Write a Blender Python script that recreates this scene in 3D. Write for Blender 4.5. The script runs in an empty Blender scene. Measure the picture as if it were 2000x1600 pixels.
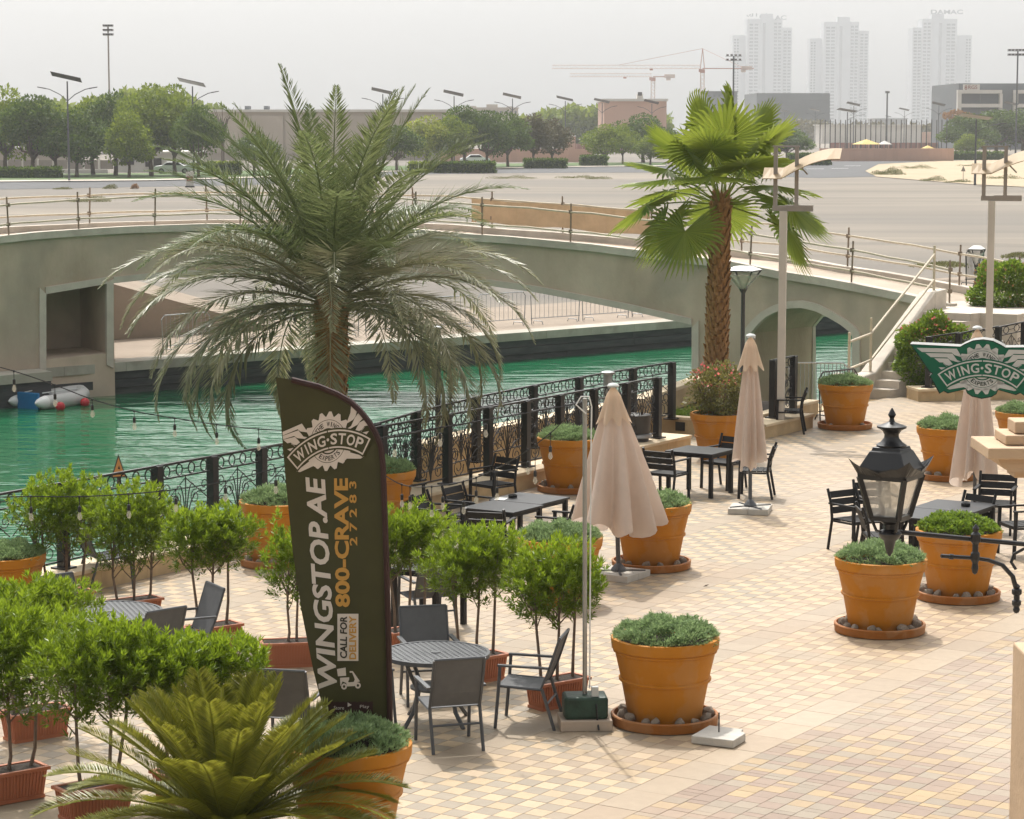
import bpy, bmesh, math, random
import numpy as np
from mathutils import Vector, Matrix

S = bpy.context.scene
COL = S.collection
random.seed(7)
RNG = np.random.default_rng(11)
R = math.radians

# ------------------------------------------------------------------ camera
CAMH, FPX = 6.0, 4800.0
TH = math.atan(555 / FPX)
cd = bpy.data.cameras.new('camera')
cam = bpy.data.objects.new('camera', cd)
COL.objects.link(cam)
cam.location = (0, 0, CAMH)
cam.rotation_euler = (R(90) - TH, 0, 0)
cd.sensor_width = 36
cd.lens = FPX / 2000 * 36
cd.clip_start = 0.5
cd.clip_end = 9000
S.camera = cam

# ------------------------------------------------------------------ sky, sun, exposure
SUN_EL, SUN_AZ = R(58), R(-11)          # azimuth measured from +Y towards +X
w = bpy.data.worlds.new('World')
S.world = w
w.use_nodes = True
nt = w.node_tree
bg = nt.nodes['Background']
sky = nt.nodes.new('ShaderNodeTexSky')
sky.sky_type = 'NISHITA'
sky.sun_disc = False
sky.sun_elevation = SUN_EL
sky.sun_rotation = SUN_AZ
sky.air_density = 3.0
sky.dust_density = 7.0
sky.ozone_density = 1.0
hs = nt.nodes.new('ShaderNodeHueSaturation')
hs.inputs['Saturation'].default_value = 0.12
nt.links.new(sky.outputs[0], hs.inputs['Color'])
nt.links.new(hs.outputs[0], bg.inputs[0])
bg.inputs[1].default_value = 0.15
sd = bpy.data.lights.new('sun', 'SUN')
sd.energy = 2.85
sd.angle = R(0.8)
sd.color = (1.0, 0.955, 0.88)
sun = bpy.data.objects.new('sun', sd)
COL.objects.link(sun)
ldir = Vector((-math.sin(SUN_AZ) * math.cos(SUN_EL), -math.cos(SUN_AZ) * math.cos(SUN_EL), -math.sin(SUN_EL)))
sun.rotation_euler = ldir.to_track_quat('-Z', 'Y').to_euler()
S.view_settings.view_transform = 'Standard'
S.view_settings.look = 'None'
S.view_settings.exposure = 0.38
S.view_settings.gamma = 1.0
S.view_settings.use_curve_mapping = False
S.render.engine = 'CYCLES'
S.cycles.use_denoising = True
S.cycles.max_bounces = 8
S.cycles.volume_bounces = 2
S.cycles.transparent_max_bounces = 8

# ------------------------------------------------------------------ measuring helpers (calibrated from the photograph)
def ray(px, py):
    u = (px - 1000) / FPX
    v = (800 - py) / FPX
    return (u, math.cos(TH) + v * math.sin(TH), -math.sin(TH) + v * math.cos(TH))
def G(px, py, z=0.0):
    d = ray(px, py)
    t = (z - CAMH) / d[2]
    return Vector((d[0] * t, d[1] * t, z))
def AT(px, py, Y):
    d = ray(px, py)
    t = Y / d[1]
    return Vector((d[0] * t, Y, CAMH + d[2] * t))
TA = R(57.6)                             # direction of the terrace grid
AX = Vector((math.cos(TA), math.sin(TA), 0))
BX = Vector((math.sin(TA), -math.cos(TA), 0))
def W(i, j, z=0.0):
    p = AX * i + BX * j
    return Vector((p.x, p.y, z))

# ------------------------------------------------------------------ materials
MATS = {}
def pm(name, col, rough=0.7, var=0.12, scale=4.0, bump=0.0, bscale=30.0, metal=0.0, spec=0.4, col2=None, stretch=None, detail=5.0, attr=False, trans=0.0):
    m = bpy.data.materials.new(name)
    m.use_nodes = True
    n, l = m.node_tree.nodes, m.node_tree.links
    p = n['Principled BSDF']
    p.inputs['Roughness'].default_value = rough
    p.inputs['Metallic'].default_value = metal
    p.inputs['Specular IOR Level'].default_value = spec
    tc = n.new('ShaderNodeTexCoord')
    mp = n.new('ShaderNodeMapping')
    l.new(tc.outputs['Object'], mp.inputs[0])
    oi = n.new('ShaderNodeObjectInfo')
    vm = n.new('ShaderNodeVectorMath')
    vm.operation = 'SCALE'
    vm.inputs[0].default_value = (37.0, 23.0, 11.0)
    l.new(oi.outputs['Random'], vm.inputs['Scale'])
    l.new(vm.outputs[0], mp.inputs['Location'])
    if stretch:
        mp.inputs['Scale'].default_value = stretch
    nz = n.new('ShaderNodeTexNoise')
    nz.inputs['Scale'].default_value = scale
    nz.inputs['Detail'].default_value = detail
    nz.inputs['Roughness'].default_value = 0.6
    l.new(mp.outputs[0], nz.inputs['Vector'])
    rp = n.new('ShaderNodeValToRGB')
    c = Vector(col)
    if col2 is None:
        a_, b_ = c * (1 - var), c * (1 + var)
    else:
        a_, b_ = c, Vector(col2)
    rp.color_ramp.elements[0].color = (*a_, 1)
    rp.color_ramp.elements[1].color = (*b_, 1)
    rp.color_ramp.elements[0].position = 0.32
    rp.color_ramp.elements[1].position = 0.68
    l.new(nz.outputs[0], rp.inputs[0])
    out = rp.outputs[0]
    if attr:
        at = n.new('ShaderNodeAttribute')
        at.attribute_name = 'Col'
        mx = n.new('ShaderNodeMix')
        mx.data_type = 'RGBA'
        mx.blend_type = 'MULTIPLY'
        mx.inputs[0].default_value = 1.0
        l.new(out, mx.inputs[6])
        l.new(at.outputs['Color'], mx.inputs[7])
        out = mx.outputs[2]
    l.new(out, p.inputs['Base Color'])
    if bump:
        nb = n.new('ShaderNodeTexNoise')
        nb.inputs['Scale'].default_value = bscale
        nb.inputs['Detail'].default_value = 6
        l.new(mp.outputs[0], nb.inputs['Vector'])
        bp = n.new('ShaderNodeBump')
        bp.inputs['Strength'].default_value = bump
        bp.inputs['Distance'].default_value = 0.02
        l.new(nb.outputs[0], bp.inputs['Height'])
        l.new(bp.outputs[0], p.inputs['Normal'])
    MATS[name] = m
    return m

def leafmat(name, c0, c1, rough=0.45, trans=0.35, spec=0.4):
    """Leaves: colour runs between two greens by each leaf's own random value, with light passing through."""
    m = bpy.data.materials.new(name)
    m.use_nodes = True
    n, l = m.node_tree.nodes, m.node_tree.links
    p = n['Principled BSDF']
    p.inputs['Roughness'].default_value = rough
    p.inputs['Specular IOR Level'].default_value = spec
    at = n.new('ShaderNodeAttribute')
    at.attribute_name = 'Col'
    rp = n.new('ShaderNodeValToRGB')
    rp.color_ramp.elements[0].color = (*c0, 1)
    rp.color_ramp.elements[1].color = (*c1, 1)
    l.new(at.outputs['Fac'], rp.inputs[0])
    l.new(rp.outputs[0], p.inputs['Base Color'])
    tr = n.new('ShaderNodeBsdfTranslucent')
    hv = n.new('ShaderNodeHueSaturation')
    hv.inputs['Value'].default_value = 1.5
    hv.inputs['Hue'].default_value = 0.485
    l.new(rp.outputs[0], hv.inputs['Color'])
    l.new(hv.outputs[0], tr.inputs[0])
    mx = n.new('ShaderNodeMixShader')
    mx.inputs[0].default_value = trans
    l.new(p.outputs[0], mx.inputs[1])
    l.new(tr.outputs[0], mx.inputs[2])
    l.new(mx.outputs[0], n['Material Output'].inputs[0])
    MATS[name] = m
    return m

def cloth(name, col, trans=0.3, rough=0.85):
    m = pm(name, col, rough, 0.06, 6.0, bump=0.15, bscale=120)
    n, l = m.node_tree.nodes, m.node_tree.links
    p = n['Principled BSDF']
    tr = n.new('ShaderNodeBsdfTranslucent')
    tr.inputs[0].default_value = (*[min(1, c * 1.1) for c in col], 1)
    mx = n.new('ShaderNodeMixShader')
    mx.inputs[0].default_value = trans
    l.new(p.outputs[0], mx.inputs[1])
    l.new(tr.outputs[0], mx.inputs[2])
    l.new(mx.outputs[0], n['Material Output'].inputs[0])
    return m

pm('concrete', (0.41, 0.315, 0.235), 0.85, scale=0.55, bump=0.4, bscale=14, col2=(0.62, 0.495, 0.39), detail=9, stretch=(1, 1, 0.6))
pm('concrete_trim', (0.56, 0.49, 0.42), 0.85, 0.1, 2.0, bump=0.2)
pm('concrete_kerb', (0.56, 0.50, 0.43), 0.85, 0.12, 2.5, bump=0.2)
pm('canal_stone', (0.035, 0.035, 0.04), 0.6, scale=3, bump=0.4, bscale=8, col2=(0.075, 0.072, 0.072), stretch=(0.4, 0.4, 3))
pm('canal_cap', (0.42, 0.39, 0.33), 0.8, 0.12, 2.0)
pm('gravel', (0.165, 0.145, 0.122), 0.95, scale=0.06, bump=0.4, bscale=1.2, col2=(0.255, 0.22, 0.178), stretch=(0.35, 0.9, 1), detail=8)
pm('promenade', (0.27, 0.215, 0.165), 0.9, 0.12, 0.6, bump=0.2, bscale=6)
pm('sand', (0.40, 0.32, 0.215), 0.95, 0.1, 0.3, bump=0.3, bscale=2)
pm('asphalt', (0.075, 0.076, 0.08), 0.85, 0.12, 0.3, bump=0.2, bscale=4)
pm('white_paint', (0.78, 0.78, 0.76), 0.6, 0.04)
pm('lawn', (0.07, 0.12, 0.03), 0.9, 0.25, 0.5, bump=0.5, bscale=5)
pm('beige_stone', (0.53, 0.39, 0.22), 0.75, 0.1, 3.0, bump=0.15, bscale=25)
pm('beige_cap', (0.62, 0.50, 0.34), 0.75, 0.08, 3.0, bump=0.1)
pm('tile', (0.94, 0.94, 0.94), 0.55, 0.05, 9.0, bump=0.08, bscale=60, attr=True, spec=0.35)
pm('joint', (0.36, 0.29, 0.21), 0.9, 0.15, 3.0)
pm('terracotta', (0.44, 0.165, 0.007), 0.62, scale=2.2, bump=0.12, bscale=30, col2=(0.50, 0.195, 0.014), spec=0.25)
pm('terracotta_saucer', (0.31, 0.105, 0.012), 0.6, 0.14, 3.0, bump=0.15)
pm('trough_plastic', (0.42, 0.15, 0.075), 0.5, 0.08, 3.0)
pm('reflector', (0.33, 0.235, 0.13), 0.6, 0.06, 3)
pm('soil', (0.035, 0.024, 0.017), 0.95, 0.3, 20, bump=0.8, bscale=40)
pm('stone', (0.17, 0.13, 0.095), 0.8, scale=6, bump=0.4, bscale=18, col2=(0.30, 0.25, 0.20))
pm('iron', (0.012, 0.012, 0.014), 0.38, 0.2, 10, spec=0.5)
pm('black_metal', (0.013, 0.013, 0.015), 0.5, 0.15, 8, spec=0.3)
pm('black_slat', (0.014, 0.0135, 0.014), 0.6, 0.2, 12, spec=0.25, stretch=(1, 6, 1))
pm('table_top', (0.022, 0.023, 0.026), 0.42, 0.12, 6, spec=0.3)
pm('grey_metal', (0.07, 0.074, 0.082), 0.45, 0.1, 8, spec=0.5)
pm('grey_sling', (0.11, 0.112, 0.116), 0.75, 0.08, 10, bump=0.2, bscale=200)
pm('steel', (0.36, 0.35, 0.33), 0.4, 0.1, 5, metal=0.6)
pm('galvanised', (0.36, 0.37, 0.38), 0.45, 0.1, 6, metal=0.7)
pm('scaffold', (0.56, 0.48, 0.36), 0.6, 0.15, 3.0)
pm('scaffold_dark', (0.22, 0.17, 0.125), 0.7, 0.2, 6)
pm('cream_post', (0.55, 0.50, 0.44), 0.6, 0.06, 2)
pm('taupe_post', (0.30, 0.265, 0.235), 0.6, 0.08, 3)
pm('lamp_white', (0.72, 0.72, 0.70), 0.4, 0.05)
pm('dark_post', (0.055, 0.052, 0.05), 0.5, 0.1)
pm('bark', (0.115, 0.085, 0.06), 0.9, 0.3, 14, bump=0.6, bscale=30)
pm('palm_bark', (0.22, 0.11, 0.04), 0.9, scale=9, bump=0.8, bscale=22, col2=(0.40, 0.23, 0.10))
pm('stem_bark', (0.17, 0.125, 0.095), 0.85, 0.2, 20)
pm('rachis', (0.22, 0.22, 0.09), 0.6, 0.15, 6)
pm('slab_stone', (0.50, 0.47, 0.42), 0.85, 0.12, 4, bump=0.3)
pm('green_paint', (0.016, 0.045, 0.030), 0.5, 0.35, 7, bump=0.4, bscale=15)
pm('boat_grey', (0.50, 0.49, 0.48), 0.5, 0.06, 2)
pm('boat_white', (0.74, 0.73, 0.72), 0.45, 0.05, 2)
pm('blue_plastic', (0.01, 0.14, 0.33), 0.45, 0.1, 3)
pm('red_plastic', (0.45, 0.02, 0.03), 0.4, 0.1, 3)
pm('flag_green', (0.044, 0.041, 0.010), 0.7, 0.12, 3.0)
pm('flag_hem', (0.035, 0.012, 0.010), 0.7, 0.1, 5)
pm('print_white', (0.60, 0.52, 0.46), 0.7, 0.03)
pm('print_orange', (0.48, 0.25, 0.05), 0.7, 0.03)
pm('print_dark', (0.035, 0.03, 0.02), 0.7, 0.03)
pm('sign_green', (0.0, 0.105, 0.058), 0.45, 0.05, 3)
pm('sign_edge', (0.012, 0.03, 0.022), 0.5, 0.05, 3)
pm('sign_white', (0.48, 0.495, 0.485), 0.5, 0.03)
pm('sign_side', (0.26, 0.26, 0.25), 0.6, 0.05)
pm('net_cloth', (0.52, 0.38, 0.24), 0.9, 0.1, 3)
pm('orange_sign', (0.62, 0.30, 0.10), 0.6, 0.08, 9)
pm('wall_white', (0.62, 0.59, 0.55), 0.8, 0.06, 0.4)
pm('wall_beige', (0.46, 0.40, 0.34), 0.85, 0.06, 0.15)
pm('wall_pink', (0.56, 0.36, 0.28), 0.85, 0.06, 0.2)
pm('wall_red', (0.30, 0.12, 0.09), 0.85, 0.08, 0.3)
pm('wall_grey', (0.17, 0.185, 0.20), 0.8, 0.1, 0.08)
pm('tower_white', (0.44, 0.45, 0.47), 0.7, 0.04, 0.03)
pm('tower_glass', (0.06, 0.08, 0.095), 0.3, 0.1, 0.05)
pm('tower_dark', (0.12, 0.13, 0.15), 0.4, 0.1, 0.05)
pm('crane_red', (0.40, 0.16, 0.10), 0.6, 0.1)
pm('crane_pale', (0.55, 0.42, 0.36), 0.6, 0.1)
pm('panel_dark', (0.05, 0.045, 0.045), 0.3, 0.1)
pm('yellow_cloth', (0.62, 0.46, 0.16), 0.8, 0.05)
pm('stucco', (0.50, 0.36, 0.24), 0.85, 0.07, 3, bump=0.2)
pm('car_white', (0.74, 0.76, 0.77), 0.25, 0.02)
pm('car_glass', (0.03, 0.035, 0.04), 0.1, 0.1)
cloth('umbrella_cloth', (0.67, 0.575, 0.505), 0.45)
cloth('umbrella_cap', (0.74, 0.60, 0.46), 0.45)
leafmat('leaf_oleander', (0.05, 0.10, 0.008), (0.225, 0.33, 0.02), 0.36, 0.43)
leafmat('leaf_pot', (0.10, 0.165, 0.060), (0.29, 0.40, 0.185), 0.6, 0.32)
leafmat('leaf_box', (0.075, 0.15, 0.012), (0.22, 0.32, 0.035), 0.5, 0.3)
leafmat('leaf_date', (0.09, 0.10, 0.04), (0.31, 0.30, 0.175), 0.38, 0.32)
leafmat('leaf_date_green', (0.055, 0.085, 0.028), (0.19, 0.225, 0.095), 0.38, 0.32)
leafmat('leaf_fan', (0.075, 0.12, 0.012), (0.22, 0.275, 0.038), 0.33, 0.42)
leafmat('leaf_cycad', (0.085, 0.105, 0.008), (0.29, 0.295, 0.035), 0.34, 0.34)
leafmat('leaf_tree', (0.05, 0.095, 0.005), (0.23, 0.30, 0.024), 0.65, 0.36, 0.25)
leafmat('leaf_tree_dark', (0.028, 0.065, 0.008), (0.115, 0.185, 0.022), 0.65, 0.28, 0.25)
leafmat('leaf_tree_bright', (0.15, 0.20, 0.015), (0.38, 0.42, 0.05), 0.6, 0.3)
leafmat('leaf_tree_olive', (0.06, 0.058, 0.02), (0.13, 0.115, 0.045), 0.6, 0.25)
leafmat('leaf_scrub', (0.10, 0.11, 0.035), (0.22, 0.22, 0.09), 0.8, 0.2)
leafmat('leaf_dry', (0.20, 0.11, 0.04), (0.34, 0.20, 0.08), 0.8, 0.2)
leafmat('leaf_boug', (0.09, 0.10, 0.02), (0.22, 0.21, 0.06), 0.5, 0.35)
leafmat('petal', (0.42, 0.09, 0.07), (0.62, 0.20, 0.15), 0.6, 0.4)
M = MATS

def weather(name, s1, s2, tint, amt):
    """broad patches of repair mortar and vertical run-off streaks over a base colour"""
    m = M[name]
    n, l = m.node_tree.nodes, m.node_tree.links
    p = n['Principled BSDF']
    src = p.inputs['Base Color'].links[0].from_socket
    tc = n.new('ShaderNodeTexCoord')
    last = src
    for scale, st, lo, hi, a in ((s1, (1, 1, 1), 0.50, 0.56, amt), (s2, (1, 1, 0.08), 0.52, 0.75, amt * 0.7), (5.0, (1, 1, 1), 0.60, 0.70, amt * 0.5)):
        mp = n.new('ShaderNodeMapping')
        mp.inputs['Scale'].default_value = st
        l.new(tc.outputs['Object'], mp.inputs[0])
        z = n.new('ShaderNodeTexNoise')
        z.inputs['Scale'].default_value = scale
        z.inputs['Detail'].default_value = 4
        l.new(mp.outputs[0], z.inputs['Vector'])
        r = n.new('ShaderNodeMapRange')
        r.inputs['From Min'].default_value = lo
        r.inputs['From Max'].default_value = hi
        r.inputs['To Max'].default_value = a
        l.new(z.outputs[0], r.inputs['Value'])
        x = n.new('ShaderNodeMix')
        x.data_type = 'RGBA'
        x.inputs[7].default_value = (*tint, 1)
        l.new(r.outputs[0], x.inputs[0])
        l.new(last, x.inputs[6])
        last = x.outputs[2]
        tint = tuple(min(0.8, c * 1.5) for c in tint) if scale == s2 else tint
    l.new(last, p.inputs['Base Color'])
weather('concrete', 0.23, 0.8, (0.31, 0.27, 0.22), 0.45)
weather('terracotta', 2.6, 6.0, (0.42, 0.24, 0.11), 0.30)
weather('terracotta_saucer', 3.0, 6.0, (0.36, 0.20, 0.10), 0.35)
weather('beige_stone', 1.2, 3.0, (0.34, 0.24, 0.14), 0.4)
weather('canal_cap', 0.7, 1.6, (0.28, 0.25, 0.20), 0.5)
weather('concrete_kerb', 0.6, 1.6, (0.40, 0.35, 0.29), 0.45)

def ground_tracks(name):
    """long wheel tracks and darker, packed lanes across the loose ground"""
    m = M[name]
    n, l = m.node_tree.nodes, m.node_tree.links
    p = n['Principled BSDF']
    last = p.inputs['Base Color'].links[0].from_socket
    tc = n.new('ShaderNodeTexCoord')
    for rot, sc, lo, hi, a, col in ((R(4), (0.010, 0.16, 1), 0.50, 0.60, 0.45, (0.13, 0.115, 0.098)), (R(-7), (0.02, 0.35, 1), 0.55, 0.66, 0.30, (0.30, 0.26, 0.205)), (R(11), (0.05, 0.8, 1), 0.58, 0.70, 0.22, (0.12, 0.105, 0.09)), (0, (0.012, 0.018, 1), 0.46, 0.58, 0.65, (0.145, 0.132, 0.118))):
        mp = n.new('ShaderNodeMapping')
        mp.inputs['Rotation'].default_value = (0, 0, rot)
        mp.inputs['Scale'].default_value = sc
        l.new(tc.outputs['Object'], mp.inputs[0])
        z = n.new('ShaderNodeTexNoise')
        z.inputs['Scale'].default_value = 1.0
        z.inputs['Detail'].default_value = 5
        z.inputs['Distortion'].default_value = 0.4
        l.new(mp.outputs[0], z.inputs['Vector'])
        r = n.new('ShaderNodeMapRange')
        r.inputs['From Min'].default_value = lo
        r.inputs['From Max'].default_value = hi
        r.inputs['To Max'].default_value = a
        l.new(z.outputs[0], r.inputs['Value'])
        x = n.new('ShaderNodeMix')
        x.data_type = 'RGBA'
        x.inputs[7].default_value = (*col, 1)
        l.new(r.outputs[0], x.inputs[0])
        l.new(last, x.inputs[6])
        last = x.outputs[2]
    l.new(last, p.inputs['Base Color'])
ground_tracks('gravel')

def glassmat(name, col, alpha):
    m = bpy.data.materials.new(name)
    m.use_nodes = True
    n, l = m.node_tree.nodes, m.node_tree.links
    p = n['Principled BSDF']
    p.inputs['Base Color'].default_value = (*col, 1)
    p.inputs['Roughness'].default_value = 0.12
    tr = n.new('ShaderNodeBsdfTransparent')
    tr.inputs[0].default_value = (0.96, 0.95, 0.92, 1)
    mx = n.new('ShaderNodeMixShader')
    mx.inputs[0].default_value = alpha
    l.new(tr.outputs[0], mx.inputs[1])
    l.new(p.outputs[0], mx.inputs[2])
    l.new(mx.outputs[0], n['Material Output'].inputs[0])
    M[name] = m
glassmat('pane_glass', (0.75, 0.73, 0.70), 0.35)
glassmat('bulb_glass', (0.80, 0.76, 0.66), 0.32)

def watermat():
    m = bpy.data.materials.new('water')
    m.use_nodes = True
    n, l = m.node_tree.nodes, m.node_tree.links
    p = n['Principled BSDF']
    tc = n.new('ShaderNodeTexCoord')
    nz = n.new('ShaderNodeTexNoise')
    nz.inputs['Scale'].default_value = 0.06
    l.new(tc.outputs['Object'], nz.inputs['Vector'])
    rp = n.new('ShaderNodeValToRGB')
    rp.color_ramp.elements[0].color = (0.006, 0.090, 0.042, 1)
    rp.color_ramp.elements[1].color = (0.014, 0.150, 0.060, 1)
    l.new(nz.outputs[0], rp.inputs[0])
    l.new(rp.outputs[0], p.inputs['Base Color'])
    p.inputs['Roughness'].default_value = 0.04
    p.inputs['IOR'].default_value = 1.33
    p.inputs['Specular IOR Level'].default_value = 0.5
    mp = n.new('ShaderNodeMapping')
    mp.inputs['Rotation'].default_value = (0, 0, R(-8))
    mp.inputs['Scale'].default_value = (0.30, 1.0, 1)
    l.new(tc.outputs['Object'], mp.inputs[0])
    n1 = n.new('ShaderNodeTexNoise')
    n1.inputs['Scale'].default_value = 1.5
    n1.inputs['Detail'].default_value = 3
    n1.inputs['Distortion'].default_value = 0.6
    l.new(mp.outputs[0], n1.inputs['Vector'])
    n2 = n.new('ShaderNodeTexNoise')
    n2.inputs['Scale'].default_value = 5.5
    n2.inputs['Detail'].default_value = 2
    l.new(mp.outputs[0], n2.inputs['Vector'])
    ad = n.new('ShaderNodeMath')
    ad.operation = 'MULTIPLY_ADD'
    ad.inputs[1].default_value = 0.18
    l.new(n2.outputs[0], ad.inputs[0])
    l.new(n1.outputs[0], ad.inputs[2])
    bp = n.new('ShaderNodeBump')
    bp.inputs['Strength'].default_value = 0.7
    bp.inputs['Distance'].default_value = 0.11
    l.new(ad.outputs[0], bp.inputs['Height'])
    l.new(bp.outputs[0], p.inputs['Normal'])
    M['water'] = m
watermat()

# ------------------------------------------------------------------ mesh helpers
def link(o, parent=None):
    COL.objects.link(o)
    if parent is not None:
        o.parent = parent
    return o
def thing(name, label, cat, loc=(0, 0, 0), rz=0.0, group=None):
    o = bpy.data.objects.new(name, None)
    o.empty_display_size = 0.2
    o.location = loc
    o.rotation_euler = (0, 0, rz)
    o['label'] = label
    o['category'] = cat
    if group:
        o['group'] = group
    COL.objects.link(o)
    return o
def tag(o, label, cat, group=None):
    o['label'] = label
    o['category'] = cat
    if group:
        o['group'] = group
    return o
def dup(root, loc, rz=None, label=None, scale=None):
    """a copy of a thing with copies of its parts and sub-parts (mesh data shared)"""
    r = root.copy()
    COL.objects.link(r)
    r.location = loc
    if rz is not None:
        r.rotation_euler = (0, 0, rz)
    if label:
        r['label'] = label
    if scale:
        r.scale = (scale, scale, scale)
    for ch in list(root.children):
        c = ch.copy()
        COL.objects.link(c)
        c.parent = r
        for g in list(ch.children):
            d = g.copy()
            COL.objects.link(d)
            d.parent = c
    return r
def inst(src, parent, loc=None, rot=None, name=None):
    c = src.copy()
    if name:
        c.name = name
    COL.objects.link(c)
    c.parent = parent
    if loc is not None:
        c.location = loc
    if rot is not None:
        c.rotation_euler = rot
    return c

class MB:
    def __init__(s):
        s.v, s.f = [], []
    def add(s, vs, fs):
        k = len(s.v)
        s.v += [tuple(v) for v in vs]
        s.f += [tuple(i + k for i in f) for f in fs]
        return s
    def hexa(s, p):
        return s.add(p, [(0, 3, 2, 1), (4, 5, 6, 7), (0, 1, 5, 4), (1, 2, 6, 5), (2, 3, 7, 6), (3, 0, 4, 7)])
    def box(s, c, d, rz=0.0):
        x, y, z = d[0] / 2, d[1] / 2, d[2] / 2
        cs, sn = math.cos(rz), math.sin(rz)
        ps = []
        for zz in (-z, z):
            for xx, yy in ((-x, -y), (x, -y), (x, y), (-x, y)):
                ps.append((c[0] + xx * cs - yy * sn, c[1] + xx * sn + yy * cs, c[2] + zz))
        return s.hexa(ps)
    def bar(s, p0, p1, wd, ht, up=(0, 0, 1)):
        p0, p1 = Vector(p0), Vector(p1)
        d = (p1 - p0).normalized()
        u = Vector(up)
        if abs(d.dot(u)) > 0.98:
            u = Vector((1, 0, 0)) if abs(d.x) < 0.9 else Vector((0, 1, 0))
        sd_ = d.cross(u).normalized()
        u = sd_.cross(d)
        a, b = sd_ * wd / 2, u * ht / 2
        return s.hexa([p0 - a - b, p0 + a - b, p0 + a + b, p0 - a + b, p1 - a - b, p1 + a - b, p1 + a + b, p1 - a + b])
    def tube(s, pts, r, n=6, caps=True):
        pts = [Vector(p) for p in pts]
        k = len(pts)
        rs = r if isinstance(r, (list, tuple)) else [r] * k
        rings, prev = [], None
        for i, p in enumerate(pts):
            d = (pts[min(i + 1, k - 1)] - pts[max(i - 1, 0)])
            d = d.normalized() if d.length > 1e-9 else Vector((0, 0, 1))
            if prev is None:
                u = Vector((0, 0, 1)) if abs(d.z) < 0.9 else Vector((1, 0, 0))
            else:
                u = prev
            a = d.cross(u)
            a = a.normalized() if a.length > 1e-6 else Vector((1, 0, 0))
            u = a.cross(d).normalized()
            prev = u
            rings.append([p + (a * math.cos(2 * math.pi * q / n) + u * math.sin(2 * math.pi * q / n)) * rs[i] for q in range(n)])
        vs = [v for rg in rings for v in rg]
        fs = []
        for i in range(k - 1):
            for q in range(n):
                fs.append((i * n + q, i * n + (q + 1) % n, (i + 1) * n + (q + 1) % n, (i + 1) * n + q))
        if caps:
            fs.append(tuple(range(n))[::-1])
            fs.append(tuple((k - 1) * n + q for q in range(n)))
        return s.add(vs, fs)
    def lathe(s, prof, n=32, c=(0, 0, 0), cap0=True, cap1=True):
        vs, fs = [], []
        for r, z in prof:
            for q in range(n):
                t = 2 * math.pi * q / n
                vs.append((c[0] + r * math.cos(t), c[1] + r * math.sin(t), c[2] + z))
        for i in range(len(prof) - 1):
            for q in range(n):
                fs.append((i * n + q, i * n + (q + 1) % n, (i + 1) * n + (q + 1) % n, (i + 1) * n + q))
        if cap0:
            fs.append(tuple(range(n))[::-1])
        if cap1:
            fs.append(tuple((len(prof) - 1) * n + q for q in range(n)))
        return s.add(vs, fs)
    def prism(s, poly, z0, z1):
        n = len(poly)
        vs = [(p[0], p[1], z0) for p in poly] + [(p[0], p[1], z1) for p in poly]
        fs = [tuple(range(n))[::-1], tuple(range(n, 2 * n))] + [(i, (i + 1) % n, n + (i + 1) % n, n + i) for i in range(n)]
        return s.add(vs, fs)
    def extrude(s, poly, off):
        """3D polygon POLY pushed along OFF"""
        off = Vector(off)
        n = len(poly)
        vs = [Vector(p) for p in poly] + [Vector(p) + off for p in poly]
        fs = [tuple(range(n)), tuple(range(n, 2 * n))[::-1]] + [(i, n + i, n + (i + 1) % n, (i + 1) % n) for i in range(n)]
        return s.add(vs, fs)
    def sphere(s, c, r, n=10, m=7, sq=(1, 1, 1)):
        vs, fs = [], []
        for i in range(m + 1):
            ph = math.pi * i / m
            for q in range(n):
                t = 2 * math.pi * q / n
                vs.append((c[0] + r * sq[0] * math.sin(ph) * math.cos(t), c[1] + r * sq[1] * math.sin(ph) * math.sin(t), c[2] + r * sq[2] * math.cos(ph)))
        for i in range(m):
            for q in range(n):
                fs.append((i * n + q, (i + 1) * n + q, (i + 1) * n + (q + 1) % n, i * n + (q + 1) % n))
        return s.add(vs, fs)
    def build(s, name, mat, parent=None, smooth=False, bevel=0.0, kind=None, loc=None):
        me = bpy.data.meshes.new(name)
        me.from_pydata(s.v, [], s.f)
        me.materials.append(M[mat] if isinstance(mat, str) else mat)
        if smooth:
            me.polygons.foreach_set('use_smooth', [True] * len(me.polygons))
            try:
                me.set_sharp_from_angle(angle=R(40))
            except Exception:
                pass
        me.update()
        o = bpy.data.objects.new(name, me)
        if bevel:
            b = o.modifiers.new('bevel', 'BEVEL')
            b.width = bevel
            b.segments = 2
            b.limit_method = 'ANGLE'
        if kind:
            o['kind'] = kind
        if loc is not None:
            o.location = loc
        return link(o, parent)

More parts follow.
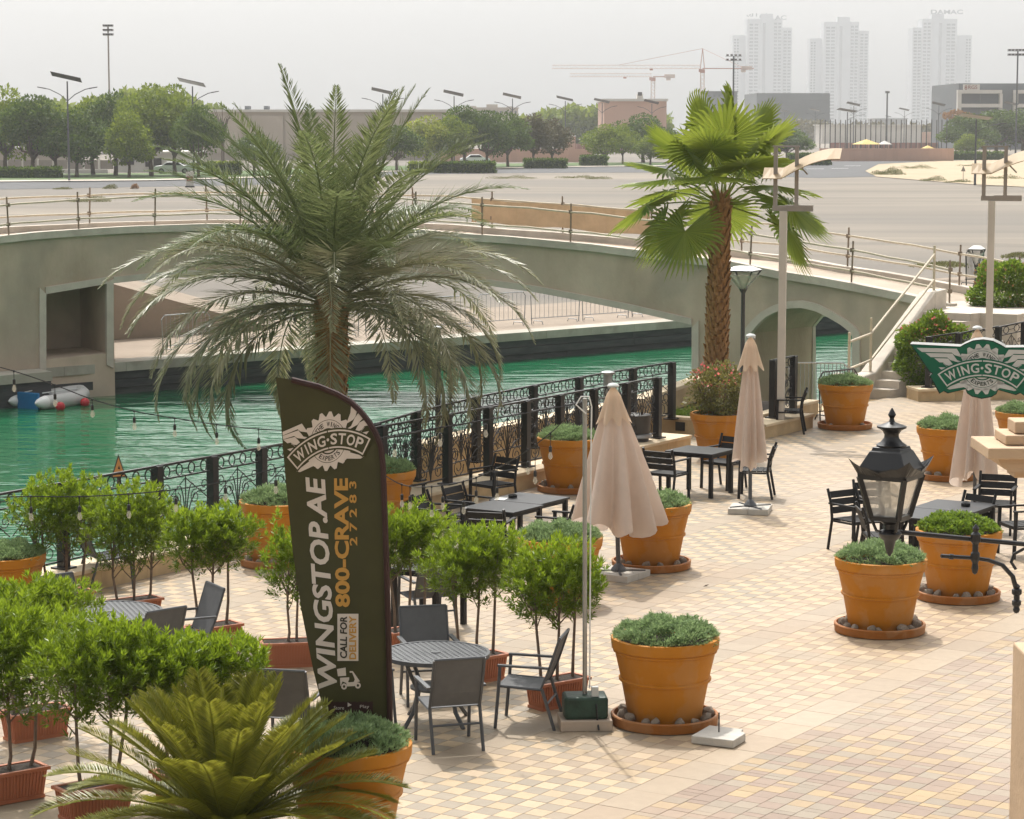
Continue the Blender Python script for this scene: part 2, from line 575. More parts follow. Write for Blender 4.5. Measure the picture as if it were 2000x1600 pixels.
def npmesh(name, V, F, mat, parent=None, col=None, smooth=False):
    """mesh from arrays; F is (n,k) with one k for all faces; col one value per face"""
    V = np.asarray(V, dtype=np.float32)
    F = np.asarray(F, dtype=np.int32)
    n, k = F.shape
    me = bpy.data.meshes.new(name)
    me.vertices.add(len(V))
    me.vertices.foreach_set('co', V.ravel())
    me.loops.add(n * k)
    me.loops.foreach_set('vertex_index', F.ravel())
    me.polygons.add(n)
    me.polygons.foreach_set('loop_start', np.arange(0, n * k, k, dtype=np.int32))
    me.polygons.foreach_set('loop_total', np.full(n, k, dtype=np.int32))
    if smooth:
        me.polygons.foreach_set('use_smooth', np.ones(n, dtype=bool))
    if not smooth:
        me.shade_flat()
    me.update(calc_edges=True)
    me.materials.append(M[mat] if isinstance(mat, str) else mat)
    if col is not None:
        col = np.asarray(col, dtype=np.float32)
        at = me.attributes.new('Col', 'FLOAT_COLOR', 'FACE')
        c4 = np.ones((n, 4), dtype=np.float32)
        c4[:, :3] = col[:, None] if col.ndim == 1 else col
        at.data.foreach_set('color', c4.ravel())
    o = bpy.data.objects.new(name, me)
    return link(o, parent)

def unit(a):
    return a / np.maximum(np.linalg.norm(a, axis=-1, keepdims=True), 1e-9)
def leaves(P, D, N, L, Wd, fold=0.0):
    """one diamond leaf per row: base P, direction D, rough normal N, length L, width Wd -> V, F"""
    n = len(P)
    D = unit(D)
    Sd = unit(np.cross(D, N))
    N2 = np.cross(Sd, D)
    L = np.broadcast_to(np.asarray(L, dtype=float), (n,))[:, None]
    Wd = np.broadcast_to(np.asarray(Wd, dtype=float), (n,))[:, None]
    mid = P + D * L * 0.45 + N2 * Wd * fold
    V = np.stack([P, mid + Sd * Wd / 2, P + D * L, mid - Sd * Wd / 2], axis=1).reshape(-1, 3)
    F = np.arange(n * 4).reshape(n, 4)
    return V, F
def rdirs(n):
    return unit(RNG.normal(size=(n, 3)))
# ------------------------------------------------------------------ the setting: water, canal, far ground
WZ = -1.5
def struct(o):
    o['kind'] = 'structure'
    return o
def sheet(name, poly, z, mat):
    mb = MB()
    mb.add([(p[0], p[1], z) for p in poly], [tuple(range(len(poly)))])
    return struct(mb.build(name, mat))

B0 = G(0, 790, WZ)
B1 = G(1650, 650, WZ)
BD = (B1 - B0).normalized()              # along the far bank
BN = Vector((-BD.y, BD.x, 0))            # away from the camera, behind the bank
def bank(s, n, z):
    p = B0 + BD * s + BN * n
    return Vector((p.x, p.y, z))
sheet('canal_water', [(-60, -30, 0), (60, -30, 0), bank(120, 0.3, 0), bank(-70, 0.3, 0)], WZ, 'water')
sheet('canal_bed', [(-70, -40, 0), (70, -40, 0), bank(140, 0.2, 0), bank(-90, 0.2, 0)], WZ - 0.12, 'canal_stone')

# canal wall of the far bank: dark stone courses, each stepped a little, under a pale cap
wall = bpy.data.objects.new('canal_wall', None)
COL.objects.link(wall)
struct(wall)
rows = [(-1.75, -1.32, 0.0), (-1.31, -1.08, -0.05), (-1.07, -0.86, 0.0)]
for (z0, z1, o_) in rows:
    s0 = -60.0
    while s0 < 125:
        ln = 6.0 if z0 > -1.7 else 9.0
        mb = MB()
        mb.hexa([bank(s0, o_, z0), bank(s0 + ln - 0.012, o_, z0), bank(s0 + ln - 0.012, 0.6, z0), bank(s0, 0.6, z0),
                 bank(s0, o_, z1), bank(s0 + ln - 0.012, o_, z1), bank(s0 + ln - 0.012, 0.6, z1), bank(s0, 0.6, z1)])
        mb.build('wall_course', 'canal_stone', wall)
        s0 += ln
mb = MB()
s0 = -60.0
while s0 < 125:
    mb.hexa([bank(s0, -0.06, -0.855), bank(s0 + 1.99, -0.06, -0.855), bank(s0 + 1.99, 0.9, -0.855), bank(s0, 0.9, -0.855),
             bank(s0, -0.06, -0.60), bank(s0 + 1.99, -0.06, -0.60), bank(s0 + 1.99, 0.9, -0.60), bank(s0, 0.9, -0.60)])
    s0 += 2.0
cap = mb.build('cap_stone', 'canal_cap', wall)
cap['kind'] = 'stuff'

sheet('promenade', [bank(-60, 0.9, 0), bank(125, 0.9, 0), bank(125, 9, 0), bank(-60, 9, 0)], -0.62, 'promenade')
# desert lot: rises gently from the promenade and runs to the horizon
nv = MB()
ss = [-900, -300, -120, -60, -30, 0, 30, 60, 125, 300, 900]
prof = [(8.9, -0.63), (14, -0.35), (22, -0.05), (40, 0.0), (120, 0.0), (500, 0.0), (2600, 0.0)]
vs = [bank(s_, n_, z_) for n_, z_ in prof for s_ in ss]
fs = [(r_ * len(ss) + q, r_ * len(ss) + q + 1, (r_ + 1) * len(ss) + q + 1, (r_ + 1) * len(ss) + q) for r_ in range(len(prof) - 1) for q in range(len(ss) - 1)]
nv.add(vs, fs)
struct(nv.build('desert_ground', 'gravel'))
def pxpoly(pts, z):
    return [G(x, y, z) for x, y in pts]
sheet('road', pxpoly([(-60, 371), (300, 365), (500, 361), (650, 350), (850, 340), (1150, 337), (1300, 337), (1480, 344), (1600, 348), (1712, 345), (1690, 334), (1716, 320), (1850, 313), (2060, 310),
                      (2060, 304), (1800, 308), (1600, 317), (1500, 321), (1300, 324), (1100, 326), (900, 331), (700, 337), (500, 347), (300, 352), (-60, 355)], 0.02), 0.02, 'asphalt')
sheet('pavement', pxpoly([(-60, 355), (300, 352), (500, 347), (700, 337), (900, 331), (1100, 326), (1300, 324), (1300, 322.5), (1100, 324.5), (900, 329), (700, 335), (500, 344.5), (300, 349.5), (-60, 352)], 0.12), 0.12, 'concrete_kerb')
sheet('lawn', pxpoly([(-60, 352), (300, 349.5), (500, 344.5), (700, 335), (900, 329), (1100, 324.5), (1300, 322.5), (1300, 317), (1100, 318), (900, 321), (700, 326), (500, 333), (300, 338), (-60, 341)], 0.14), 0.14, 'lawn')
sheet('sand_mound', pxpoly([(1712, 345), (1690, 334), (1716, 321), (1850, 314), (2060, 311), (2060, 368), (1900, 360), (1800, 352)], 0.06), 0.06, 'sand')
for k, (x, y) in enumerate([(1640, 329), (1592, 330), (1665, 324), (1545, 333)]):
    p = G(x, y, 0.03)
    mb = MB()
    mb.box((p.x, p.y, 0.033), (2.4, 0.9, 0.006))
    struct(mb.build('road_marking', 'white_paint'))

# ------------------------------------------------------------------ terrace with its paving tiles
poly = [W(-40, -22.05), W(50.2, -22.05), W(50.2, -22.7), W(60, -22.7), W(60, 25), W(-40, 25)]
mb = MB()
mb.prism([W(-40, -22.05), W(60, -22.05), W(60, 25), W(-40, 25)], -2.2, -0.007)
mb.prism([W(39.97, -24.6), W(46.6, -24.6), W(46.6, -22.051), W(39.97, -22.051)], -2.2, -0.0075)
terrace = struct(mb.build('terrace', 'joint'))
S.view_layers[0].update()

def inframe(p, m=60):
    c = p - Vector((0, 0, CAMH))
    d = c.y * math.cos(TH) - c.z * math.sin(TH)
    up = c.y * math.sin(TH) + c.z * math.cos(TH)
    if d < 1:
        return None
    x, y = 1000 + FPX * c.x / d, 800 - FPX * up / d
    return (x, y, d) if -m < x < 2000 + m and 0 < y < 1600 + m else None
YEL = (0.485, 0.345, 0.185)
CRM = (0.53, 0.405, 0.274)
GRY = (0.339, 0.284, 0.214)
PLN = (0.391, 0.307, 0.219)
PNK = (0.35, 0.25, 0.185)
STN = (0.40, 0.295, 0.20)
def vn(x, y, s):
    """smooth value noise for where the old stains lie"""
    def h(a, b):
        t = math.sin(a * 127.1 + b * 311.7 + s * 74.7) * 43758.5453
        return t - math.floor(t)
    xi, yi = math.floor(x), math.floor(y)
    fx, fy = x - xi, y - yi
    fx, fy = fx * fx * (3 - 2 * fx), fy * fy * (3 - 2 * fy)
    return (h(xi, yi) * (1 - fx) + h(xi + 1, yi) * fx) * (1 - fy) + (h(xi, yi + 1) * (1 - fx) + h(xi + 1, yi + 1) * fx) * fy
def mixc(a, b, t):
    return tuple(p * (1 - t) + q * t for p, q in zip(a, b))
STAINS = [(G(1150, 1500), 0.8), (G(1230, 1480), 0.7), (G(1440, 1432), 0.9), (G(1390, 1120), 1.3), (G(1560, 1240), 1.0), (G(1640, 1235), 0.9), (G(1340, 1180), 0.9), (G(1200, 1590), 0.9), (G(1860, 1245), 0.8), (G(1000, 1480), 0.7)]
T_ = []                                   # (i0, i1, j0, j1, colour)
def tile(i0, i1, j0, j1, c):
    p = W((i0 + i1) / 2, (j0 + j1) / 2)
    q = inframe(p)
    if q is None:
        return
    v = random.uniform(0.92, 1.07) * 0.86
    for sp, sr in STAINS:                   # old watering stains in the grouting and the duller tiles
        dd = (p - sp).length / sr * (0.7 + 0.6 * vn(p.x * 3, p.y * 3, 5))
        if dd < 1:
            c = mixc(c, STN, (1 - dd) * (0.85 if c[0] < 0.42 else 0.22))
    bl = vn(p.x * 0.55, p.y * 0.4, 3)       # worn, bleached zones and brown, dirty ones
    if bl > 0.55:
        c = mixc(c, (0.48, 0.385, 0.295), min(0.45, (bl - 0.55) * 1.8))
    T_.append((i0, i1, j0, j1, tuple(x * v for x in c), q))
J1, J0 = -10.36, -10.78
i = 16.0
while i < 60:                             # the plain strip
    tile(i, i + 0.6, J0, J1, mixc(PLN, CRM, random.random() * 0.5))
    i += 0.6
j = J1
while j < 6:                              # random mix of squares and halves beyond the strip
    i = 16.0 + random.choice((0, 0.1))
    while i < 46:
        ln = 0.2 if random.random() < 0.62 else 0.1
        r_ = random.random()
        c = YEL if r_ < 0.27 else (PNK if r_ < 0.68 else mixc(PLN, GRY, 0.55))
        if inframe(W(i, j)):
            tile(i, i + ln, j, j + 0.2, tuple(0.88 * x for x in mixc(c, PNK, random.random() * 0.25)))
        i += ln
    j += 0.2
NJ = int((24.5 - 10.78) / 0.2)
for m in range(NJ):
    j = J0 - 0.2 * (m + 1)
    plainrow = (m % 11) in (9, 10)
    if plainrow and (m % 11) == 10:
        continue
    ni = int((50.2 - 16) / 0.2)
    k = 0
    while k < ni:
        i = 16 + 0.2 * k
        if j < -22.0 and not 40 < i < 46.3:
            k += 1
            continue
        cross = (k % 23) in (21, 22)
        if plainrow:                      # one course of big plain slabs, two small courses wide
            if not inframe(W(i, j)):
                k += 2
                continue
            tile(i, i + 0.4, j - 0.2, j + 0.2, mixc(PLN, GRY, random.random() * 0.35))
            k += 2
            continue
        if not inframe(W(i, j)):
            k += 1
            continue
        if cross:
            c = mixc(PLN, CRM, random.random() * 0.4)
        elif (m + k) % 2 == 0:
            c = mixc(CRM, YEL, random.random() * 0.5)
        else:
            st = vn(W(i, j).x * 0.5 + 9, W(i, j).y * 0.22, 8)
            c = mixc(GRY, STN, max(0, min(1, (st - 0.42) * 5)))
        tile(i, i + 0.2, j, j + 0.2, c)
        k += 1
T_.sort(key=lambda t: t[5][2])
GAP = 0.0016
def tile_geo(sel):
    V, F, C = [], [], []
    for (i0, i1, j0, j1, c, q) in sel:
        dz = random.uniform(-0.0008, 0.0008)
        top = [W(i0 + GAP * 2, j0 + GAP * 2, dz), W(i1 - GAP * 2, j0 + GAP * 2, dz), W(i1 - GAP * 2, j1 - GAP * 2, dz), W(i0 + GAP * 2, j1 - GAP * 2, dz)]
        k = len(V)
        V += [tuple(p) for p in top]
        F.append((k + 3, k + 2, k + 1, k))
        C.append(c)
        if q[2] < 42:
            bot = [W(i0 + GAP, j0 + GAP, -0.006), W(i1 - GAP, j0 + GAP, -0.006), W(i1 - GAP, j1 - GAP, -0.006), W(i0 + GAP, j1 - GAP, -0.006)]
            V += [tuple(p) for p in bot]
            for a_ in range(4):
                b_ = (a_ + 1) % 4
                F.append((k + a_, k + b_, k + 4 + b_, k + 4 + a_))
                C.append(c)
    return V, F, C
near = [t for t in T_ if inframe(W((t[0] + t[1]) / 2, (t[2] + t[3]) / 2), 0)][:300]
ns = set(id(t) for t in near)
rest = [t for t in T_ if id(t) not in ns]
for t in near:
    V, F, C = tile_geo([t])
    npmesh('paving_tile', V, F, 'tile', terrace, C)
V, F, C = tile_geo(rest)
o = npmesh('paving_tile', V, F, 'tile', terrace, C)
o['kind'] = 'stuff'

# ------------------------------------------------------------------ bridge
def catmull(pts, n=12):
    out = []
    P = [2 * Vector(pts[0]) - Vector(pts[1])] + [Vector(p) for p in pts] + [2 * Vector(pts[-1]) - Vector(pts[-2])]
    for k in range(1, len(P) - 2):
        for q in range(n):
            t = q / n
            a, b, c, d = P[k - 1], P[k], P[k + 1], P[k + 2]
            out.append(0.5 * ((2 * b) + (c - a) * t + (2 * a - 5 * b + 4 * c - d) * t * t + (3 * b - a - 3 * c + d) * t ** 3))
    out.append(Vector(pts[-1]))
    return out
PL = catmull([(-19.5, 60.5, 0), (-16.2, 63.7, 0), (-13.1, 66.7, 0), (-11.25, 68.2, 0), (-8.6, 69.0, 0), (-5, 68.6, 0), (-1, 67.0, 0), (4.74, 63.8, 0), (8.63, 60.56, 0), (10.9, 58.35, 0)], 10)
BW = 3.0
def bridge_pt(px, py, off=0.0):
    """where the sight line through a pixel meets the bridge's curved face -> point, outward (rear) normal"""
    d = ray(px, py)
    for k in range(len(PL) - 1):
        a, b = PL[k], PL[k + 1]
        ca, cb = a.x * d[1] - a.y * d[0], b.x * d[1] - b.y * d[0]
        if ca <= 0 <= cb or ca >= 0 >= cb:
            t = ca / (ca - cb)
            p = a.lerp(b, t)
            tt = p.y / d[1]
            e = (b - a).normalized()
            nrm = Vector((-e.y, e.x, 0))
            return Vector((p.x, p.y, CAMH + d[2] * tt)), nrm
    return None, None
def lerp_prof(prof):
    def fn(x):
        for (x0, y0), (x1, y1) in zip(prof, prof[1:]):
            if x0 <= x <= x1:
                return y0 + (y1 - y0) * (x - x0) / (x1 - x0)
        return prof[0][1] if x < prof[0][0] else prof[-1][1]
    return fn
topf = lerp_prof([(-60, 472), (0, 461), (75, 453), (150, 448), (250, 442), (400, 437), (600, 438), (800, 446), (915, 457), (985, 461), (1160, 477), (1300, 495), (1422, 509), (1527, 530), (1600, 541), (1667, 553), (1757, 571), (1862, 594)])
soff = lerp_prof([(220, 553), (312, 543), (420, 537), (560, 534), (700, 537), (850, 546), (950, 557), (1051, 571), (1160, 592), (1230, 606), (1300, 622), (1352, 634)])
archf = lerp_prof([(1467, 652), (1478, 637), (1495, 620), (1518, 608), (1542, 602), (1568, 601), (1594, 607), (1620, 620), (1644, 634), (1659, 646), (1666, 656)])
BZ = -1.7
bridge = thing('concrete_bridge', 'grey concrete footbridge arching over the green canal with a smaller arch beside the stone steps', 'bridge', (0, 0, 0))
body = MB()
KZ = 0.17
def zat(px, py):
    p, n_ = bridge_pt(px, py)
    return p.z
def column(px, top, bot, off=0.0):
    """front-bottom, front-top, back-bottom, back-top at a pixel column; top/bot are heights"""
    p, n_ = bridge_pt(px, 560)
    fr, bk = p + n_ * off, p + n_ * BW
    return [Vector((fr.x, fr.y, bot)), Vector((fr.x, fr.y, top)), Vector((bk.x, bk.y, bot)), Vector((bk.x, bk.y, top))]
def seg(mb, x0, x1, topz, botz, n, off=0.0):
    xs = [x0 + (x1 - x0) * k / n for k in range(n + 1)]
    cs = [column(x, topz(x), botz(x), off) for x in xs]
    for a, b in zip(cs, cs[1:]):
        mb.hexa([a[0], b[0], b[2], a[2], a[1], b[1], b[3], a[3]])
deck_top = lambda x: zat(x, topf(x)) - KZ
seg(body, -58, 88, deck_top, lambda x: BZ, 14)
nt_ = lerp_prof([(88, 574), (208, 554)])
nb_ = lerp_prof([(88, 703), (208, 690)])
seg(body, 88, 208, deck_top, lambda x: zat(x, nt_(x)), 10)
seg(body, 88, 208, lambda x: zat(x, nb_(x)), lambda x: BZ, 10)
seg(body, 88, 208, deck_top, lambda x: BZ, 10, off=2.3)
seg(body, 208, 221, deck_top, lambda x: BZ, 2)
seg(body, 221, 1352, deck_top, lambda x: zat(x, soff(x)), 56)
seg(body, 1352, 1467, deck_top, lambda x: BZ, 8)
seg(body, 1467, 1666, deck_top, lambda x: zat(x, archf(x)), 26)
seg(body, 1666, 1860, deck_top, lambda x: BZ, 12)
body.build('bridge_wall', 'concrete', bridge)
# kerb along both edges of the deck
for nm, o0, o1 in (('near', -0.10, 0.22), ('far', BW - 0.22, BW + 0.10)):
    mb = MB()
    xs = [-58 + (1860 + 58) * k / 90 for k in range(91)]
    prev = None
    for x in xs:
        p, n_ = bridge_pt(x, 560)
        zt = zat(x, topf(x))
        a, b = p + n_ * o0, p + n_ * o1
        cur = [Vector((a.x, a.y, zt - KZ - 0.02)), Vector((b.x, b.y, zt - KZ - 0.02)), Vector((b.x, b.y, zt)), Vector((a.x, a.y, zt))]
        if prev:
            mb.hexa([prev[0], cur[0], cur[1], prev[1], prev[3], cur[3], cur[2], prev[2]])
        prev = cur
    mb.build('deck_kerb', 'concrete_kerb', bridge)
# pale raised band round the openings
def band(pts_in, pts_out, name='arch_trim'):
    for off in (0.0, BW):
        mb = MB()
        A, Bq = [], []
        for (xi, yi), (xo, yo) in zip(pts_in, pts_out):
            for lst, (x, y) in ((A, (xi, yi)), (Bq, (xo, yo))):
                p, n_ = bridge_pt(x, y)
                lst.append((p, n_))
        sgn = -0.05 if off == 0 else 0.05
        for k in range(len(A) - 1):
            q = []
            for (p, n_) in (A[k], A[k + 1], Bq[k + 1], Bq[k]):
                q.append(p + n_ * (off + sgn))
            for (p, n_) in (A[k], A[k + 1], Bq[k + 1], Bq[k]):
                q.append(p + n_ * (off + (0.10 if off == 0 else -0.1)))
            mb.hexa(q)
        mb.build(name, 'concrete_trim', bridge)
xs = [221 + (1352 - 221) * k / 40 for k in range(41)]
band([(x, soff(x) + 0.5) for x in xs], [(x, soff(x) - 12) for x in xs])
band([(1352.5, 640), (1352.5, 800)], [(1366, 626), (1366, 800)], 'jamb_trim')
xs = [1467 + (1666 - 1467) * k / 26 for k in range(27)]
inn = [(1467.5, 830), (1467.5, 690)] + [(x, archf(x) + 0.5) for x in xs] + [(1665.5, 690), (1665.5, 830)]
outr = [(1453, 830), (1453, 690)]
for x in xs:
    t = (x - 1467) / 199
    outr.append((1453 + t * 228, archf(x) - 5 - 9 * math.sin(math.pi * t)))
outr += [(1681, 690), (1681, 830)]
band(inn, outr)
xs = [88 + 120 * k / 10 for k in range(11)]
band([(x, nt_(x) + 0.5) for x in xs], [(x, nt_(x) - 13) for x in xs], 'niche_trim')
band([(88.5, 574), (88.5, 722)], [(76, 562), (76, 730)], 'niche_trim')
band([(207.5, 552), (207.5, 712)], [(221, 545), (221, 719)], 'niche_trim')
# landing slab at the foot of the left pier
mb = MB()
a, _ = bridge_pt(-50, 735)
b, _ = bridge_pt(74, 725)
n_ = Vector((0.55, -0.83, 0)).normalized()
for (z0, z1, o_, mt, nm) in ((-0.85, -0.60, 1.0, 'canal_cap', 'landing_slab'), (-1.75, -0.852, 0.9, 'canal_stone', 'landing_base')):
    mb = MB()
    q = [a, b, b + n_ * o_, a + n_ * o_]
    mb.prism([(p.x, p.y) for p in q], z0, z1)
    mb.build(nm, mt, bridge)

# scaffold-tube railings on both edges, all pieces tubes
def scaffold_rail(off, lab, posts, h1, h2, lean=0.0):
    t = thing('scaffold_railing', lab, 'railing', group='scaffold railings on the bridge')
    tops = []
    for k, x in enumerate(posts):
        p, n_ = bridge_pt(x, 560)
        zt = zat(x, topf(x))
        q = p + n_ * off
        mb = MB()
        mb.tube([(q.x, q.y, zt - 0.02), (q.x + lean * random.uniform(-1, 1), q.y, zt + h2 + 0.22)], 0.024, 7)
        mb.build('post', 'scaffold_dark', t)
        tops.append(Vector((q.x, q.y, zt)))
        for h in (h1, h2):
            c = MB()
            c.box((q.x, q.y - 0.03, zt + h), (0.10, 0.10, 0.10))
            c.build('clamp', 'scaffold_dark', t)
    xs = [posts[0] + (posts[-1] - posts[0]) * k / 46 for k in range(47)]
    for h in (h1, h2):
        pts = []
        for x in xs:
            p, n_ = bridge_pt(x, 560)
            q = p + n_ * off
            pts.append((q.x, q.y - 0.055, zat(x, topf(x)) + h + 0.012 * math.sin(x * 0.05)))
        mb = MB()
        mb.tube(pts, 0.027, 7)
        mb.build('rail', 'scaffold', t)
    return t
near_posts = [-40, 22, 158, 305, 470, 640, 810, 940, 1112, 1290, 1462, 1660, 1852]
far_posts = [-30, 98, 233, 400, 560, 730, 870, 1005, 1178, 1345, 1530, 1742, 1856]
scaffold_rail(0.06, 'near scaffold tube railing along the canal edge of the bridge', near_posts, 0.28, 0.80, 0.04)
scaffold_rail(BW - 0.06, 'far scaffold tube railing along the back edge of the bridge', far_posts, 0.28, 0.80, 0.04)
# tan netting hung on the far railing
mb = MB()
xs = [835 + (1178 - 835) * k / 24 for k in range(25)]
V = []
for x in xs:
    p, n_ = bridge_pt(x, 560)
    q = p + n_ * (BW - 0.16 + 0.03 * math.sin(x * 0.11))
    zt = zat(x, topf(x))
    V.append((Vector((q.x, q.y, zt + 0.12 + 0.03 * math.sin(x * 0.045))), Vector((q.x, q.y, zt + 0.78))))
for (a0, a1), (b0, b1) in zip(V, V[1:]):
    k = Vector((0, 0.01, 0))
    mb.hexa([a0, b0, b0 + k, a0 + k, a1, b1, b1 + k, a1 + k])
tag(mb.build('netting_screen', 'net_cloth'), 'tan netting screen tied to the far bridge railing', 'screen')

# ------------------------------------------------------------------ stairs from the terrace up to the bridge
stairs = thing('stone_staircase', 'pale stone steps climbing from the terrace to the bridge', 'stairs')
SI, NS, RISE, TREAD = 50.25, 10, 0.17, 0.33
for k in range(NS):
    mb = MB()
    z1 = RISE * (k + 1)
    i0 = SI + TREAD * k
    q = [W(i0 - 0.03, -22.45), W(i0 - 0.03, -21.95 + (i0 - SI) * 0.22), W(SI + TREAD * NS, -21.2), W(SI + TREAD * NS, -22.45)]
    mb.prism([(p.x, p.y) for p in q], z1 - RISE + (0.0 if k else -0.2), z1)
    mb.build('step', 'concrete_kerb', stairs)
mb = MB()
q = [W(SI + TREAD * NS, -22.45), W(SI + TREAD * NS, -20.3), W(60, -20.3), W(60, -26), W(57.2, -26), W(55.2, -22.7)]
mb.prism([(p.x, p.y) for p in q], -1.7, RISE * NS)
mb.build('landing', 'concrete_kerb', stairs)
# sloping side wall with pale coping
def slopewall(pts, wd, mat, name, parent):
    mb = MB()
    for (i0, j0, zb0, zt0), (i1, j1, zb1, zt1) in zip(pts, pts[1:]):
        a, b = W(i0, j0), W(i1, j1)
        d = (b - a).normalized()
        s_ = Vector((d.y, -d.x, 0)) * wd
        mb.hexa([a + Vector((0, 0, zb0)), b + Vector((0, 0, zb1)), b + s_ + Vector((0, 0, zb1)), a + s_ + Vector((0, 0, zb0)),
                 a + Vector((0, 0, zt0)), b + Vector((0, 0, zt1)), b + s_ + Vector((0, 0, zt1)), a + s_ + Vector((0, 0, zt0))])
    return mb.build(name, mat, parent, bevel=0.03)
slopewall([(49.3, -22.85, -1.6, 0.42), (50.6, -22.85, -1.6, 0.50), (53.9, -22.85, -1.6, 2.12), (54.6, -22.85, -1.6, 2.16)], 0.4, 'concrete_kerb', 'side_wall', stairs)
mb = MB()
p = W(49.15, -22.7)
mb.sphere((p.x, p.y, 0.42), 0.24, 12, 8, (1, 1, 0.8))
mb.build('wall_end', 'concrete_kerb', stairs, smooth=True)
# scaffold handrail of the stairs
hr = thing('stair_handrail', 'scaffold tube handrail sloping down beside the stone steps', 'handrail')
J_ = -22.62
pt = [(49.5, 0.42), (50.65, 0.52), (54.2, 2.14)]
for (i_, z_), hh in zip(pt, (1.05, 1.2, 1.05)):
    a = W(i_, J_)
    mb = MB()
    mb.tube([(a.x, a.y, z_), (a.x, a.y, z_ + hh)], 0.032, 7)
    mb.build('post', 'scaffold', hr)
for dz in (0.25, 0.85):
    mb = MB()
    mb.tube([W(i_, J_, z_ + dz) + Vector((0, -0.05, 0)) for i_, z_ in pt], 0.03, 7)
    mb.build('rail', 'scaffold', hr)

# ------------------------------------------------------------------ kerb, ledge and parapets on the canal side of the terrace
def plankerb(name, lab, segs, z0, z1, wd, mat='beige_stone', capm='beige_cap', cat='wall', cap=0.05):
    t = thing(name, lab, cat)
    for a, b in segs:
        a, b = Vector(a), Vector(b)
        d = (b - a).normalized()
        s_ = Vector((d.y, -d.x, 0)) * wd / 2
        n = max(1, round((b - a).length / 0.9))
        for k in range(n):
            p, q = a.lerp(b, k / n), a.lerp(b, (k + 1) / n) - d * 0.006
            mb = MB()
            mb.prism([p - s_, q - s_, q + s_, p + s_], z0, z1 - cap)
            mb.build('stone_block', mat, t)
            mb = MB()
            e = s_ * 1.12
            mb.prism([p - e, q - e, q + e, p + e], z1 - cap + 0.001, z1)
            mb.build('cap_stone', capm, t)
    return t
plankerb('stone_kerb', 'long beige stone kerb carrying the black iron railing beside the tables', [(W(17.5, -21.7), W(39.95, -21.7))], -0.05, 0.30, 0.55, cat='kerb')
plankerb('stone_kerb', 'short beige stone kerb at the foot of the tall cream lamp post', [(W(42.25, -21.3), W(44.4, -21.3))], -0.05, 0.28, 0.5, cat='kerb')
# canal-side retaining wall and the lower ledge in the bulge
mb = MB()
mb.prism([W(-20, -22.2), W(50.2, -22.9), W(50.2, -22.0), W(-20, -22.0)], -1.75, -0.05)
struct(mb.build('retaining_wall', 'beige_stone'))
mb = MB()
mb.prism([W(30.4, -22.1), W(31.2, -22.9), W(33, -23.9), W(36, -24.5), W(39, -24.4), W(46.6, -24.62), W(46.6, -22.1)], -1.7, -0.12)
struct(mb.build('canal_ledge', 'beige_stone'))
plankerb('parapet_wall', 'beige parapet wall with pale cap behind the outer iron railing', [(W(33.6, -23.15), W(35.0, -23.35)), (W(35.0, -23.35), W(38.5, -23.4)), (W(38.5, -23.4), W(41.2, -23.4)), (W(41.2, -23.4), W(46.0, -24.4))], -0.12, 0.72, 0.3, cat='wall', cap=0.07)
# planting bed with grass next to the bougainvillea pot
plankerb('planting_bed', 'low beige planting bed of grass behind the bougainvillea pot', [(W(42.1, -23.5), W(42.1, -21.65)), (W(42.1, -21.65), W(46.2, -21.9))], -0.05, 0.34, 0.22, cat='planter', cap=0.05)
sheetbed = MB()
sheetbed.prism([W(42.2, -23.9), W(42.2, -21.75), W(46, -21.95), W(46, -24.2)], 0.0, 0.27)
struct(sheetbed.build('bed_soil', 'soil'))

# ------------------------------------------------------------------ iron railings
def scroll_paths(wd, z0, z1):
    """curves of one ornamental panel in its own plane (x along, z up): a palmette of reeds, two big arches and four C scrolls"""
    P = []
    h = z1 - z0
    c = wd / 2
    P.append([(c, z0), (c, z0 + h)])
    for s in (-1, 1):
        for k, (sp, tp) in enumerate(((0.16, 0.86), (0.32, 0.70), (0.46, 0.50))):
            P.append([(c + s * sp * wd * (t ** 1.6), z0 + h * tp * math.sin(t * 1.75) / math.sin(1.57)) for t in [q / 7 for q in range(8)]])
        P.append([(c + s * (wd * 0.47 - wd * 0.47 * math.cos(t * math.pi / 2)), z0 + h * (0.97 - 0.42 * (1 - math.sin(math.pi / 2 * (1 - t))))) for t in [q / 8 for q in range(9)]])
        for (cx, cz, r0, tn, st) in ((0.27, 0.16, 0.15, 1.5, 0.2), (0.36, 0.42, 0.11, 1.4, 2.6), (0.19, 0.62, 0.10, 1.4, 1.2), (0.38, 0.80, 0.10, 1.3, 3.6)):
            pts = []
            for q in range(14):
                t = q / 13
                r_ = r0 * wd * (1 - 0.72 * t)
                an = st + s * 2 * math.pi * tn * t
                pts.append((c + s * cx * wd + r_ * math.cos(an), z0 + h * cz + r_ * math.sin(an)))
            P.append(pts)
    return P
ringmesh = None
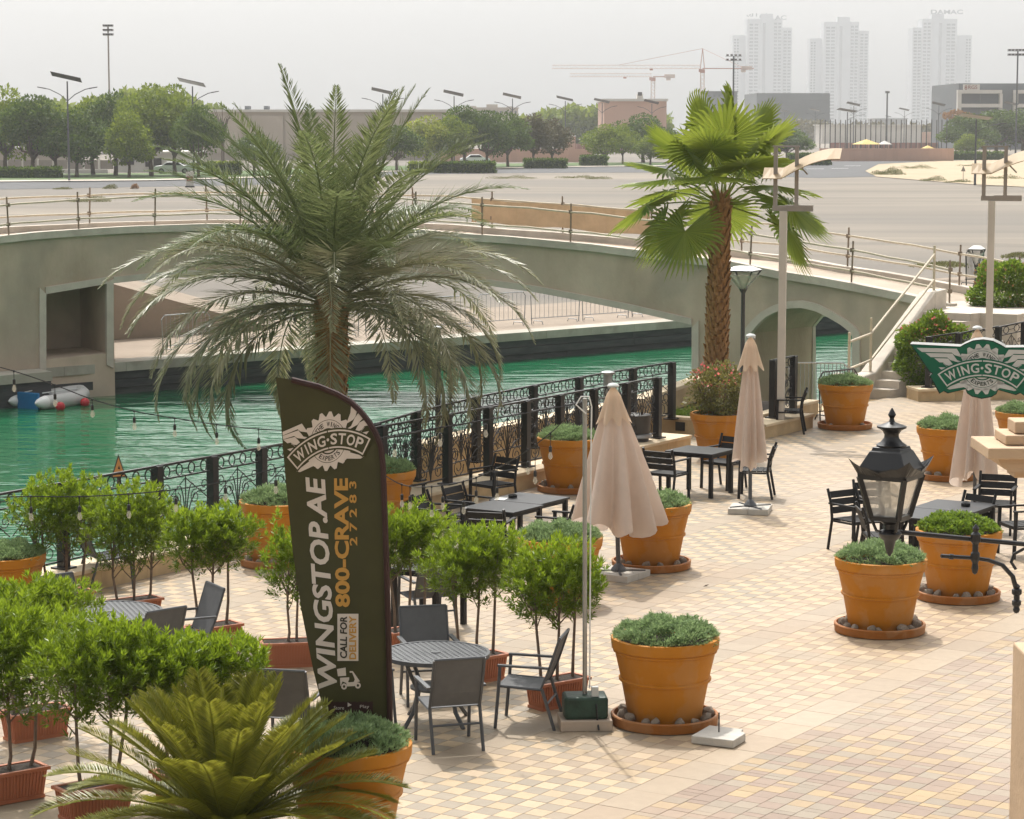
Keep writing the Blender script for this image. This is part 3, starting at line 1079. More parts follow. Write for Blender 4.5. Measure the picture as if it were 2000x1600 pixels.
def iron_railing(lab, posts, zb, h=1.12, post=0.125, group='black wrought iron railings', rise=None, ring=True):
    """posts: ground points in order; one thing with posts, rails, rings and scrollwork panels"""
    global ringmesh
    t = thing('iron_railing', lab, 'railing', group=group)
    zs = [zb + (rise[k] if rise else 0) for k in range(len(posts))]
    for p, z in zip(posts, zs):
        mb = MB()
        mb.box((p[0], p[1], z + h / 2), (post, post, h), TA)
        mb.build('post', 'iron', t, bevel=0.006)
        mb = MB()
        mb.box((p[0], p[1], z + 0.012), (post * 1.9, post * 1.9, 0.024), TA)
        mb.build('base_plate', 'iron', t)
    for (a, za), (b, zb_) in zip(zip(posts, zs), zip(posts[1:], zs[1:])):
        a, b = Vector((a[0], a[1], 0)), Vector((b[0], b[1], 0))
        d = (b - a)
        L = d.length
        d.normalize()
        a2, b2 = a + d * post * 0.5, b - d * post * 0.5
        Lp = (b2 - a2).length
        def at(x, z):
            f_ = x / Lp
            p = a2.lerp(b2, f_)
            return Vector((p.x, p.y, za + (zb_ - za) * f_ + z))
        mb = MB()
        mb.bar(at(-0.07, h - 0.005), at(Lp + 0.07, h - 0.005), 0.05, 0.03)
        mb.build('top_rail', 'iron', t)
        for z in (h - 0.20, 0.10):
            mb = MB()
            mb.bar(at(0, z), at(Lp, z), 0.025, 0.02)
            mb.build('rail', 'iron', t)
        n = max(2, round(Lp / 0.26))
        for k in range(n):
            x = Lp * (k + 0.5) / n
            mb = MB()
            mb.tube([at(x + 0.066 * math.cos(q * math.pi / 6), h - 0.105 + 0.075 * math.sin(q * math.pi / 6)) for q in range(13)], 0.010, 5, caps=False)
            mb.tube([at(x - 0.13, h - 0.105), at(x - 0.066, h - 0.105)], 0.007, 4)
            mb.tube([at(x + 0.066, h - 0.105), at(x + 0.13, h - 0.105)], 0.007, 4)
            mb.build('ring', 'iron', t)
        mb = MB()
        npan = max(1, round(Lp / 1.0))
        for k in range(npan):
            wd = Lp / npan
            for path in scroll_paths(wd, 0.11, h - 0.21):
                mb.tube([at(k * wd + x, z) for x, z in path], 0.0085, 4, caps=False)
        mb.build('scrollwork', 'iron', t)
    return t
ins = [19.5, 21.5, 23.39, 25.26, 26.43, 27.53, 28.95, 30.51, 32.3, 33.5, 34.66, 35.75, 36.9, 38.05, 39.2]
iron_railing('inner black iron railing on the stone kerb along the terrace tables', [W(q, -21.72) for q in ins], 0.30)
iron_railing('outer black iron railing curving out above the canal past the palm', [W(30.7, -21.98), W(32.34, -22.35), W(34.71, -22.75), W(36.79, -22.9), W(38.46, -22.95), W(40.45, -22.95), W(41.9, -22.9)], 0.30)
iron_railing('short black iron railing beside the tall cream lamp post', [W(43.3, -21.4), W(44.25, -21.42)], 0.28, h=1.15)
k0, k1, k2 = [v - Vector((0, 0.55, 0)) for v in (G(1805, 752, 0.27), G(1897, 752, 0.27), G(1988, 748, 0.27))]
kk = (k1 - k0)
plankerb('stone_kerb', 'beige stone kerb carrying the iron railing in front of the bougainvillea bush', [(Vector((k0.x - 0.35, k0.y, 0)), Vector((k2.x + 0.9, k2.y + 0.25, 0)))], -0.05, 0.27, 0.7, cat='kerb')
iron_railing('black iron railing stepping up in front of the bougainvillea bush', [k0, k0.lerp(k1, 0.62), k1, k1.lerp(k2, 0.45), k2], 0.27, h=1.13, rise=[0, 0.08, 0.14, 0.2, 0.28])
# ------------------------------------------------------------------ big terracotta pots
POT = [(0.355, 0.0), (0.37, 0.02), (0.44, 0.395), (0.465, 0.405), (0.468, 0.425), (0.448, 0.435), (0.505, 0.685), (0.525, 0.70), (0.525, 0.715),
       (0.520, 0.72), (0.540, 0.735), (0.548, 0.82), (0.545, 0.838), (0.525, 0.845), (0.500, 0.84), (0.490, 0.80), (0.480, 0.74)]
def mound(n, rad, hgt, ll, lw, seed, up=0.8, clump=6):
    """low cushion of small leaves: little rosettes scattered over a dome"""
    rg = np.random.default_rng(seed)
    m = n // clump
    r_ = rad * np.sqrt(rg.random(m))
    a_ = rg.random(m) * 2 * np.pi
    lump = 1 + 0.22 * np.sin(r_ * 9 * np.cos(a_ + seed) + seed) * np.sin(r_ * 8 * np.sin(a_ + seed * 2) + 1.3 * seed)
    dome = hgt * lump * np.sqrt(np.clip(1 - (r_ / (rad * 1.04)) ** 2, 0, 1)) * (0.75 + 0.5 * rg.random(m)) + 0.02 * np.sin(a_ * 5 + r_ * 20)
    base = np.stack([r_ * np.cos(a_), r_ * np.sin(a_), dome], 1)
    thin = np.sin(r_ * 14 * np.cos(a_ * 1.0 + seed) + 2.0 * seed) * np.sin(r_ * 13 * np.sin(a_ + 0.5 * seed))
    base[:, 2] -= np.where(thin > 0.55, 0.05, 0.0)
    shoot = rg.random(m) < 0.06
    base[:, 2] += np.where(shoot, 0.035 * rg.random(m), 0)
    base = np.repeat(base, clump, 0)
    N = len(base)
    d = unit(rg.normal(size=(N, 3)))
    d[:, 2] = np.abs(d[:, 2]) * 0.7 + up * 0.5
    out = np.stack([base[:, 0], base[:, 1], np.zeros(N)], 1) / rad
    d = unit(d + out * 0.5)
    base = base + d * rg.random((N, 1)) * ll * 0.8
    nn = unit(rg.normal(size=(N, 3)) * 0.7 + np.array([0, 0, 1]))
    V, F = leaves(base, d, nn, ll * (0.7 + 0.6 * rg.random(N)), lw * (0.7 + 0.6 * rg.random(N)))
    c = np.clip(0.15 + 0.55 * rg.random(N) + 0.35 * np.repeat(rg.random(m), clump) - 0.1, 0, 1)
    return V, F, c
def stonemesh(seed):
    rg = random.Random(seed)
    mb = MB()
    mb.sphere((0, 0, 0), 1.0, 8, 5)
    mb.v = [tuple(x * (0.82 + 0.36 * rg.random()) for x in v) for v in mb.v]
    o = mb.build('stone', 'stone', None, smooth=True)
    return o
STONES = [stonemesh(k) for k in range(5)]
POTSRC = []
def make_pot(label, loc, plant='cushion', saucer=True, seed=1, stones=14, group='big terracotta pots on the terrace', pile=0):
    t = thing('terracotta_pot', label, 'potted plant', loc, random.uniform(0, 6.28), group)
    z0 = 0.0
    if saucer:
        mb = MB()
        mb.lathe([(0.50, 0.0), (0.535, 0.01), (0.545, 0.10), (0.535, 0.11), (0.515, 0.11), (0.505, 0.05), (0.3, 0.045)], 40)
        mb.build('saucer', 'terracotta_saucer', t, smooth=True)
        z0 = 0.05
        rg = random.Random(seed)
        for k in range(stones):
            a_ = 2 * math.pi * k / max(1, stones) + rg.uniform(-0.14, 0.14)
            s_ = STONES[rg.randrange(5)]
            r_ = rg.uniform(0.043, 0.072)
            c = inst(s_, t, (rg.uniform(0.425, 0.455) * math.cos(a_), rg.uniform(0.425, 0.455) * math.sin(a_), 0.065 + r_ * 0.55), (rg.uniform(0, 3), rg.uniform(0, 3), rg.uniform(0, 3)))
            c.scale = (r_ * rg.uniform(0.9, 1.3), r_, r_ * rg.uniform(0.7, 1.0))
    mb = MB()
    mb.lathe([(r, z + z0) for r, z in POT], 48, cap1=False)
    mb.build('pot', 'terracotta', t, smooth=True)
    mb = MB()
    mb.lathe([(0.0, z0 + 0.775), (0.485, z0 + 0.765)], 32, cap0=False, cap1=False)
    mb.build('soil', 'soil', t)
    if plant == 'cushion':
        V, F, c = mound(11000, 0.51, 0.17, 0.046, 0.014, seed)
        V[:, 2] += z0 + 0.775
        npmesh('foliage', V, F, 'leaf_pot', t, c)
        rg = np.random.default_rng(seed + 50)
    elif plant == 'box':
        V, F, c = mound(7000, 0.50, 0.17, 0.045, 0.028, seed, up=0.4)
        V[:, 2] += z0 + 0.79
        npmesh('foliage', V, F, 'leaf_box', t, c)
    return t
def bush(parent, name, mat, c, rad, n, ll, lw, seed, shell=0.55, twig=None, boxy=0.0):
    """loose shrub: leaves through an uneven volume"""
    rg = np.random.default_rng(seed)
    d = unit(rg.normal(size=(n, 3)))
    lump = 1 + 0.16 * np.sin(d[:, 0] * 5 + seed) * np.cos(d[:, 1] * 4.3 + seed * 2) + 0.10 * np.sin(d[:, 2] * 9 + seed)
    if boxy:
        mx = np.max(np.abs(d), axis=1, keepdims=True)
        d2 = d / mx * 0.82
        d = d * (1 - boxy) + d2 * boxy
    r_ = (shell + (1 - shell) * rg.random(n) ** 0.6) * lump
    P = np.array(c) + d * r_[:, None] * np.array(rad)
    dd = unit(d + unit(rg.normal(size=(n, 3))) * 0.9 + np.array([0, 0, 0.25]))
    nn = unit(rg.normal(size=(n, 3)) * 0.6 + np.array([0, 0, 1]))
    V, F = leaves(P, dd, nn, ll * (0.7 + 0.6 * rg.random(n)), lw * (0.7 + 0.6 * rg.random(n)))
    return npmesh(name, V, F, mat, parent, np.clip(rg.random(n) * 0.8 + 0.2 * (d[:, 2] + 1) / 2, 0, 1))

pots = [
    (1298, 1412, 'terracotta pot of grey-green cushion plants beside the broken umbrella slab and green pole base', True, 14),
    (1718, 1233, 'terracotta pot of grey-green cushion plants below the hanging black lantern', True, 15),
    (1272, 1108, 'terracotta pot of cushion plants beside the wide beige folded umbrella', True, 12),
    (1093, 1176, 'terracotta pot of cushion plants half hidden behind the small trough trees and steel pole', False, 0),
    (1113, 958, 'terracotta pot of cushion plants standing against the railing behind the wide folded umbrella', True, 9),
    (1650, 836, 'terracotta pot of cushion plants at the foot of the stone steps', True, 4),
    (1851, 934, 'terracotta pot of cushion plants behind the beige umbrella under the green sign', True, 9),
    (2001, 893, 'terracotta pot of cushion plants cut by the frame beside the stone corbel', False, 0),
    (742, 1032, 'terracotta pot of cushion plants by the railing peeping out behind the banner', True, 6),
    (546, 1102, 'terracotta pot of cushion plants just behind the pointed edge of the banner', True, 12),
    (4, 1215, 'terracotta pot of cushion plants behind the small trees, next to the lattice table', False, 0),
    (680, 1640, 'terracotta pot of long grassy cushion plants that holds the tall banner', False, 0),
]
for k, (px, py, lab, sc, ns_) in enumerate(pots):
    make_pot(lab, G(px, py), 'cushion', sc, 20 + k, ns_)
make_pot('terracotta pot of clipped bright green box behind the lantern bracket', G(1870, 1168), 'box', True, 61, 14)
pb = make_pot('terracotta pot of pink flowering bougainvillea beside the tall palm trunk', G(1406, 896), None, False, 71, 0)
bush(pb, 'foliage', 'leaf_boug', (0, 0, 1.22), (0.56, 0.56, 0.50), 5200, 0.065, 0.034, 5, 0.35, boxy=0.4)
bush(pb, 'flowers', 'petal', (0.0, 0.15, 1.50), (0.50, 0.40, 0.20), 130, 0.05, 0.045, 6, 0.6)
mb = MB()
rg = random.Random(4)
for k in range(16):
    a_ = rg.uniform(0, 6.28)
    mb.tube([(0.1 * math.cos(a_), 0.1 * math.sin(a_), 0.77), (0.3 * math.cos(a_), 0.3 * math.sin(a_), 1.05), (0.45 * math.cos(a_), 0.45 * math.sin(a_), 1.4)], [0.014, 0.010, 0.005], 5)
mb.build('stems', 'stem_bark', pb)
for s_ in STONES:
    bpy.data.objects.remove(s_)

# ------------------------------------------------------------------ planting troughs with little standard trees
def oleander_foliage(parent, stems, seed, dens=1.0, wide=0.30, flat=1.0):
    rg = np.random.default_rng(seed)
    Ps, Ds, Cs = [], [], []
    for (sx, sy, zt, zb) in stems:
        n = int(235 * dens)
        d = unit(rg.normal(size=(n, 3)))
        rr = rg.random(n) ** 0.4
        cz = (zt + zb) / 2 + 0.06
        hh = (zt - zb) / 2
        lump = 1 + 0.22 * np.sin(d[:, 0] * 4 + sx * 20) * np.sin(d[:, 1] * 4 + seed)
        P = np.stack([sx + d[:, 0] * rr * lump * wide, sy + d[:, 1] * rr * lump * wide, cz + d[:, 2] * rr * hh * lump * flat], 1)
        # shoot axis: outward and up
        D = unit(d * 0.55 + np.array([0, 0, 1.0]) + rg.normal(size=(n, 3)) * 0.25)
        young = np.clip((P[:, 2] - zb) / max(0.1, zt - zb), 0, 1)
        for p, ax, y_ in zip(P, D, young):
            m = 13 if y_ > 0.55 else 9
            a_ = np.arange(m) * 2.4 + rg.random() * 6
            t1 = unit(np.cross(ax, [0.3, 0.9, 0.2]))
            t2 = np.cross(ax, t1)
            el = np.linspace(0.15, 1.15, m)
            dirs = (np.cos(el)[:, None] * ax + np.sin(el)[:, None] * (np.cos(a_)[:, None] * t1 + np.sin(a_)[:, None] * t2))
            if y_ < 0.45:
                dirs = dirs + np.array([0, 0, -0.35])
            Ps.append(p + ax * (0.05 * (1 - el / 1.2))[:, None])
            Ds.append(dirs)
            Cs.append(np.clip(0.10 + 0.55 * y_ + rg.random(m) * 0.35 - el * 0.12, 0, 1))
    P, D, C = np.concatenate(Ps), np.concatenate(Ds), np.concatenate(Cs)
    n = len(P)
    nn = unit(rg.normal(size=(n, 3)) * 0.4 + np.array([0, 0, 1]))
    V, F = leaves(P, D, nn, 0.082 * (0.7 + 0.5 * rg.random(n)), 0.019 * (0.8 + 0.5 * rg.random(n)), 0.15)
    return npmesh('foliage', V, F, 'leaf_oleander', parent, C)
def make_trough(label, loc, rz, stems, seed, dens=1.0, wide=0.30, L=0.64, flat=1.0):
    t = thing('trough_tree', label, 'potted tree', loc, rz, 'small trees in plastic troughs')
    wd, h = 0.29, 0.27
    mb = MB()
    a, b, c, d = L / 2 * 0.88, wd / 2 * 0.82, L / 2 * 0.97, wd / 2 * 0.96
    mb.hexa([(-a, -b, 0.03), (a, -b, 0.03), (a, b, 0.03), (-a, b, 0.03), (-c, -d, h), (c, -d, h), (c, d, h), (-c, d, h)])
    n = 18
    for s_ in (-1, 1):
        for k in range(n):
            x = -0.92 + 1.84 * k / (n - 1)
            mb.bar((x * a, s_ * (b + 0.003), 0.04), (x * c * 0.99, s_ * (d + 0.003), h - 0.02), 0.014, 0.008, (0, 1, 0))
    for s_ in (-1, 1):
        for k in range(7):
            y = -0.85 + 1.7 * k / 6
            mb.bar((s_ * (a + 0.003), y * b, 0.04), (s_ * (c + 0.003), y * d, h - 0.02), 0.014, 0.008, (1, 0, 0))
    mb.box((0, 0, 0.015), (2 * a * 1.04, 2 * b * 1.06, 0.03))
    mb.build('trough', 'trough_plastic', t)
    mb = MB()
    for s_ in (-1, 1):
        mb.box((0, s_ * (d + 0.004), h + 0.002), (L + 0.03, 0.035, 0.03))
        mb.box((s_ * (L / 2 - 0.002), 0, h + 0.0035), (0.035, wd - 0.06, 0.027))
    mb.build('rim', 'trough_plastic', t)
    mb = MB()
    mb.box((0, 0, h + 0.004), (L - 0.06, wd - 0.06, 0.01))
    mb.build('soil', 'soil', t)
    rg = random.Random(seed)
    for (sx, sy, zt, zb) in stems:
        mb = MB()
        x0 = max(-L / 2 + 0.1, min(L / 2 - 0.1, sx * 0.8))
        k1_ = (x0 + (sx - x0) * 0.4 + rg.uniform(-0.02, 0.02), sy * 0.4, zb * 0.6)
        k2_ = (sx, sy, zb + 0.05)
        mb.tube([(x0, 0, h), k1_, k2_, (sx + rg.uniform(-0.03, 0.03), sy, (zt + zb) / 2)], [0.019, 0.016, 0.014, 0.008], 6)
        for q in range(7):
            an = rg.uniform(0, 6.28)
            zz = zb + rg.uniform(-0.02, 0.3)
            mb.tube([(sx, sy, zz), (sx + 0.12 * math.cos(an), sy + 0.12 * math.sin(an), zz + 0.13), (sx + 0.21 * math.cos(an), sy + 0.21 * math.sin(an), zz + 0.30)], [0.008, 0.006, 0.003], 4)
        mb.build('stem', 'stem_bark', t)
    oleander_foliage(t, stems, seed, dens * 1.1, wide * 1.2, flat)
    return t
RT = R(38)
E3 = lambda zt, zb, sp=0.26: [(-sp, 0.02, zt, zb), (0.0, -0.03, zt + 0.03, zb - 0.04), (sp, 0.03, zt - 0.04, zb + 0.02)]
make_trough('small tree trough standing behind the steel pole with the green base', G(1088, 1378), RT, E3(1.66, 0.80), 101, 1.0, 0.31)
make_trough('small tree trough behind the chair that stands side-on to the front lattice table', G(932, 1330), RT, E3(1.62, 0.82, 0.27), 102, 1.0, 0.31)
make_trough('small tree trough touching the dark hem of the banner', G(800, 1275), RT, E3(1.60, 0.85, 0.25), 103, 0.9, 0.28)
make_trough('sparse small tree trough beside the pale edge of the banner', G(566, 1300), R(10), [(-0.02, 0, 1.58, 0.62), (0.10, 0.05, 1.45, 0.7)], 104, 0.55, 0.27)
make_trough('small tree trough standing behind the far lattice table beside the side-on chair', G(415, 1268), RT, E3(1.58, 0.86, 0.24), 105, 0.95, 0.30)
make_trough('small tree trough between two others behind the far lattice table', G(262, 1215), RT, E3(1.62, 0.55, 0.27), 106, 1.0, 0.32)
make_trough('small tree trough next to the terracotta pot behind the far lattice table', G(130, 1200), RT, E3(1.66, 0.75, 0.30), 107, 1.0, 0.34)
make_trough('big tree trough cut by the frame with dense crown beside the cycad', G(18, 1562), RT, E3(1.72, 0.70, 0.30), 108, 1.2, 0.36)
make_trough('big tree trough half under the cycad with dense spreading crown', G(185, 1592), RT, [(-0.16, 0, 1.70, 0.72), (0.18, 0.0, 1.66, 0.75), (0.36, 0.05, 1.60, 0.8)], 109, 1.2, 0.36)
make_trough('low tree trough hidden behind the cycad with a flat crown', G(372, 1560), RT, [(-0.3, 0, 1.46, 0.8), (0.05, 0.02, 1.44, 0.78), (0.4, 0.0, 1.36, 0.85)], 110, 1.15, 0.34)
make_trough('tree trough between the far lattice table and the cut tree trough', G(70, 1440), RT, E3(1.52, 0.80, 0.3), 111, 1.0, 0.34)

# ------------------------------------------------------------------ date palm
def frond_curve(c, az, e0, L, droop, n=18, side=0.0):
    pts, p, e = [Vector(c)], Vector(c), e0
    for k in range(n):
        s_ = (k + 1) / n
        e = e0 - droop * s_ ** 1.6
        a_ = az + side * s_
        p = p + Vector((math.cos(e) * math.cos(a_), math.cos(e) * math.sin(a_), math.sin(e))) * L / n
        pts.append(p.copy())
    return pts
def make_frond(parent, pts, nl, ll, lw, mat, ang=0.75, vee=0.5, droopl=0.0, start=0.14, rr=0.018, rg=None, tipcol=0.0, peak=0.42):
    V, F, C = [], [], []
    arr = np.array([tuple(p) for p in pts])
    seg_ = np.linalg.norm(np.diff(arr, axis=0), axis=1)
    cum = np.concatenate([[0], np.cumsum(seg_)])
    L = cum[-1]
    ts = np.linspace(start, 0.995, nl)
    s_ = ts * L
    P = np.stack([np.interp(s_, cum, arr[:, k]) for k in range(3)], 1)
    P2 = np.stack([np.interp(np.minimum(s_ + 0.03 * L, L), cum, arr[:, k]) for k in range(3)], 1)
    P1 = np.stack([np.interp(np.maximum(s_ - 0.03 * L, 0), cum, arr[:, k]) for k in range(3)], 1)
    T = unit(P2 - P1)
    side = unit(np.cross(T, np.array([0, 0, 1.0]) + 1e-3))
    upv = np.cross(side, T)
    prof_ = (0.38 + 0.62 * np.clip(ts / 0.6, 0, 1)) * np.sqrt(np.clip((1.03 - ts) * 6, 0.12, 1)) if peak < 0.4 else np.clip(np.sin(np.pi * np.clip((ts - start) / (1 - start), 0, 1) ** peak * 0.93 + 0.12), 0.12, 1)
    Pl, Dl, Nl, Ll, Cl = [], [], [], [], []
    for sg in (-1, 1):
        jit = rg.normal(size=nl) * (0.03 if peak < 0.4 else 0.10)
        aa = ang * (1 - (0.22 if peak < 0.4 else 0.34) * ts) + jit
        vv = vee + rg.normal(size=nl) * (0.04 if peak < 0.4 else 0.18)
        D = T * np.cos(aa)[:, None] + np.sin(aa)[:, None] * (sg * side * np.cos(vv)[:, None] + upv * np.sin(vv)[:, None])
        D = unit(D + np.array([0, 0, -droopl]))
        Pl.append(P)
        Dl.append(D)
        Nl.append(unit(upv + sg * side * 0.4))
        Ll.append(ll * prof_ * (0.85 + 0.3 * rg.random(nl)))
        Cl.append(np.clip(rg.random(nl) * 0.6 + 0.2 + tipcol * ts, 0, 1))
    Vv, Ff = leaves(np.concatenate(Pl), np.concatenate(Dl), np.concatenate(Nl), np.concatenate(Ll), lw, 0.2)
    mb = MB()
    mb.tube(pts, [rr * (1 - 0.85 * k / (len(pts) - 1)) for k in range(len(pts))], 5)
    nV = len(Vv)
    rv = np.array(mb.v)
    rf = np.array([f for f in mb.f if len(f) == 4]) + nV
    return npmesh('frond', np.concatenate([Vv, rv]), np.concatenate([Ff, rf]), mat, parent, np.concatenate([np.concatenate(Cl), np.full(len(rf), 0.75)]))
def palm_trunk(parent, pts, radii, nscale, seed, mat='palm_bark', sl=0.16):
    rg = random.Random(seed)
    mb = MB()
    mb.tube(pts, radii, 14)
    mb.build('trunk', mat, parent, smooth=True)
    mb = MB()
    tot = len(pts) - 1
    for k in range(nscale):
        t = k / nscale
        f_ = t * tot
        q = min(int(f_), tot - 1)
        p = Vector(pts[q]).lerp(Vector(pts[q + 1]), f_ - q)
        r_ = radii[q] + (radii[q + 1] - radii[q]) * (f_ - q)
        a_ = k * 2.39996
        o_ = Vector((math.cos(a_), math.sin(a_), 0))
        s_ = Vector((-math.sin(a_), math.cos(a_), 0))
        b_ = p + o_ * r_ * 0.93
        wd = r_ * 0.36
        h_ = sl * rg.uniform(0.8, 1.3)
        tip = b_ + o_ * (0.05 + 0.05 * rg.random()) + Vector((0, 0, h_))
        mb.add([b_ - s_ * wd - Vector((0, 0, h_ * 0.5)), b_ + s_ * wd - Vector((0, 0, h_ * 0.5)), b_ + o_ * 0.045 - Vector((0, 0, h_ * 0.2)), tip - s_ * wd * 0.5, tip + s_ * wd * 0.5, b_ + Vector((0, 0, h_ * 0.7))],
               [(0, 1, 2), (0, 2, 3), (1, 4, 2), (2, 4, 3), (0, 3, 5), (1, 5, 4), (3, 4, 5)])
    o = mb.build('leaf_bases', mat, parent)
    o['kind'] = 'stuff'
dp = AT(640, 700, 39.6)
DPX, DPY = dp.x, dp.y
date = thing('date_palm', 'grey-green date palm with arching feathery fronds beside the canal behind the banner', 'palm tree', (DPX, DPY, -0.12))
tz = 3.15
palm_trunk(date, [(0, 0, 0), (0.03, 0, 0.9), (0.06, 0, 1.8), (0.08, 0, 2.5), (0.06, 0, 3.1), (0.05, 0, 3.5)], [0.30, 0.24, 0.225, 0.22, 0.23, 0.14], 190, 3)
rg = np.random.default_rng(5)
NF = 76
for k in range(NF):
    t = (k + 0.5) / NF
    az = k * 2.39996 + rg.normal() * 0.15
    e0 = R(84) - R(84) * t ** 0.8 + rg.normal() * 0.07
    L = 3.55 + 0.2 * math.sin(math.pi * t) + rg.normal() * 0.18
    dr = R(16) + R(112) * t ** 0.8 + rg.normal() * 0.10
    c = (0.06 + 0.12 * math.cos(az), 0.12 * math.sin(az), tz + 0.35 * (1 - t))
    pts = frond_curve(c, az, e0, L, dr, side=rg.normal() * 0.15)
    make_frond(date, pts, 100, 0.66, 0.026 + 0.010 * t, 'leaf_date_green' if t < 0.42 else 'leaf_date', 1.02 + 0.1 * t, 0.36, 0.05 + 0.32 * t, 0.10, 0.024, rg, tipcol=0.1, peak=0.62)

# ------------------------------------------------------------------ fan palm
fp = G(1398, 806, 0.0)
fan = thing('fan_palm', 'bright green fan palm with a shaggy brown trunk in front of the bridge', 'palm tree', (fp.x, fp.y, 0))
FY = fp.y
fz = AT(1402, 392, FY).z
palm_trunk(fan, [(0, 0, -0.2), (0.0, 0, 0.8), (0.01, 0, 1.8), (0.03, 0, 2.8), (0.06, 0, fz - 0.2), (0.06, 0, fz + 0.1)], [0.24, 0.215, 0.205, 0.195, 0.185, 0.11], 420, 9, sl=0.13)
def fan_leaf(parent, base, az, el, pet, rad, droop, rg, dry=False):
    """petiole, then pleated blade of segments with free, drooping tips"""
    base = Vector(base)
    d = Vector((math.cos(el) * math.cos(az), math.cos(el) * math.sin(az), math.sin(el)))
    hub = base + d * pet + Vector((0, 0, -0.06 * pet))
    s_ = Vector((-math.sin(az), math.cos(az), 0))
    e2 = el - droop
    f_ = Vector((math.cos(e2) * math.cos(az), math.cos(e2) * math.sin(az), math.sin(e2)))
    nrm = s_.cross(f_)
    n = 40
    V, F, C = [], [], []
    span = R(150)
    for k in range(n):
        t = (k + 0.5) / n * 2 - 1
        a_ = t * span
        wdt = span / n * 1.06
        def dirv(a):
            return f_ * math.cos(a) + s_ * math.sin(a)
        r1 = rad * (0.54 + 0.06 * math.cos(a_))
        r2 = rad * (1.0 - 0.12 * abs(t)) * (0.94 + 0.12 * rg.random())
        cup = 0.16 * rad
        d0, dl, dr_ = dirv(a_), dirv(a_ - wdt), dirv(a_ + wdt)
        m0 = hub + d0 * r1 + nrm * (0.018 + cup * 0.4)
        ml = hub + dl * r1 * 0.98 + nrm * (cup * 0.4 - 0.012)
        mr = hub + dr_ * r1 * 0.98 + nrm * (cup * 0.4 - 0.012)
        g = Vector((0, 0, -1)) * rad * (0.05 + 0.13 * rg.random())
        m2 = hub + d0 * (r1 * 0.45 + r2 * 0.55) + nrm * cup * 0.45 + g * 0.25
        tip = hub + d0 * r2 * 0.97 + g
        q = len(V)
        wv = s_ * 0.0
        V += [hub, ml, m0, mr, m2 + (ml - m0) * 0.55, m2 + (mr - m0) * 0.55, tip]
        F += [(q, q + 1, q + 2, q + 2), (q, q + 2, q + 3, q + 3), (q + 1, q + 4, q + 2, q + 2), (q + 2, q + 5, q + 3, q + 3), (q + 4, q + 6, q + 2, q + 2), (q + 2, q + 6, q + 5, q + 5)]
        cc = 0.35 + 0.4 * rg.random()
        C += [cc] * 6
    V = [tuple(v) for v in V]
    F3 = [f[:3] for f in F]
    mb = MB()
    mb.tube([base, base + d * pet * 0.5, hub], [0.022, 0.016, 0.010], 5, caps=False)
    q = len(V)
    for f in mb.f:
        F3 += [(f[0] + q, f[1] + q, f[2] + q), (f[0] + q, f[2] + q, f[3] + q)]
        C += [0.9, 0.9]
    return npmesh('fan_leaf', np.array(V + mb.v), np.array(F3), 'leaf_dry' if dry else 'leaf_fan', parent, np.array(C))
rg = np.random.default_rng(21)
NL = 23
for k in range(NL):
    t = (k + 0.5) / NL
    az = k * 2.39996 + rg.normal() * 0.2
    el = R(84) - R(104) * t + rg.normal() * 0.10
    fan_leaf(fan, (0.06 + 0.1 * math.cos(az), 0.1 * math.sin(az), fz + 0.05 - 0.15 * t), az, el, 1.22 + 0.35 * rg.random(), 1.10 + 0.06 * rg.normal(), R(-2) + R(50) * t, rg)

# ------------------------------------------------------------------ cycad in the foreground
cy = AT(440, 1612, 19.3)
cyc = thing('cycad', 'olive green sago cycad with stiff radiating fronds in front of the tree troughs', 'cycad', (cy.x, cy.y, 0))
mb = MB()
mb.lathe([(r * 0.8, z * 0.36) for r, z in POT], 40, cap1=False)
mb.build('pot', 'terracotta', cyc, smooth=True)
mb = MB()
mb.lathe([(0.17, 0.2), (0.18, cy.z - 0.16), (0.14, cy.z - 0.05), (0.05, cy.z + 0.02)], 12)
mb.build('trunk', 'palm_bark', cyc)
rg = np.random.default_rng(31)
NC = 82
for k in range(NC):
    t = (k + 0.5) / NC
    az = k * 2.39996 + rg.normal() * 0.12
    if t < 0.62:
        e0, L, dr = R(83) - R(48) * (t / 0.62) ** 1.2 + rg.normal() * 0.05, 1.20 + 0.22 * t, R(12) + R(14) * t
    else:
        u = (t - 0.62) / 0.38
        e0, L, dr = R(34) - R(26) * u + rg.normal() * 0.05, 1.46 + 0.12 * u, R(46) + R(14) * u
    pts = frond_curve((0.06 * math.cos(az), 0.06 * math.sin(az), cy.z - 0.02), az, e0, L + 0.05 * rg.normal(), dr, 12)
    make_frond(cyc, pts, 165, 0.185, 0.0145, 'leaf_cycad', 1.22, 0.30, 0.0, 0.08, 0.013, rg, peak=0.36)

# ------------------------------------------------------------------ bushes by the stairs
rb = AT(1962, 585, 59.0)
t = thing('round_bush', 'big round clipped bush beside the top of the stairs', 'bush', (rb.x, rb.y, 0))
bush(t, 'foliage', 'leaf_box', (0, 0, rb.z), (0.80, 0.8, 0.86), 15000, 0.085, 0.055, 7, 0.75)
bush(t, 'flowers', 'leaf_dry', (0, 0, rb.z), (0.82, 0.82, 0.9), 500, 0.07, 0.05, 8, 0.92)
mb = MB()
mb.tube([(0, 0, 1.0), (0, 0, rb.z)], [0.12, 0.06], 8)
mb.build('trunk', 'bark', t)
bb = AT(1822, 690, W(51.5, -21.4).y)
t = thing('bougainvillea_bush', 'leafy bougainvillea bush with pink flowers beside the stone steps', 'bush', (bb.x, bb.y, 0))
bush(t, 'foliage', 'leaf_box', (0, 0, bb.z - 0.03), (0.86, 0.55, 0.90), 15000, 0.08, 0.05, 17, 0.6, boxy=0.5)
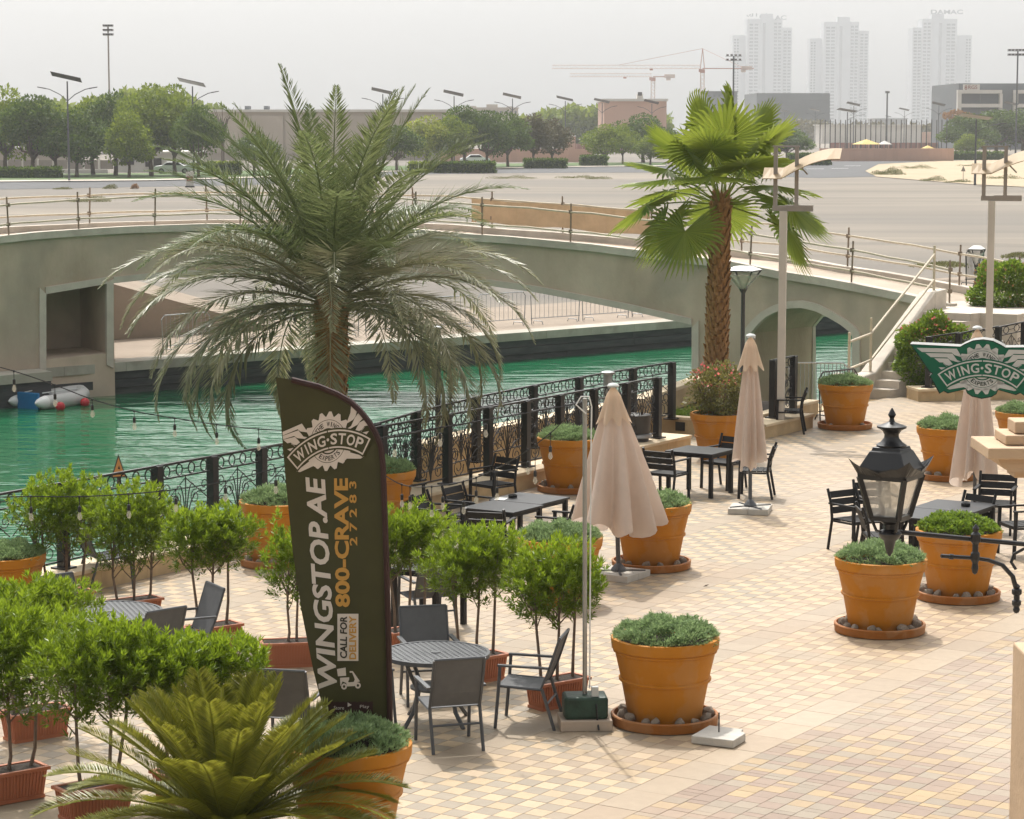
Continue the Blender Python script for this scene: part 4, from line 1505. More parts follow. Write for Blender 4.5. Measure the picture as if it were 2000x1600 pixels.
bush(t, 'flowers', 'petal', (0, 0, bb.z + 0.42), (0.72, 0.5, 0.33), 260, 0.07, 0.06, 18, 0.8)
mb = MB()
mb.tube([(0, 0, 0), (0.05, 0, bb.z)], [0.10, 0.05], 8)
mb.build('trunk', 'bark', t)
p = W(42.95, -22.75, 0.27)
V, F, c = mound(2600, 0.62, 0.05, 0.09, 0.012, 77)
o = npmesh('bed_grass', V, F, 'leaf_box', None, c)
o.location = p
o['kind'] = 'stuff'

# ------------------------------------------------------------------ chairs and tables
def slat_chair(label, loc, rz, group='black slatted armchairs on the terrace'):
    t = thing('slatted_armchair', label, 'chair', loc, rz, group)
    for sx in (-1, 1):
        mb = MB()
        mb.bar((sx * 0.265, 0.24, 0), (sx * 0.265, 0.22, 0.655), 0.032, 0.045, (0, 1, 0))
        mb.build('leg', 'black_metal', t)
        mb = MB()
        mb.tube([(sx * 0.265, -0.30, 0), (sx * 0.265, -0.22, 0.44), (sx * 0.265, -0.245, 0.66), (sx * 0.265, -0.32, 0.87)], 0.021, 6)
        mb.build('leg', 'black_metal', t)
        mb = MB()
        mb.box((sx * 0.27, -0.005, 0.668), (0.05, 0.53, 0.022))
        mb.build('armrest', 'black_slat', t)
    mb = MB()
    for y in (0.225, -0.215):
        mb.bar((-0.262, y, 0.425), (0.262, y, 0.425), 0.03, 0.03)
    for sx in (-1, 1):
        mb.bar((sx * 0.262, -0.20, 0.424), (sx * 0.262, 0.21, 0.424), 0.024, 0.028)
    mb.build('seat_frame', 'black_metal', t)
    for k in range(5):
        mb = MB()
        mb.box((0, -0.19 + k * 0.098, 0.449), (0.49, 0.088, 0.018))
        mb.build('seat_slat', 'black_slat', t)
    for k in range(3):
        z0 = 0.565 + k * 0.106
        y0 = -0.235 - 0.36 * (z0 - 0.6)
        mb = MB()
        mb.bar((-0.25, y0 - 0.02, z0), (0.25, y0 - 0.02, z0), 0.018, 0.096, (0, -0.34, 1))
        mb.build('back_slat', 'black_slat', t)
    return t
def sling_chair(label, loc, rz, group='grey mesh sling chairs round the lattice tables'):
    t = thing('sling_chair', label, 'chair', loc, rz, group)
    for sx in (-1, 1):
        mb = MB()
        mb.tube([(sx * 0.27, 0.27, 0), (sx * 0.27, 0.235, 0.42), (sx * 0.27, 0.22, 0.63)], 0.0175, 6)
        mb.build('leg', 'grey_metal', t)
        mb = MB()
        mb.tube([(sx * 0.25, -0.33, 0), (sx * 0.25, -0.20, 0.42)], 0.0175, 6)
        mb.build('leg', 'grey_metal', t)
        mb = MB()
        mb.bar((sx * 0.275, 0.24, 0.645), (sx * 0.275, -0.27, 0.635), 0.045, 0.02)
        mb.build('armrest', 'grey_metal', t)
        mb = MB()
        mb.tube([(sx * 0.25, 0.235, 0.43), (sx * 0.25, -0.19, 0.41), (sx * 0.25, -0.27, 0.60), (sx * 0.25, -0.38, 0.93)], 0.0155, 6)
        mb.build('side_rail', 'grey_metal', t)
    for nm, prof in (('seat', [(0.235, 0.437), (0.1, 0.422), (-0.06, 0.414), (-0.185, 0.422)]), ('backrest', [(-0.195, 0.44), (-0.255, 0.58), (-0.31, 0.74), (-0.372, 0.925)])):
        mb = MB()
        for (y0, z0), (y1, z1) in zip(prof, prof[1:]):
            mb.bar((0, y0, z0), (0, y1, z1), 0.478, 0.008, (0, 0, 1) if nm == 'seat' else (0, 1, 0))
        mb.build(nm, 'grey_sling', t)
    for y, z, r_ in ((-0.38, 0.93, 0.0155), (0.235, 0.43, 0.0145), (-0.25, 0.26, 0.012)):
        mb = MB()
        mb.tube([(-0.25, y, z), (0.25, y, z)], r_, 6)
        mb.build('crossbar', 'grey_metal', t)
    return t
def lattice_table(label, loc, rad=0.55):
    t = thing('lattice_table', label, 'table', loc, R(20), 'round grey lattice tables')
    Z = 0.71
    mb = MB()
    st = 0.058
    n = int(rad / st)
    for ax_ in (0, 1):
        for k in range(-n, n + 1):
            o_ = k * st
            h_ = math.sqrt(max(0, (rad - 0.02) ** 2 - o_ * o_))
            if h_ < 0.03:
                continue
            for (u, zz) in ((o_, Z + 0.0025 * ax_),):
                c = (0, u, zz) if ax_ == 0 else (u, 0, zz)
                d = (2 * h_, 0.040, 0.012) if ax_ == 0 else (0.030, 2 * h_, 0.012)
                mb.box(c, d)
    mb.build('lattice_top', 'grey_metal', t)
    mb = MB()
    mb.lathe([(rad - 0.03, Z - 0.028), (rad, Z - 0.028), (rad, Z + 0.013), (rad - 0.03, Z + 0.013), (rad - 0.03, Z - 0.028)], 48, cap0=False, cap1=False)
    mb.lathe([(0.035, Z - 0.02), (0.05, Z + 0.0165), (0.02, Z + 0.017)], 16)
    mb.build('rim', 'grey_metal', t)
    for k in range(4):
        a_ = k * math.pi / 2 + 0.4
        ca, sa = math.cos(a_), math.sin(a_)
        mb = MB()
        mb.tube([(r_ * ca, r_ * sa, z_) for r_, z_ in ((0.40, Z - 0.03), (0.34, 0.55), (0.24, 0.36), (0.30, 0.15), (0.42, 0.0))], 0.022, 6)
        mb.build('leg', 'grey_metal', t)
    mb = MB()
    mb.lathe([(0.17, 0.36), (0.26, 0.355), (0.26, 0.375), (0.17, 0.38)], 24)
    mb.build('shelf_ring', 'grey_metal', t)
    return t
def square_table(label, loc, rz, sx=0.8, sy=0.86, group='black square tables on the terrace'):
    t = thing('square_table', label, 'table', loc, rz, group)
    Z = 0.73
    mb = MB()
    mb.box((0, 0, Z - 0.014), (sx, sy, 0.028))
    mb.build('tabletop', 'table_top', t, bevel=0.004)
    mb = MB()
    for s_ in (-1, 1):
        mb.box((0, s_ * (sy / 2 - 0.05), Z - 0.055), (sx - 0.16, 0.03, 0.05))
        mb.box((s_ * (sx / 2 - 0.05), 0, Z - 0.0555), (0.03, sy - 0.16, 0.05))
    mb.build('apron', 'black_metal', t)
    for a_ in (-1, 1):
        for b_ in (-1, 1):
            mb = MB()
            mb.box((a_ * (sx / 2 - 0.05), b_ * (sy / 2 - 0.05), (Z - 0.0295) / 2), (0.06, 0.06, Z - 0.0295))
            mb.build('leg', 'black_metal', t)
    return t
def face(p, q):
    """rotation that turns a chair at P (front = +Y) towards Q"""
    d = Vector(q) - Vector(p)
    return math.atan2(-d.x, d.y)
def ashtray(loc, lab):
    t = thing('ashtray', lab, 'ashtray', loc)
    mb = MB()
    mb.lathe([(0.062, 0.0), (0.065, 0.045), (0.055, 0.046), (0.05, 0.02)], 20)
    mb.build('bowl', 'black_metal', t, smooth=True)
    mb = MB()
    mb.lathe([(0.048, 0.022), (0.03, 0.024)], 16)
    mb.build('insert', 'iron', t)
# lattice tables
LA, LB_ = G(850, 1385), G(214, 1310)
LA = Vector((-0.77, 24.35, 0))
LB_ = Vector((-4.42, 26.45, 0))
lattice_table('round grey lattice table beside the banner, between three sling chairs', LA, 0.55)
lattice_table('round grey lattice table behind the low hedge of small trees', LB_, 0.60)
def ch_l(dx, dy, T, lab, tw=0.0):
    p = T + Vector((dx, dy, 0))
    sling_chair(lab, p, face(p, T) + tw)
ch_l(0.16, -0.92, LA, 'grey sling chair seen from behind in front of the lattice table by the banner', 0.12)
ch_l(0.92, -0.05, LA, 'grey sling chair seen from its side next to the tree trough by the steel pole', -0.15)
ch_l(-0.10, 0.95, LA, 'grey sling chair on the canal side of the lattice table by the banner', 0.1)
ch_l(-0.75, -0.35, LA, 'grey sling chair half hidden by the lower part of the banner', 0.1)
ch_l(-0.52, 0.75, LB_, 'grey sling chair between the pot and the far lattice table', 0.15)
ch_l(0.80, 0.22, LB_, 'grey sling chair turned sideways between the far lattice table and the bare stems', 0.25)
ch_l(0.52, -0.68, LB_, 'grey sling chair mostly behind the hedge of small trees', 0.1)
ch_l(-0.85, -0.85, LB_, 'grey sling chair whose legs show under the dense small tree', 0.3)
p = G(835, 1230)
sling_chair('grey sling chair standing behind the small trees near the black table', p, R(25))
p = G(208, 1148)
sling_chair('grey sling chair seen through the small trees against the stone kerb', p, R(-60))
p = Vector((-2.10, 22.95, 0))
sling_chair('grey sling chair whose backrest top shows between the cycad and the sparse tree trough', p, R(-12))
# black tables: pairs are two tables pushed together
rzT = TA
square_table('square black table with an ashtray beside the wide folded umbrella', W(29.35, -18.33), rzT)
square_table('square black table pushed against its twin, on the side of the banner', W(28.52, -18.25), rzT)
square_table('square black table standing alone next to the bougainvillea pot', W(35.3, -18.76), rzT, 0.8, 0.88)
square_table('square black table with an ashtray beyond the clipped box pot', W(31.95, -12.95), rzT, 0.86, 0.9)
square_table('square black table pushed against its twin, behind the hanging lantern', W(31.06, -12.98), rzT, 0.86, 0.9)
square_table('square black table glimpsed between the stems of the small trees', G(838, 1222), rzT, 0.7, 0.7)
a1 = W(29.25, -18.55, 0.731)
ashtray(a1, 'round black ashtray on the table beside the wide folded umbrella')
a2 = G(1886, 989, 0.731)
ashtray(a2, 'round black ashtray on the table beyond the clipped box pot')
sh = W(29.15, -18.55, 0.7325)
mb = MB()
mb.box((0, 0, 0), (0.21, 0.15, 0.003), TA + 0.3)
tag(mb.build('paper_sheet', 'lamp_white', None, loc=W(29.05, -18.62, 0.7335)), 'white paper sheet lying beside the ashtray on the black table', 'paper')
for (px, py, a_, lab) in ((1379, 1146, 0.4, 'small dark curled leaf lying on the paving in front of the cushion pot saucer'), (1156, 1203, 1.9, 'small dark curled leaf lying beside the tree trough by the steel pole')):
    mb = MB()
    mb.add([(-0.045, 0, 0.004), (0, -0.022, 0.012), (0.05, 0, 0.03), (0, 0.024, 0.018), (0, 0, 0.006)], [(0, 1, 4), (1, 2, 4), (2, 3, 4), (3, 0, 4)])
    o = mb.build('fallen_leaf', 'bark', None, loc=G(px, py, 0.001))
    o.rotation_euler = (0, 0, a_)
    tag(o, lab, 'leaf', 'fallen leaves on the paving')
def ch_b(i, j, lab, at, tw=0.0):
    p = W(i, j)
    slat_chair(lab, p, face(p, W(*at)) + tw)
ch_b(28.3, -19.15, 'black slatted chair on the canal side of the double table, first from the banner', (28.4, -18.2), 0.1)
ch_b(29.15, -19.2, 'black slatted chair on the canal side of the double table, next to the ashtray', (29.2, -18.2), -0.05)
ch_b(27.75, -17.95, 'black slatted chair at the end of the double table turned from the banner', (28.9, -18.25), 0.05)
ch_b(28.6, -17.35, 'black slatted chair half hidden by the trough trees at the double table', (28.6, -18.2), 0.1)
ch_b(31.9, -20.6, 'black slatted chair standing alone at the kerb, turned towards the banner', (30.6, -20.9), 0.0)
ch_b(29.9, -20.95, 'black slatted chair turned edge-on at the railing behind the banner pot', (30.6, -20.3), 0.5)
ch_b(34.45, -18.9, 'black slatted chair beside the wide folded umbrella at the single table', (35.3, -18.8), 0.1)
ch_b(36.1, -18.75, 'black slatted chair between the single table and the bougainvillea pot', (35.3, -18.8), -0.1)
ch_b(35.5, -17.85, 'black slatted chair behind the slim folded umbrella base', (35.3, -18.7), 0.15)
ch_b(34.6, -19.75, 'black slatted chair behind the wide folded umbrella near the litter bin', (35.3, -19.0), 0.2)
p = G(1542, 845)
slat_chair('black slatted chair standing beside the tall cream lamp post', p, R(80))
for (px, py, lab, at, tw) in ((1672, 1075, 'black slatted chair turned sideways past the lantern, at the table end', (31.0, -13.0), 0.1),
                          (1712, 1058, 'black slatted chair behind the lantern glass at the double table', (31.0, -13.0), 0.0),
                          (1722, 1108, 'black slatted chair under the hanging lantern behind the cushion pot', (31.0, -13.0), 0.0),
                          (1942, 1040, 'black slatted chair facing the camera beyond the table with the ashtray', (31.95, -12.95), 0.1),
                          (1995, 1085, 'black slatted chair cut by the frame beside the clipped box pot', (31.95, -12.95), 0.1),
                          (1885, 1085, 'black slatted chair tucked between the clipped box pot and the table', (31.7, -13.0), 0.0)):
    p = G(px, py)
    slat_chair(lab, p, face(p, W(*at)) + tw)

# ------------------------------------------------------------------ folded umbrellas
def umbrella(label, loc, rz, top, hem, r_hem, lean=(0, 0), open_=0.0, seed=1, base=0.62):
    t = thing('folded_umbrella', label, 'umbrella', loc, rz, 'folded beige umbrellas on the terrace')
    for a_ in (0, 1):
        for b_ in (0, 1):
            mb = MB()
            s_ = base / 2
            mb.box(((a_ - 0.5) * (s_ + 0.006) , (b_ - 0.5) * (s_ + 0.006), 0.045), (s_, s_, 0.09))
            mb.build('base_slab', 'slab_stone', t, bevel=0.006)
    mb = MB()
    for a_ in (0.6, 2.2, 3.75, 5.3):
        mb.bar((0.05 * math.cos(a_), 0.05 * math.sin(a_), 0.105), (0.36 * math.cos(a_), 0.36 * math.sin(a_), 0.098), 0.03, 0.012)
    mb.lathe([(0.10, 0.092), (0.10, 0.12), (0.06, 0.17), (0.03, 0.20)], 16)
    mb.build('foot', 'grey_metal', t)
    P = lambda z: Vector((lean[0] * z / top, lean[1] * z / top, z))
    mb = MB()
    mb.tube([(0, 0, 0.12), P(hem + 0.4)], 0.030, 10)
    mb.build('pole', 'grey_metal', t, smooth=True)
    rg = random.Random(seed)
    nz, na = 22, 96
    folds = 8
    ph = [rg.uniform(0, 6.28) for _ in range(4)]
    V, F = [], []
    for iz in range(nz + 1):
        s_ = iz / nz
        z = top - 0.16 - (top - 0.16 - hem) * s_
        c = P(z)
        for q in range(na):
            a_ = 2 * math.pi * q / na
            r0 = 0.055 + (r_hem - 0.055) * s_ ** (0.85)
            f_ = math.sin(folds * a_ + ph[0] + 0.7 * math.sin(2 * a_ + ph[1]) + 0.3 * s_)
            sharp = math.copysign(abs(f_) ** 0.75, f_)
            r_ = r0 * (1 + (0.12 + 0.30 * s_) * sharp + 0.13 * s_ * math.sin(3 * a_ + ph[2] + s_) + 0.14 * s_ * math.sin(a_ + ph[3]) + 0.05 * s_ * math.sin(13 * a_ + 3 * s_))
            dz = -(0.13 * s_ ** 3) * (0.5 + 0.5 * math.sin(folds * a_ + ph[0] + 2.0)) + 0.09 * s_ ** 3 * math.sin(2 * a_ + ph[2])
            V.append((c.x + r_ * math.cos(a_), c.y + r_ * math.sin(a_) * (0.8 + 0.2 * (1 - s_)), z + dz))
    for iz in range(nz):
        for q in range(na):
            F.append((iz * na + q, (iz + 1) * na + q, (iz + 1) * na + (q + 1) % na, iz * na + (q + 1) % na))
    npmesh('canopy', V, F, 'umbrella_cloth', t, smooth=True)
    V, F = [], []
    nz = 10
    ct = P(top)
    V.append((ct.x, ct.y, top - 0.015))
    for iz in range(1, nz + 1):
        s_ = iz / nz
        z = top - 0.015 - 0.50 * (top / 2.8) * s_
        c = P(z)
        for q in range(64):
            a_ = 2 * math.pi * q / 64
            f_ = math.sin(8 * a_ + ph[0])
            r_ = (0.06 + 0.135 * s_ ** 1.1) * (1 + 0.17 * s_ * f_) * (0.35 + 0.65 * min(1, s_ * 4)) * (1 + open_ * s_)
            V.append((c.x + r_ * math.cos(a_), c.y + r_ * math.sin(a_), z - 0.05 * s_ * s_ * f_))
    Ft = []
    for iz in range(nz - 1):
        for q in range(64):
            Ft.append((1 + iz * 64 + q, 1 + (iz + 1) * 64 + q, 1 + (iz + 1) * 64 + (q + 1) % 64, 1 + iz * 64 + (q + 1) % 64))
    for q in range(64):
        Ft.append((0, 1 + q, 1 + (q + 1) % 64, 1 + (q + 1) % 64))
    me = bpy.data.meshes.new('vent_cap')
    me.from_pydata(V, [], [tuple(dict.fromkeys(f)) for f in Ft])
    me.materials.append(M['umbrella_cap'])
    me.polygons.foreach_set('use_smooth', [True] * len(me.polygons))
    link(bpy.data.objects.new('vent_cap', me), t)
    mb = MB()
    mb.lathe([(0.075, top - 0.035), (0.08, top - 0.015), (0.06, top + 0.01), (0.02, top + 0.02)], 14, (P(top).x, P(top).y, 0))
    mb.build('finial', 'sign_white', t, smooth=True)
    return t
u1 = G(1208, 1128)
umbrella('wide half-open folded beige umbrella beside the steel pole', u1, TA, AT(1200, 750, u1.y).z, AT(1190, 1012, u1.y).z, 0.54, (-0.10, 0.04), 0.1, 3)
u2 = G(1465, 1000)
umbrella('slim folded beige umbrella standing clear on its slab beside the cream lamp post', u2, R(78), AT(1496, 657, u2.y).z, AT(1490, 895, u2.y).z, 0.25, (0.25, 0.05), 0.0, 5)
u3 = G(1903, 1000)
umbrella('folded beige umbrella hanging below the green winged sign', u3, R(60), AT(1912, 640, u3.y).z, AT(1900, 925, u3.y).z, 0.33, (0.10, 0.05), 0.0, 8)

# ------------------------------------------------------------------ small terrace things
p = G(1142, 1420)
t = thing('steel_pole', 'tall steel pole standing in a green concrete base with a string light cable', 'pole', (p.x, p.y, 0), R(4))
ptop = AT(1141, 778, p.y).z
mb = MB()
mb.tube([(0, 0, 0.2), (-0.01, 0, ptop)], 0.023, 10)
mb.build('pole', 'steel', t, smooth=True)
mb = MB()
mb.box((0, 0, 0.055), (0.52, 0.40, 0.11))
mb.build('base_slab', 'concrete', t, bevel=0.01)
mb = MB()
mb.box((0, 0, 0.225), (0.44, 0.32, 0.228))
mb.build('base_block', 'green_paint', t, bevel=0.03)
mb = MB()
mb.box((0.09, -0.10, 0.385), (0.07, 0.06, 0.10))
mb.build('socket_box', 'sign_white', t)
mb = MB()
mb.tube([(0.09, -0.10, 0.34), (0.10, -0.168, 0.25), (0.11, -0.175, 0.1), (0.12, -0.22, 0.02)], 0.010, 6)
mb.build('cable', 'iron', t)
mb = MB()
mb.tube([(0.0, -0.03, ptop - 0.15), (-0.10, -0.03, ptop - 0.06), (-0.05, -0.03, ptop + 0.02), (0.03, -0.03, ptop + 0.02), (0.055, -0.03, ptop - 0.08), (0.05, -0.03, ptop - 0.5), (0.045, -0.03, 0.4)], 0.008, 6)
mb.build('white_cord', 'lamp_white', t)
p = G(1408, 1448)
t = thing('broken_slab', 'chipped white umbrella slab with an iron rod beside the cushion pot', 'slab', (p.x, p.y, 0), TA + 0.1)
mb = MB()
mb.prism([(-0.23, -0.22), (0.10, -0.22), (0.16, -0.15), (0.24, -0.14), (0.24, 0.22), (-0.23, 0.22)], 0.005, 0.085)
mb.build('slab', 'slab_stone', t, bevel=0.008)
mb = MB()
mb.tube([(0.02, 0.03, 0.08), (0.02, 0.03, 0.28)], 0.008, 6)
mb.build('rod', 'dark_post', t)
# litter bin
p = G(1243, 893)
t = thing('litter_bin', 'dark round litter bin with a pale band behind the wide folded umbrella', 'bin', (p.x, p.y, 0))
mb = MB()
mb.lathe([(0.22, 0.0), (0.23, 0.03), (0.22, 0.36)], 24)
mb.build('bin_body', 'dark_post', t, smooth=True)
mb = MB()
mb.lathe([(0.27, 0.362), (0.29, 0.38), (0.28, 0.43), (0.23, 0.44)], 24)
mb.build('band', 'galvanised', t, smooth=True)
mb = MB()
mb.lathe([(0.24, 0.442), (0.26, 0.76), (0.27, 0.78), (0.24, 0.79)], 24)
mb.build('bin_top', 'dark_post', t, smooth=True)
# recessed light in the planting bed wall
p = G(1340, 838)
t = thing('step_light', 'small square step light set in the planting bed wall', 'lamp', W(41.98, -22.75, 0.16), TA + R(90))
mb = MB()
mb.box((0, 0, 0), (0.20, 0.03, 0.17))
mb.build('frame', 'iron', t)
for k in range(4):
    mb = MB()
    mb.box((-0.055 + 0.037 * k, -0.018, 0), (0.026, 0.012, 0.11))
    mb.build('louvre', 'sign_white', t)
# ------------------------------------------------------------------ lettering
def text_mesh(txt, bold=0.0, shear=0.0):
    cu = bpy.data.curves.new('lettering', 'FONT')
    cu.body = txt
    cu.offset = bold
    cu.shear = shear
    cu.resolution_u = 3
    cu.fill_mode = 'FRONT'
    o = bpy.data.objects.new('lettering', cu)
    COL.objects.link(o)
    dg = bpy.context.evaluated_depsgraph_get()
    ev = o.evaluated_get(dg)
    me = ev.to_mesh()
    V = [tuple(v.co) for v in me.vertices]
    F = [tuple(p.vertices) for p in me.polygons]
    ev.to_mesh_clear()
    bpy.data.objects.remove(o)
    bpy.data.curves.remove(cu)
    return V, F
_tc = {}
def glyphs(txt, bold=0.0, shear=0.0):
    k = (txt, bold, shear)
    if k not in _tc:
        _tc[k] = text_mesh(txt, bold, shear)
    return _tc[k]
def put_text(mb, txt, fn, bold=0.0, shear=0.0, box=None):
    """text scaled into the unit box (0..1, 0..1), then each vertex through FN"""
    V, F = glyphs(txt, bold, shear)
    x0, x1 = min(v[0] for v in V), max(v[0] for v in V)
    y0, y1 = min(v[1] for v in V), max(v[1] for v in V)
    mb.add([fn((v[0] - x0) / (x1 - x0), (v[1] - y0) / (y1 - y0)) for v in V], F)

def emblem(mapf, mats, parent, cut=None):
    """winged gear emblem. mapf(x, y, layer) -> point; x right, y up, units of about 1 = half the gear's height"""
    white, green, dark = mats
    def poly(mb, pts, lay):
        if cut:
            pts = [cut(p) for p in pts]
        mb.add([mapf(x, y, lay) for x, y in pts], [tuple(range(len(pts)))])
    def ringpoly(mb, r0, r1, a0, a1, lay, n=40, c=(0, 0)):
        for k in range(n):
            b0, b1 = a0 + (a1 - a0) * k / n, a0 + (a1 - a0) * (k + 1) / n
            poly(mb, [(c[0] + r0 * math.cos(b0), c[1] + r0 * math.sin(b0)), (c[0] + r1 * math.cos(b0), c[1] + r1 * math.sin(b0)), (c[0] + r1 * math.cos(b1), c[1] + r1 * math.sin(b1)), (c[0] + r0 * math.cos(b1), c[1] + r0 * math.sin(b1))], lay)
    # wings: feathers that bend down towards the gear, and the swoosh under the ribbon
    for s in (-1, 1):
        for k in range(4):
            mb = MB()
            yo = 0.82 - 0.205 * k
            xo = 2.66 - 0.36 * k
            th = 0.165
            xi = 1.02 + 0.0 * k
            poly(mb, [(s * xo, yo), (s * (xi + 0.02 + 0.17 * k), yo), (s * (xi - 0.14 + 0.14 * k), yo - 0.26), (s * (xi - 0.32 + 0.14 * k), yo - 0.34 + 0.02 * k),
                      (s * (xi - 0.22 + 0.15 * k), yo - 0.36), (s * (xi + 0.10 + 0.17 * k), yo - th - 0.10), (s * (xi + 0.22 + 0.17 * k), yo - th), (s * (xo - 0.22), yo - th)][:8], 2)
            mb.build('emblem_feather', white, parent)
        mb = MB()
        poly(mb, [(s * 0.62, -0.45), (s * 1.45, -0.80), (s * 1.30, -0.86), (s * 0.72, -0.75), (s * 0.55, -0.85)], 2)
        mb.build('emblem_swoosh', white, parent)
    # toothed gear
    mb = MB()
    n = 16
    for k in range(n):
        a_ = 2 * math.pi * (k + 0.5) / n
        d_ = math.pi / n
        poly(mb, [(0.86 * math.cos(a_ - d_), 0.86 * math.sin(a_ - d_)), (0.88 * math.cos(a_ - d_ * 0.86), 0.88 * math.sin(a_ - d_ * 0.86)), (1.04 * math.cos(a_ - d_ * 0.25), 1.04 * math.sin(a_ - d_ * 0.25)), (1.04 * math.cos(a_ + d_ * 0.25), 1.04 * math.sin(a_ + d_ * 0.25)),
                  (0.88 * math.cos(a_ + d_ * 0.86), 0.88 * math.sin(a_ + d_ * 0.86)), (0.86 * math.cos(a_ + d_), 0.86 * math.sin(a_ + d_)), (0.78 * math.cos(a_), 0.78 * math.sin(a_))], 2)
    ringpoly(mb, 0.76, 0.87, 0, 2 * math.pi, 2, 48)
    ringpoly(mb, 0.46, 0.74, 0, 2 * math.pi, 2, 48)
    ringpoly(mb, 0.20, 0.41, 0, 2 * math.pi, 2, 36)
    mb.build('emblem_gear', white, parent)
    # small words round the gear
    mb = MB()
    for txt, a0, a1, top in (('THE WING', R(142), R(38), True), ('EXPERTS', R(-134), R(-46), False)):
        cs = list(txt)
        for k, ch in enumerate(cs):
            if ch == ' ':
                continue
            a_ = a0 + (a1 - a0) * (k + 0.5) / len(cs)
            hh, ww = 0.17, 0.115
            if ch == 'I':
                ww = 0.04
            def fn(u, v):
                rr = 0.515 + hh * v if top else 0.685 - hh * v
                aa = a_ + (-1 if top else 1) * (u - 0.5) * ww / 0.6
                return mapf(rr * math.cos(aa), rr * math.sin(aa), 3)
            put_text(mb, ch, fn, 0.02)
    mb.build('small_lettering', dark, parent)
    # ribbon
    CY, RO, RI = -2.55, 2.92, 2.28
    A0 = math.atan2(1.0, 0) 
    half = 0.66
    def arc(mb, r0, r1, h0, h1, lay, n=30):
        for k in range(n):
            b0, b1 = h0 + (h1 - h0) * k / n, h0 + (h1 - h0) * (k + 1) / n
            poly(mb, [(r0 * math.sin(b0), CY + r0 * math.cos(b0)), (r1 * math.sin(b0), CY + r1 * math.cos(b0)), (r1 * math.sin(b1), CY + r1 * math.cos(b1)), (r0 * math.sin(b1), CY + r0 * math.cos(b1))], lay)
    mb = MB()
    arc(mb, RI - 0.06, RO + 0.06, -half - 0.025, half + 0.025, 4)
    mb.build('ribbon', green, parent)
    mb = MB()
    for (h0, h1) in ((-half, -0.008), (0.008, half)):
        arc(mb, RO - 0.055, RO, h0, h1, 5)
        arc(mb, RI, RI + 0.055, h0, h1, 5)
    for s in (-1, 1):
        arc(mb, RI + 0.056, RO - 0.056, s * half, s * (half - 0.022), 5, 2)
    mb.build('ribbon_border', white, parent)
    mb = MB()
    word = 'WING.STOP'
    wds = [0.62, 0.22, 0.46, 0.50, 0.20, 0.42, 0.44, 0.52, 0.44]
    tot = sum(wds)
    x = -tot / 2
    for ch, wd in zip(word, wds):
        a_ = (x + wd / 2) / tot * (2 * half * 0.90)
        aw = wd * 0.84 / tot * (2 * half * 0.90)
        if ch == '.':
            for k in range(12):
                pass
            pts = []
            rc = (RI + RO) / 2
            for k in range(12):
                pts.append((rc * math.sin(a_) + 0.055 * math.cos(k * math.pi / 6), CY + rc * math.cos(a_) + 0.055 * math.sin(k * math.pi / 6)))
            poly(mb, pts, 5)
        else:
            if ch == 'I':
                aw *= 0.38
            def fn(u, v):
                aa = a_ + (u - 0.5) * aw
                rr = RI + 0.125 + (RO - RI - 0.25) * v
                return mapf(rr * math.sin(aa), CY + rr * math.cos(aa), 5)
            put_text(mb, ch, fn, 0.022)
        x += wd
    mb.build('lettering', white, parent)

# ------------------------------------------------------------------ green winged sign on the facade's bracket
SY = 14.0
sc_c = AT(1919, 720, SY)
SU = 50 / FPX * SY * 1.012
sign = thing('hanging_sign', 'green and white winged restaurant sign hanging in the air above the far pots', 'sign', (sc_c.x, sc_c.y, sc_c.z), R(-13))
out = [(-2.78, 0.92), (-0.86, 0.86), (-0.70, 0.96), (-0.38, 1.11), (0, 1.16), (0.38, 1.11), (0.70, 0.96), (0.86, 0.86), (2.78, 0.92),
       (2.05, -0.12), (1.92, -0.22), (2.02, -0.32), (1.62, -1.00), (1.46, -0.90), (1.30, -0.98), (0.62, -0.80), (0.56, -0.96), (0.38, -1.08), (0, -1.16),
       (-0.38, -1.08), (-0.56, -0.96), (-0.62, -0.80), (-1.30, -0.98), (-1.46, -0.90), (-1.62, -1.00), (-2.02, -0.32), (-1.92, -0.22), (-2.05, -0.12)]
mb = MB()
mb.extrude([Vector((x * SU, -0.03, y * SU)) for x, y in out], (0, 0.15, 0))
mb.build('sign_case', 'sign_side', sign)
mb = MB()
mb.extrude([Vector((x * SU * 1.0, -0.036, y * SU)) for x, y in out], (0, 0.0055, 0))
mb.build('sign_edge', 'sign_edge', sign)
mb = MB()
mb.add([Vector((x * SU * 0.975, -0.039, y * SU * 0.965)) for x, y in out], [tuple(range(len(out)))])
mb.build('sign_face', 'sign_green', sign)
emblem(lambda x, y, l: Vector((x * SU * 0.95, -0.038 - 0.0018 * l, y * SU * 0.95)), ('sign_white', 'sign_green', 'sign_edge'), sign)
mb = MB()
mb.tube([(0.55, 0.05, -0.1), (2.4, 0.05, -0.1)], 0.03, 8)
mb.build('bracket_arm', 'iron', sign)

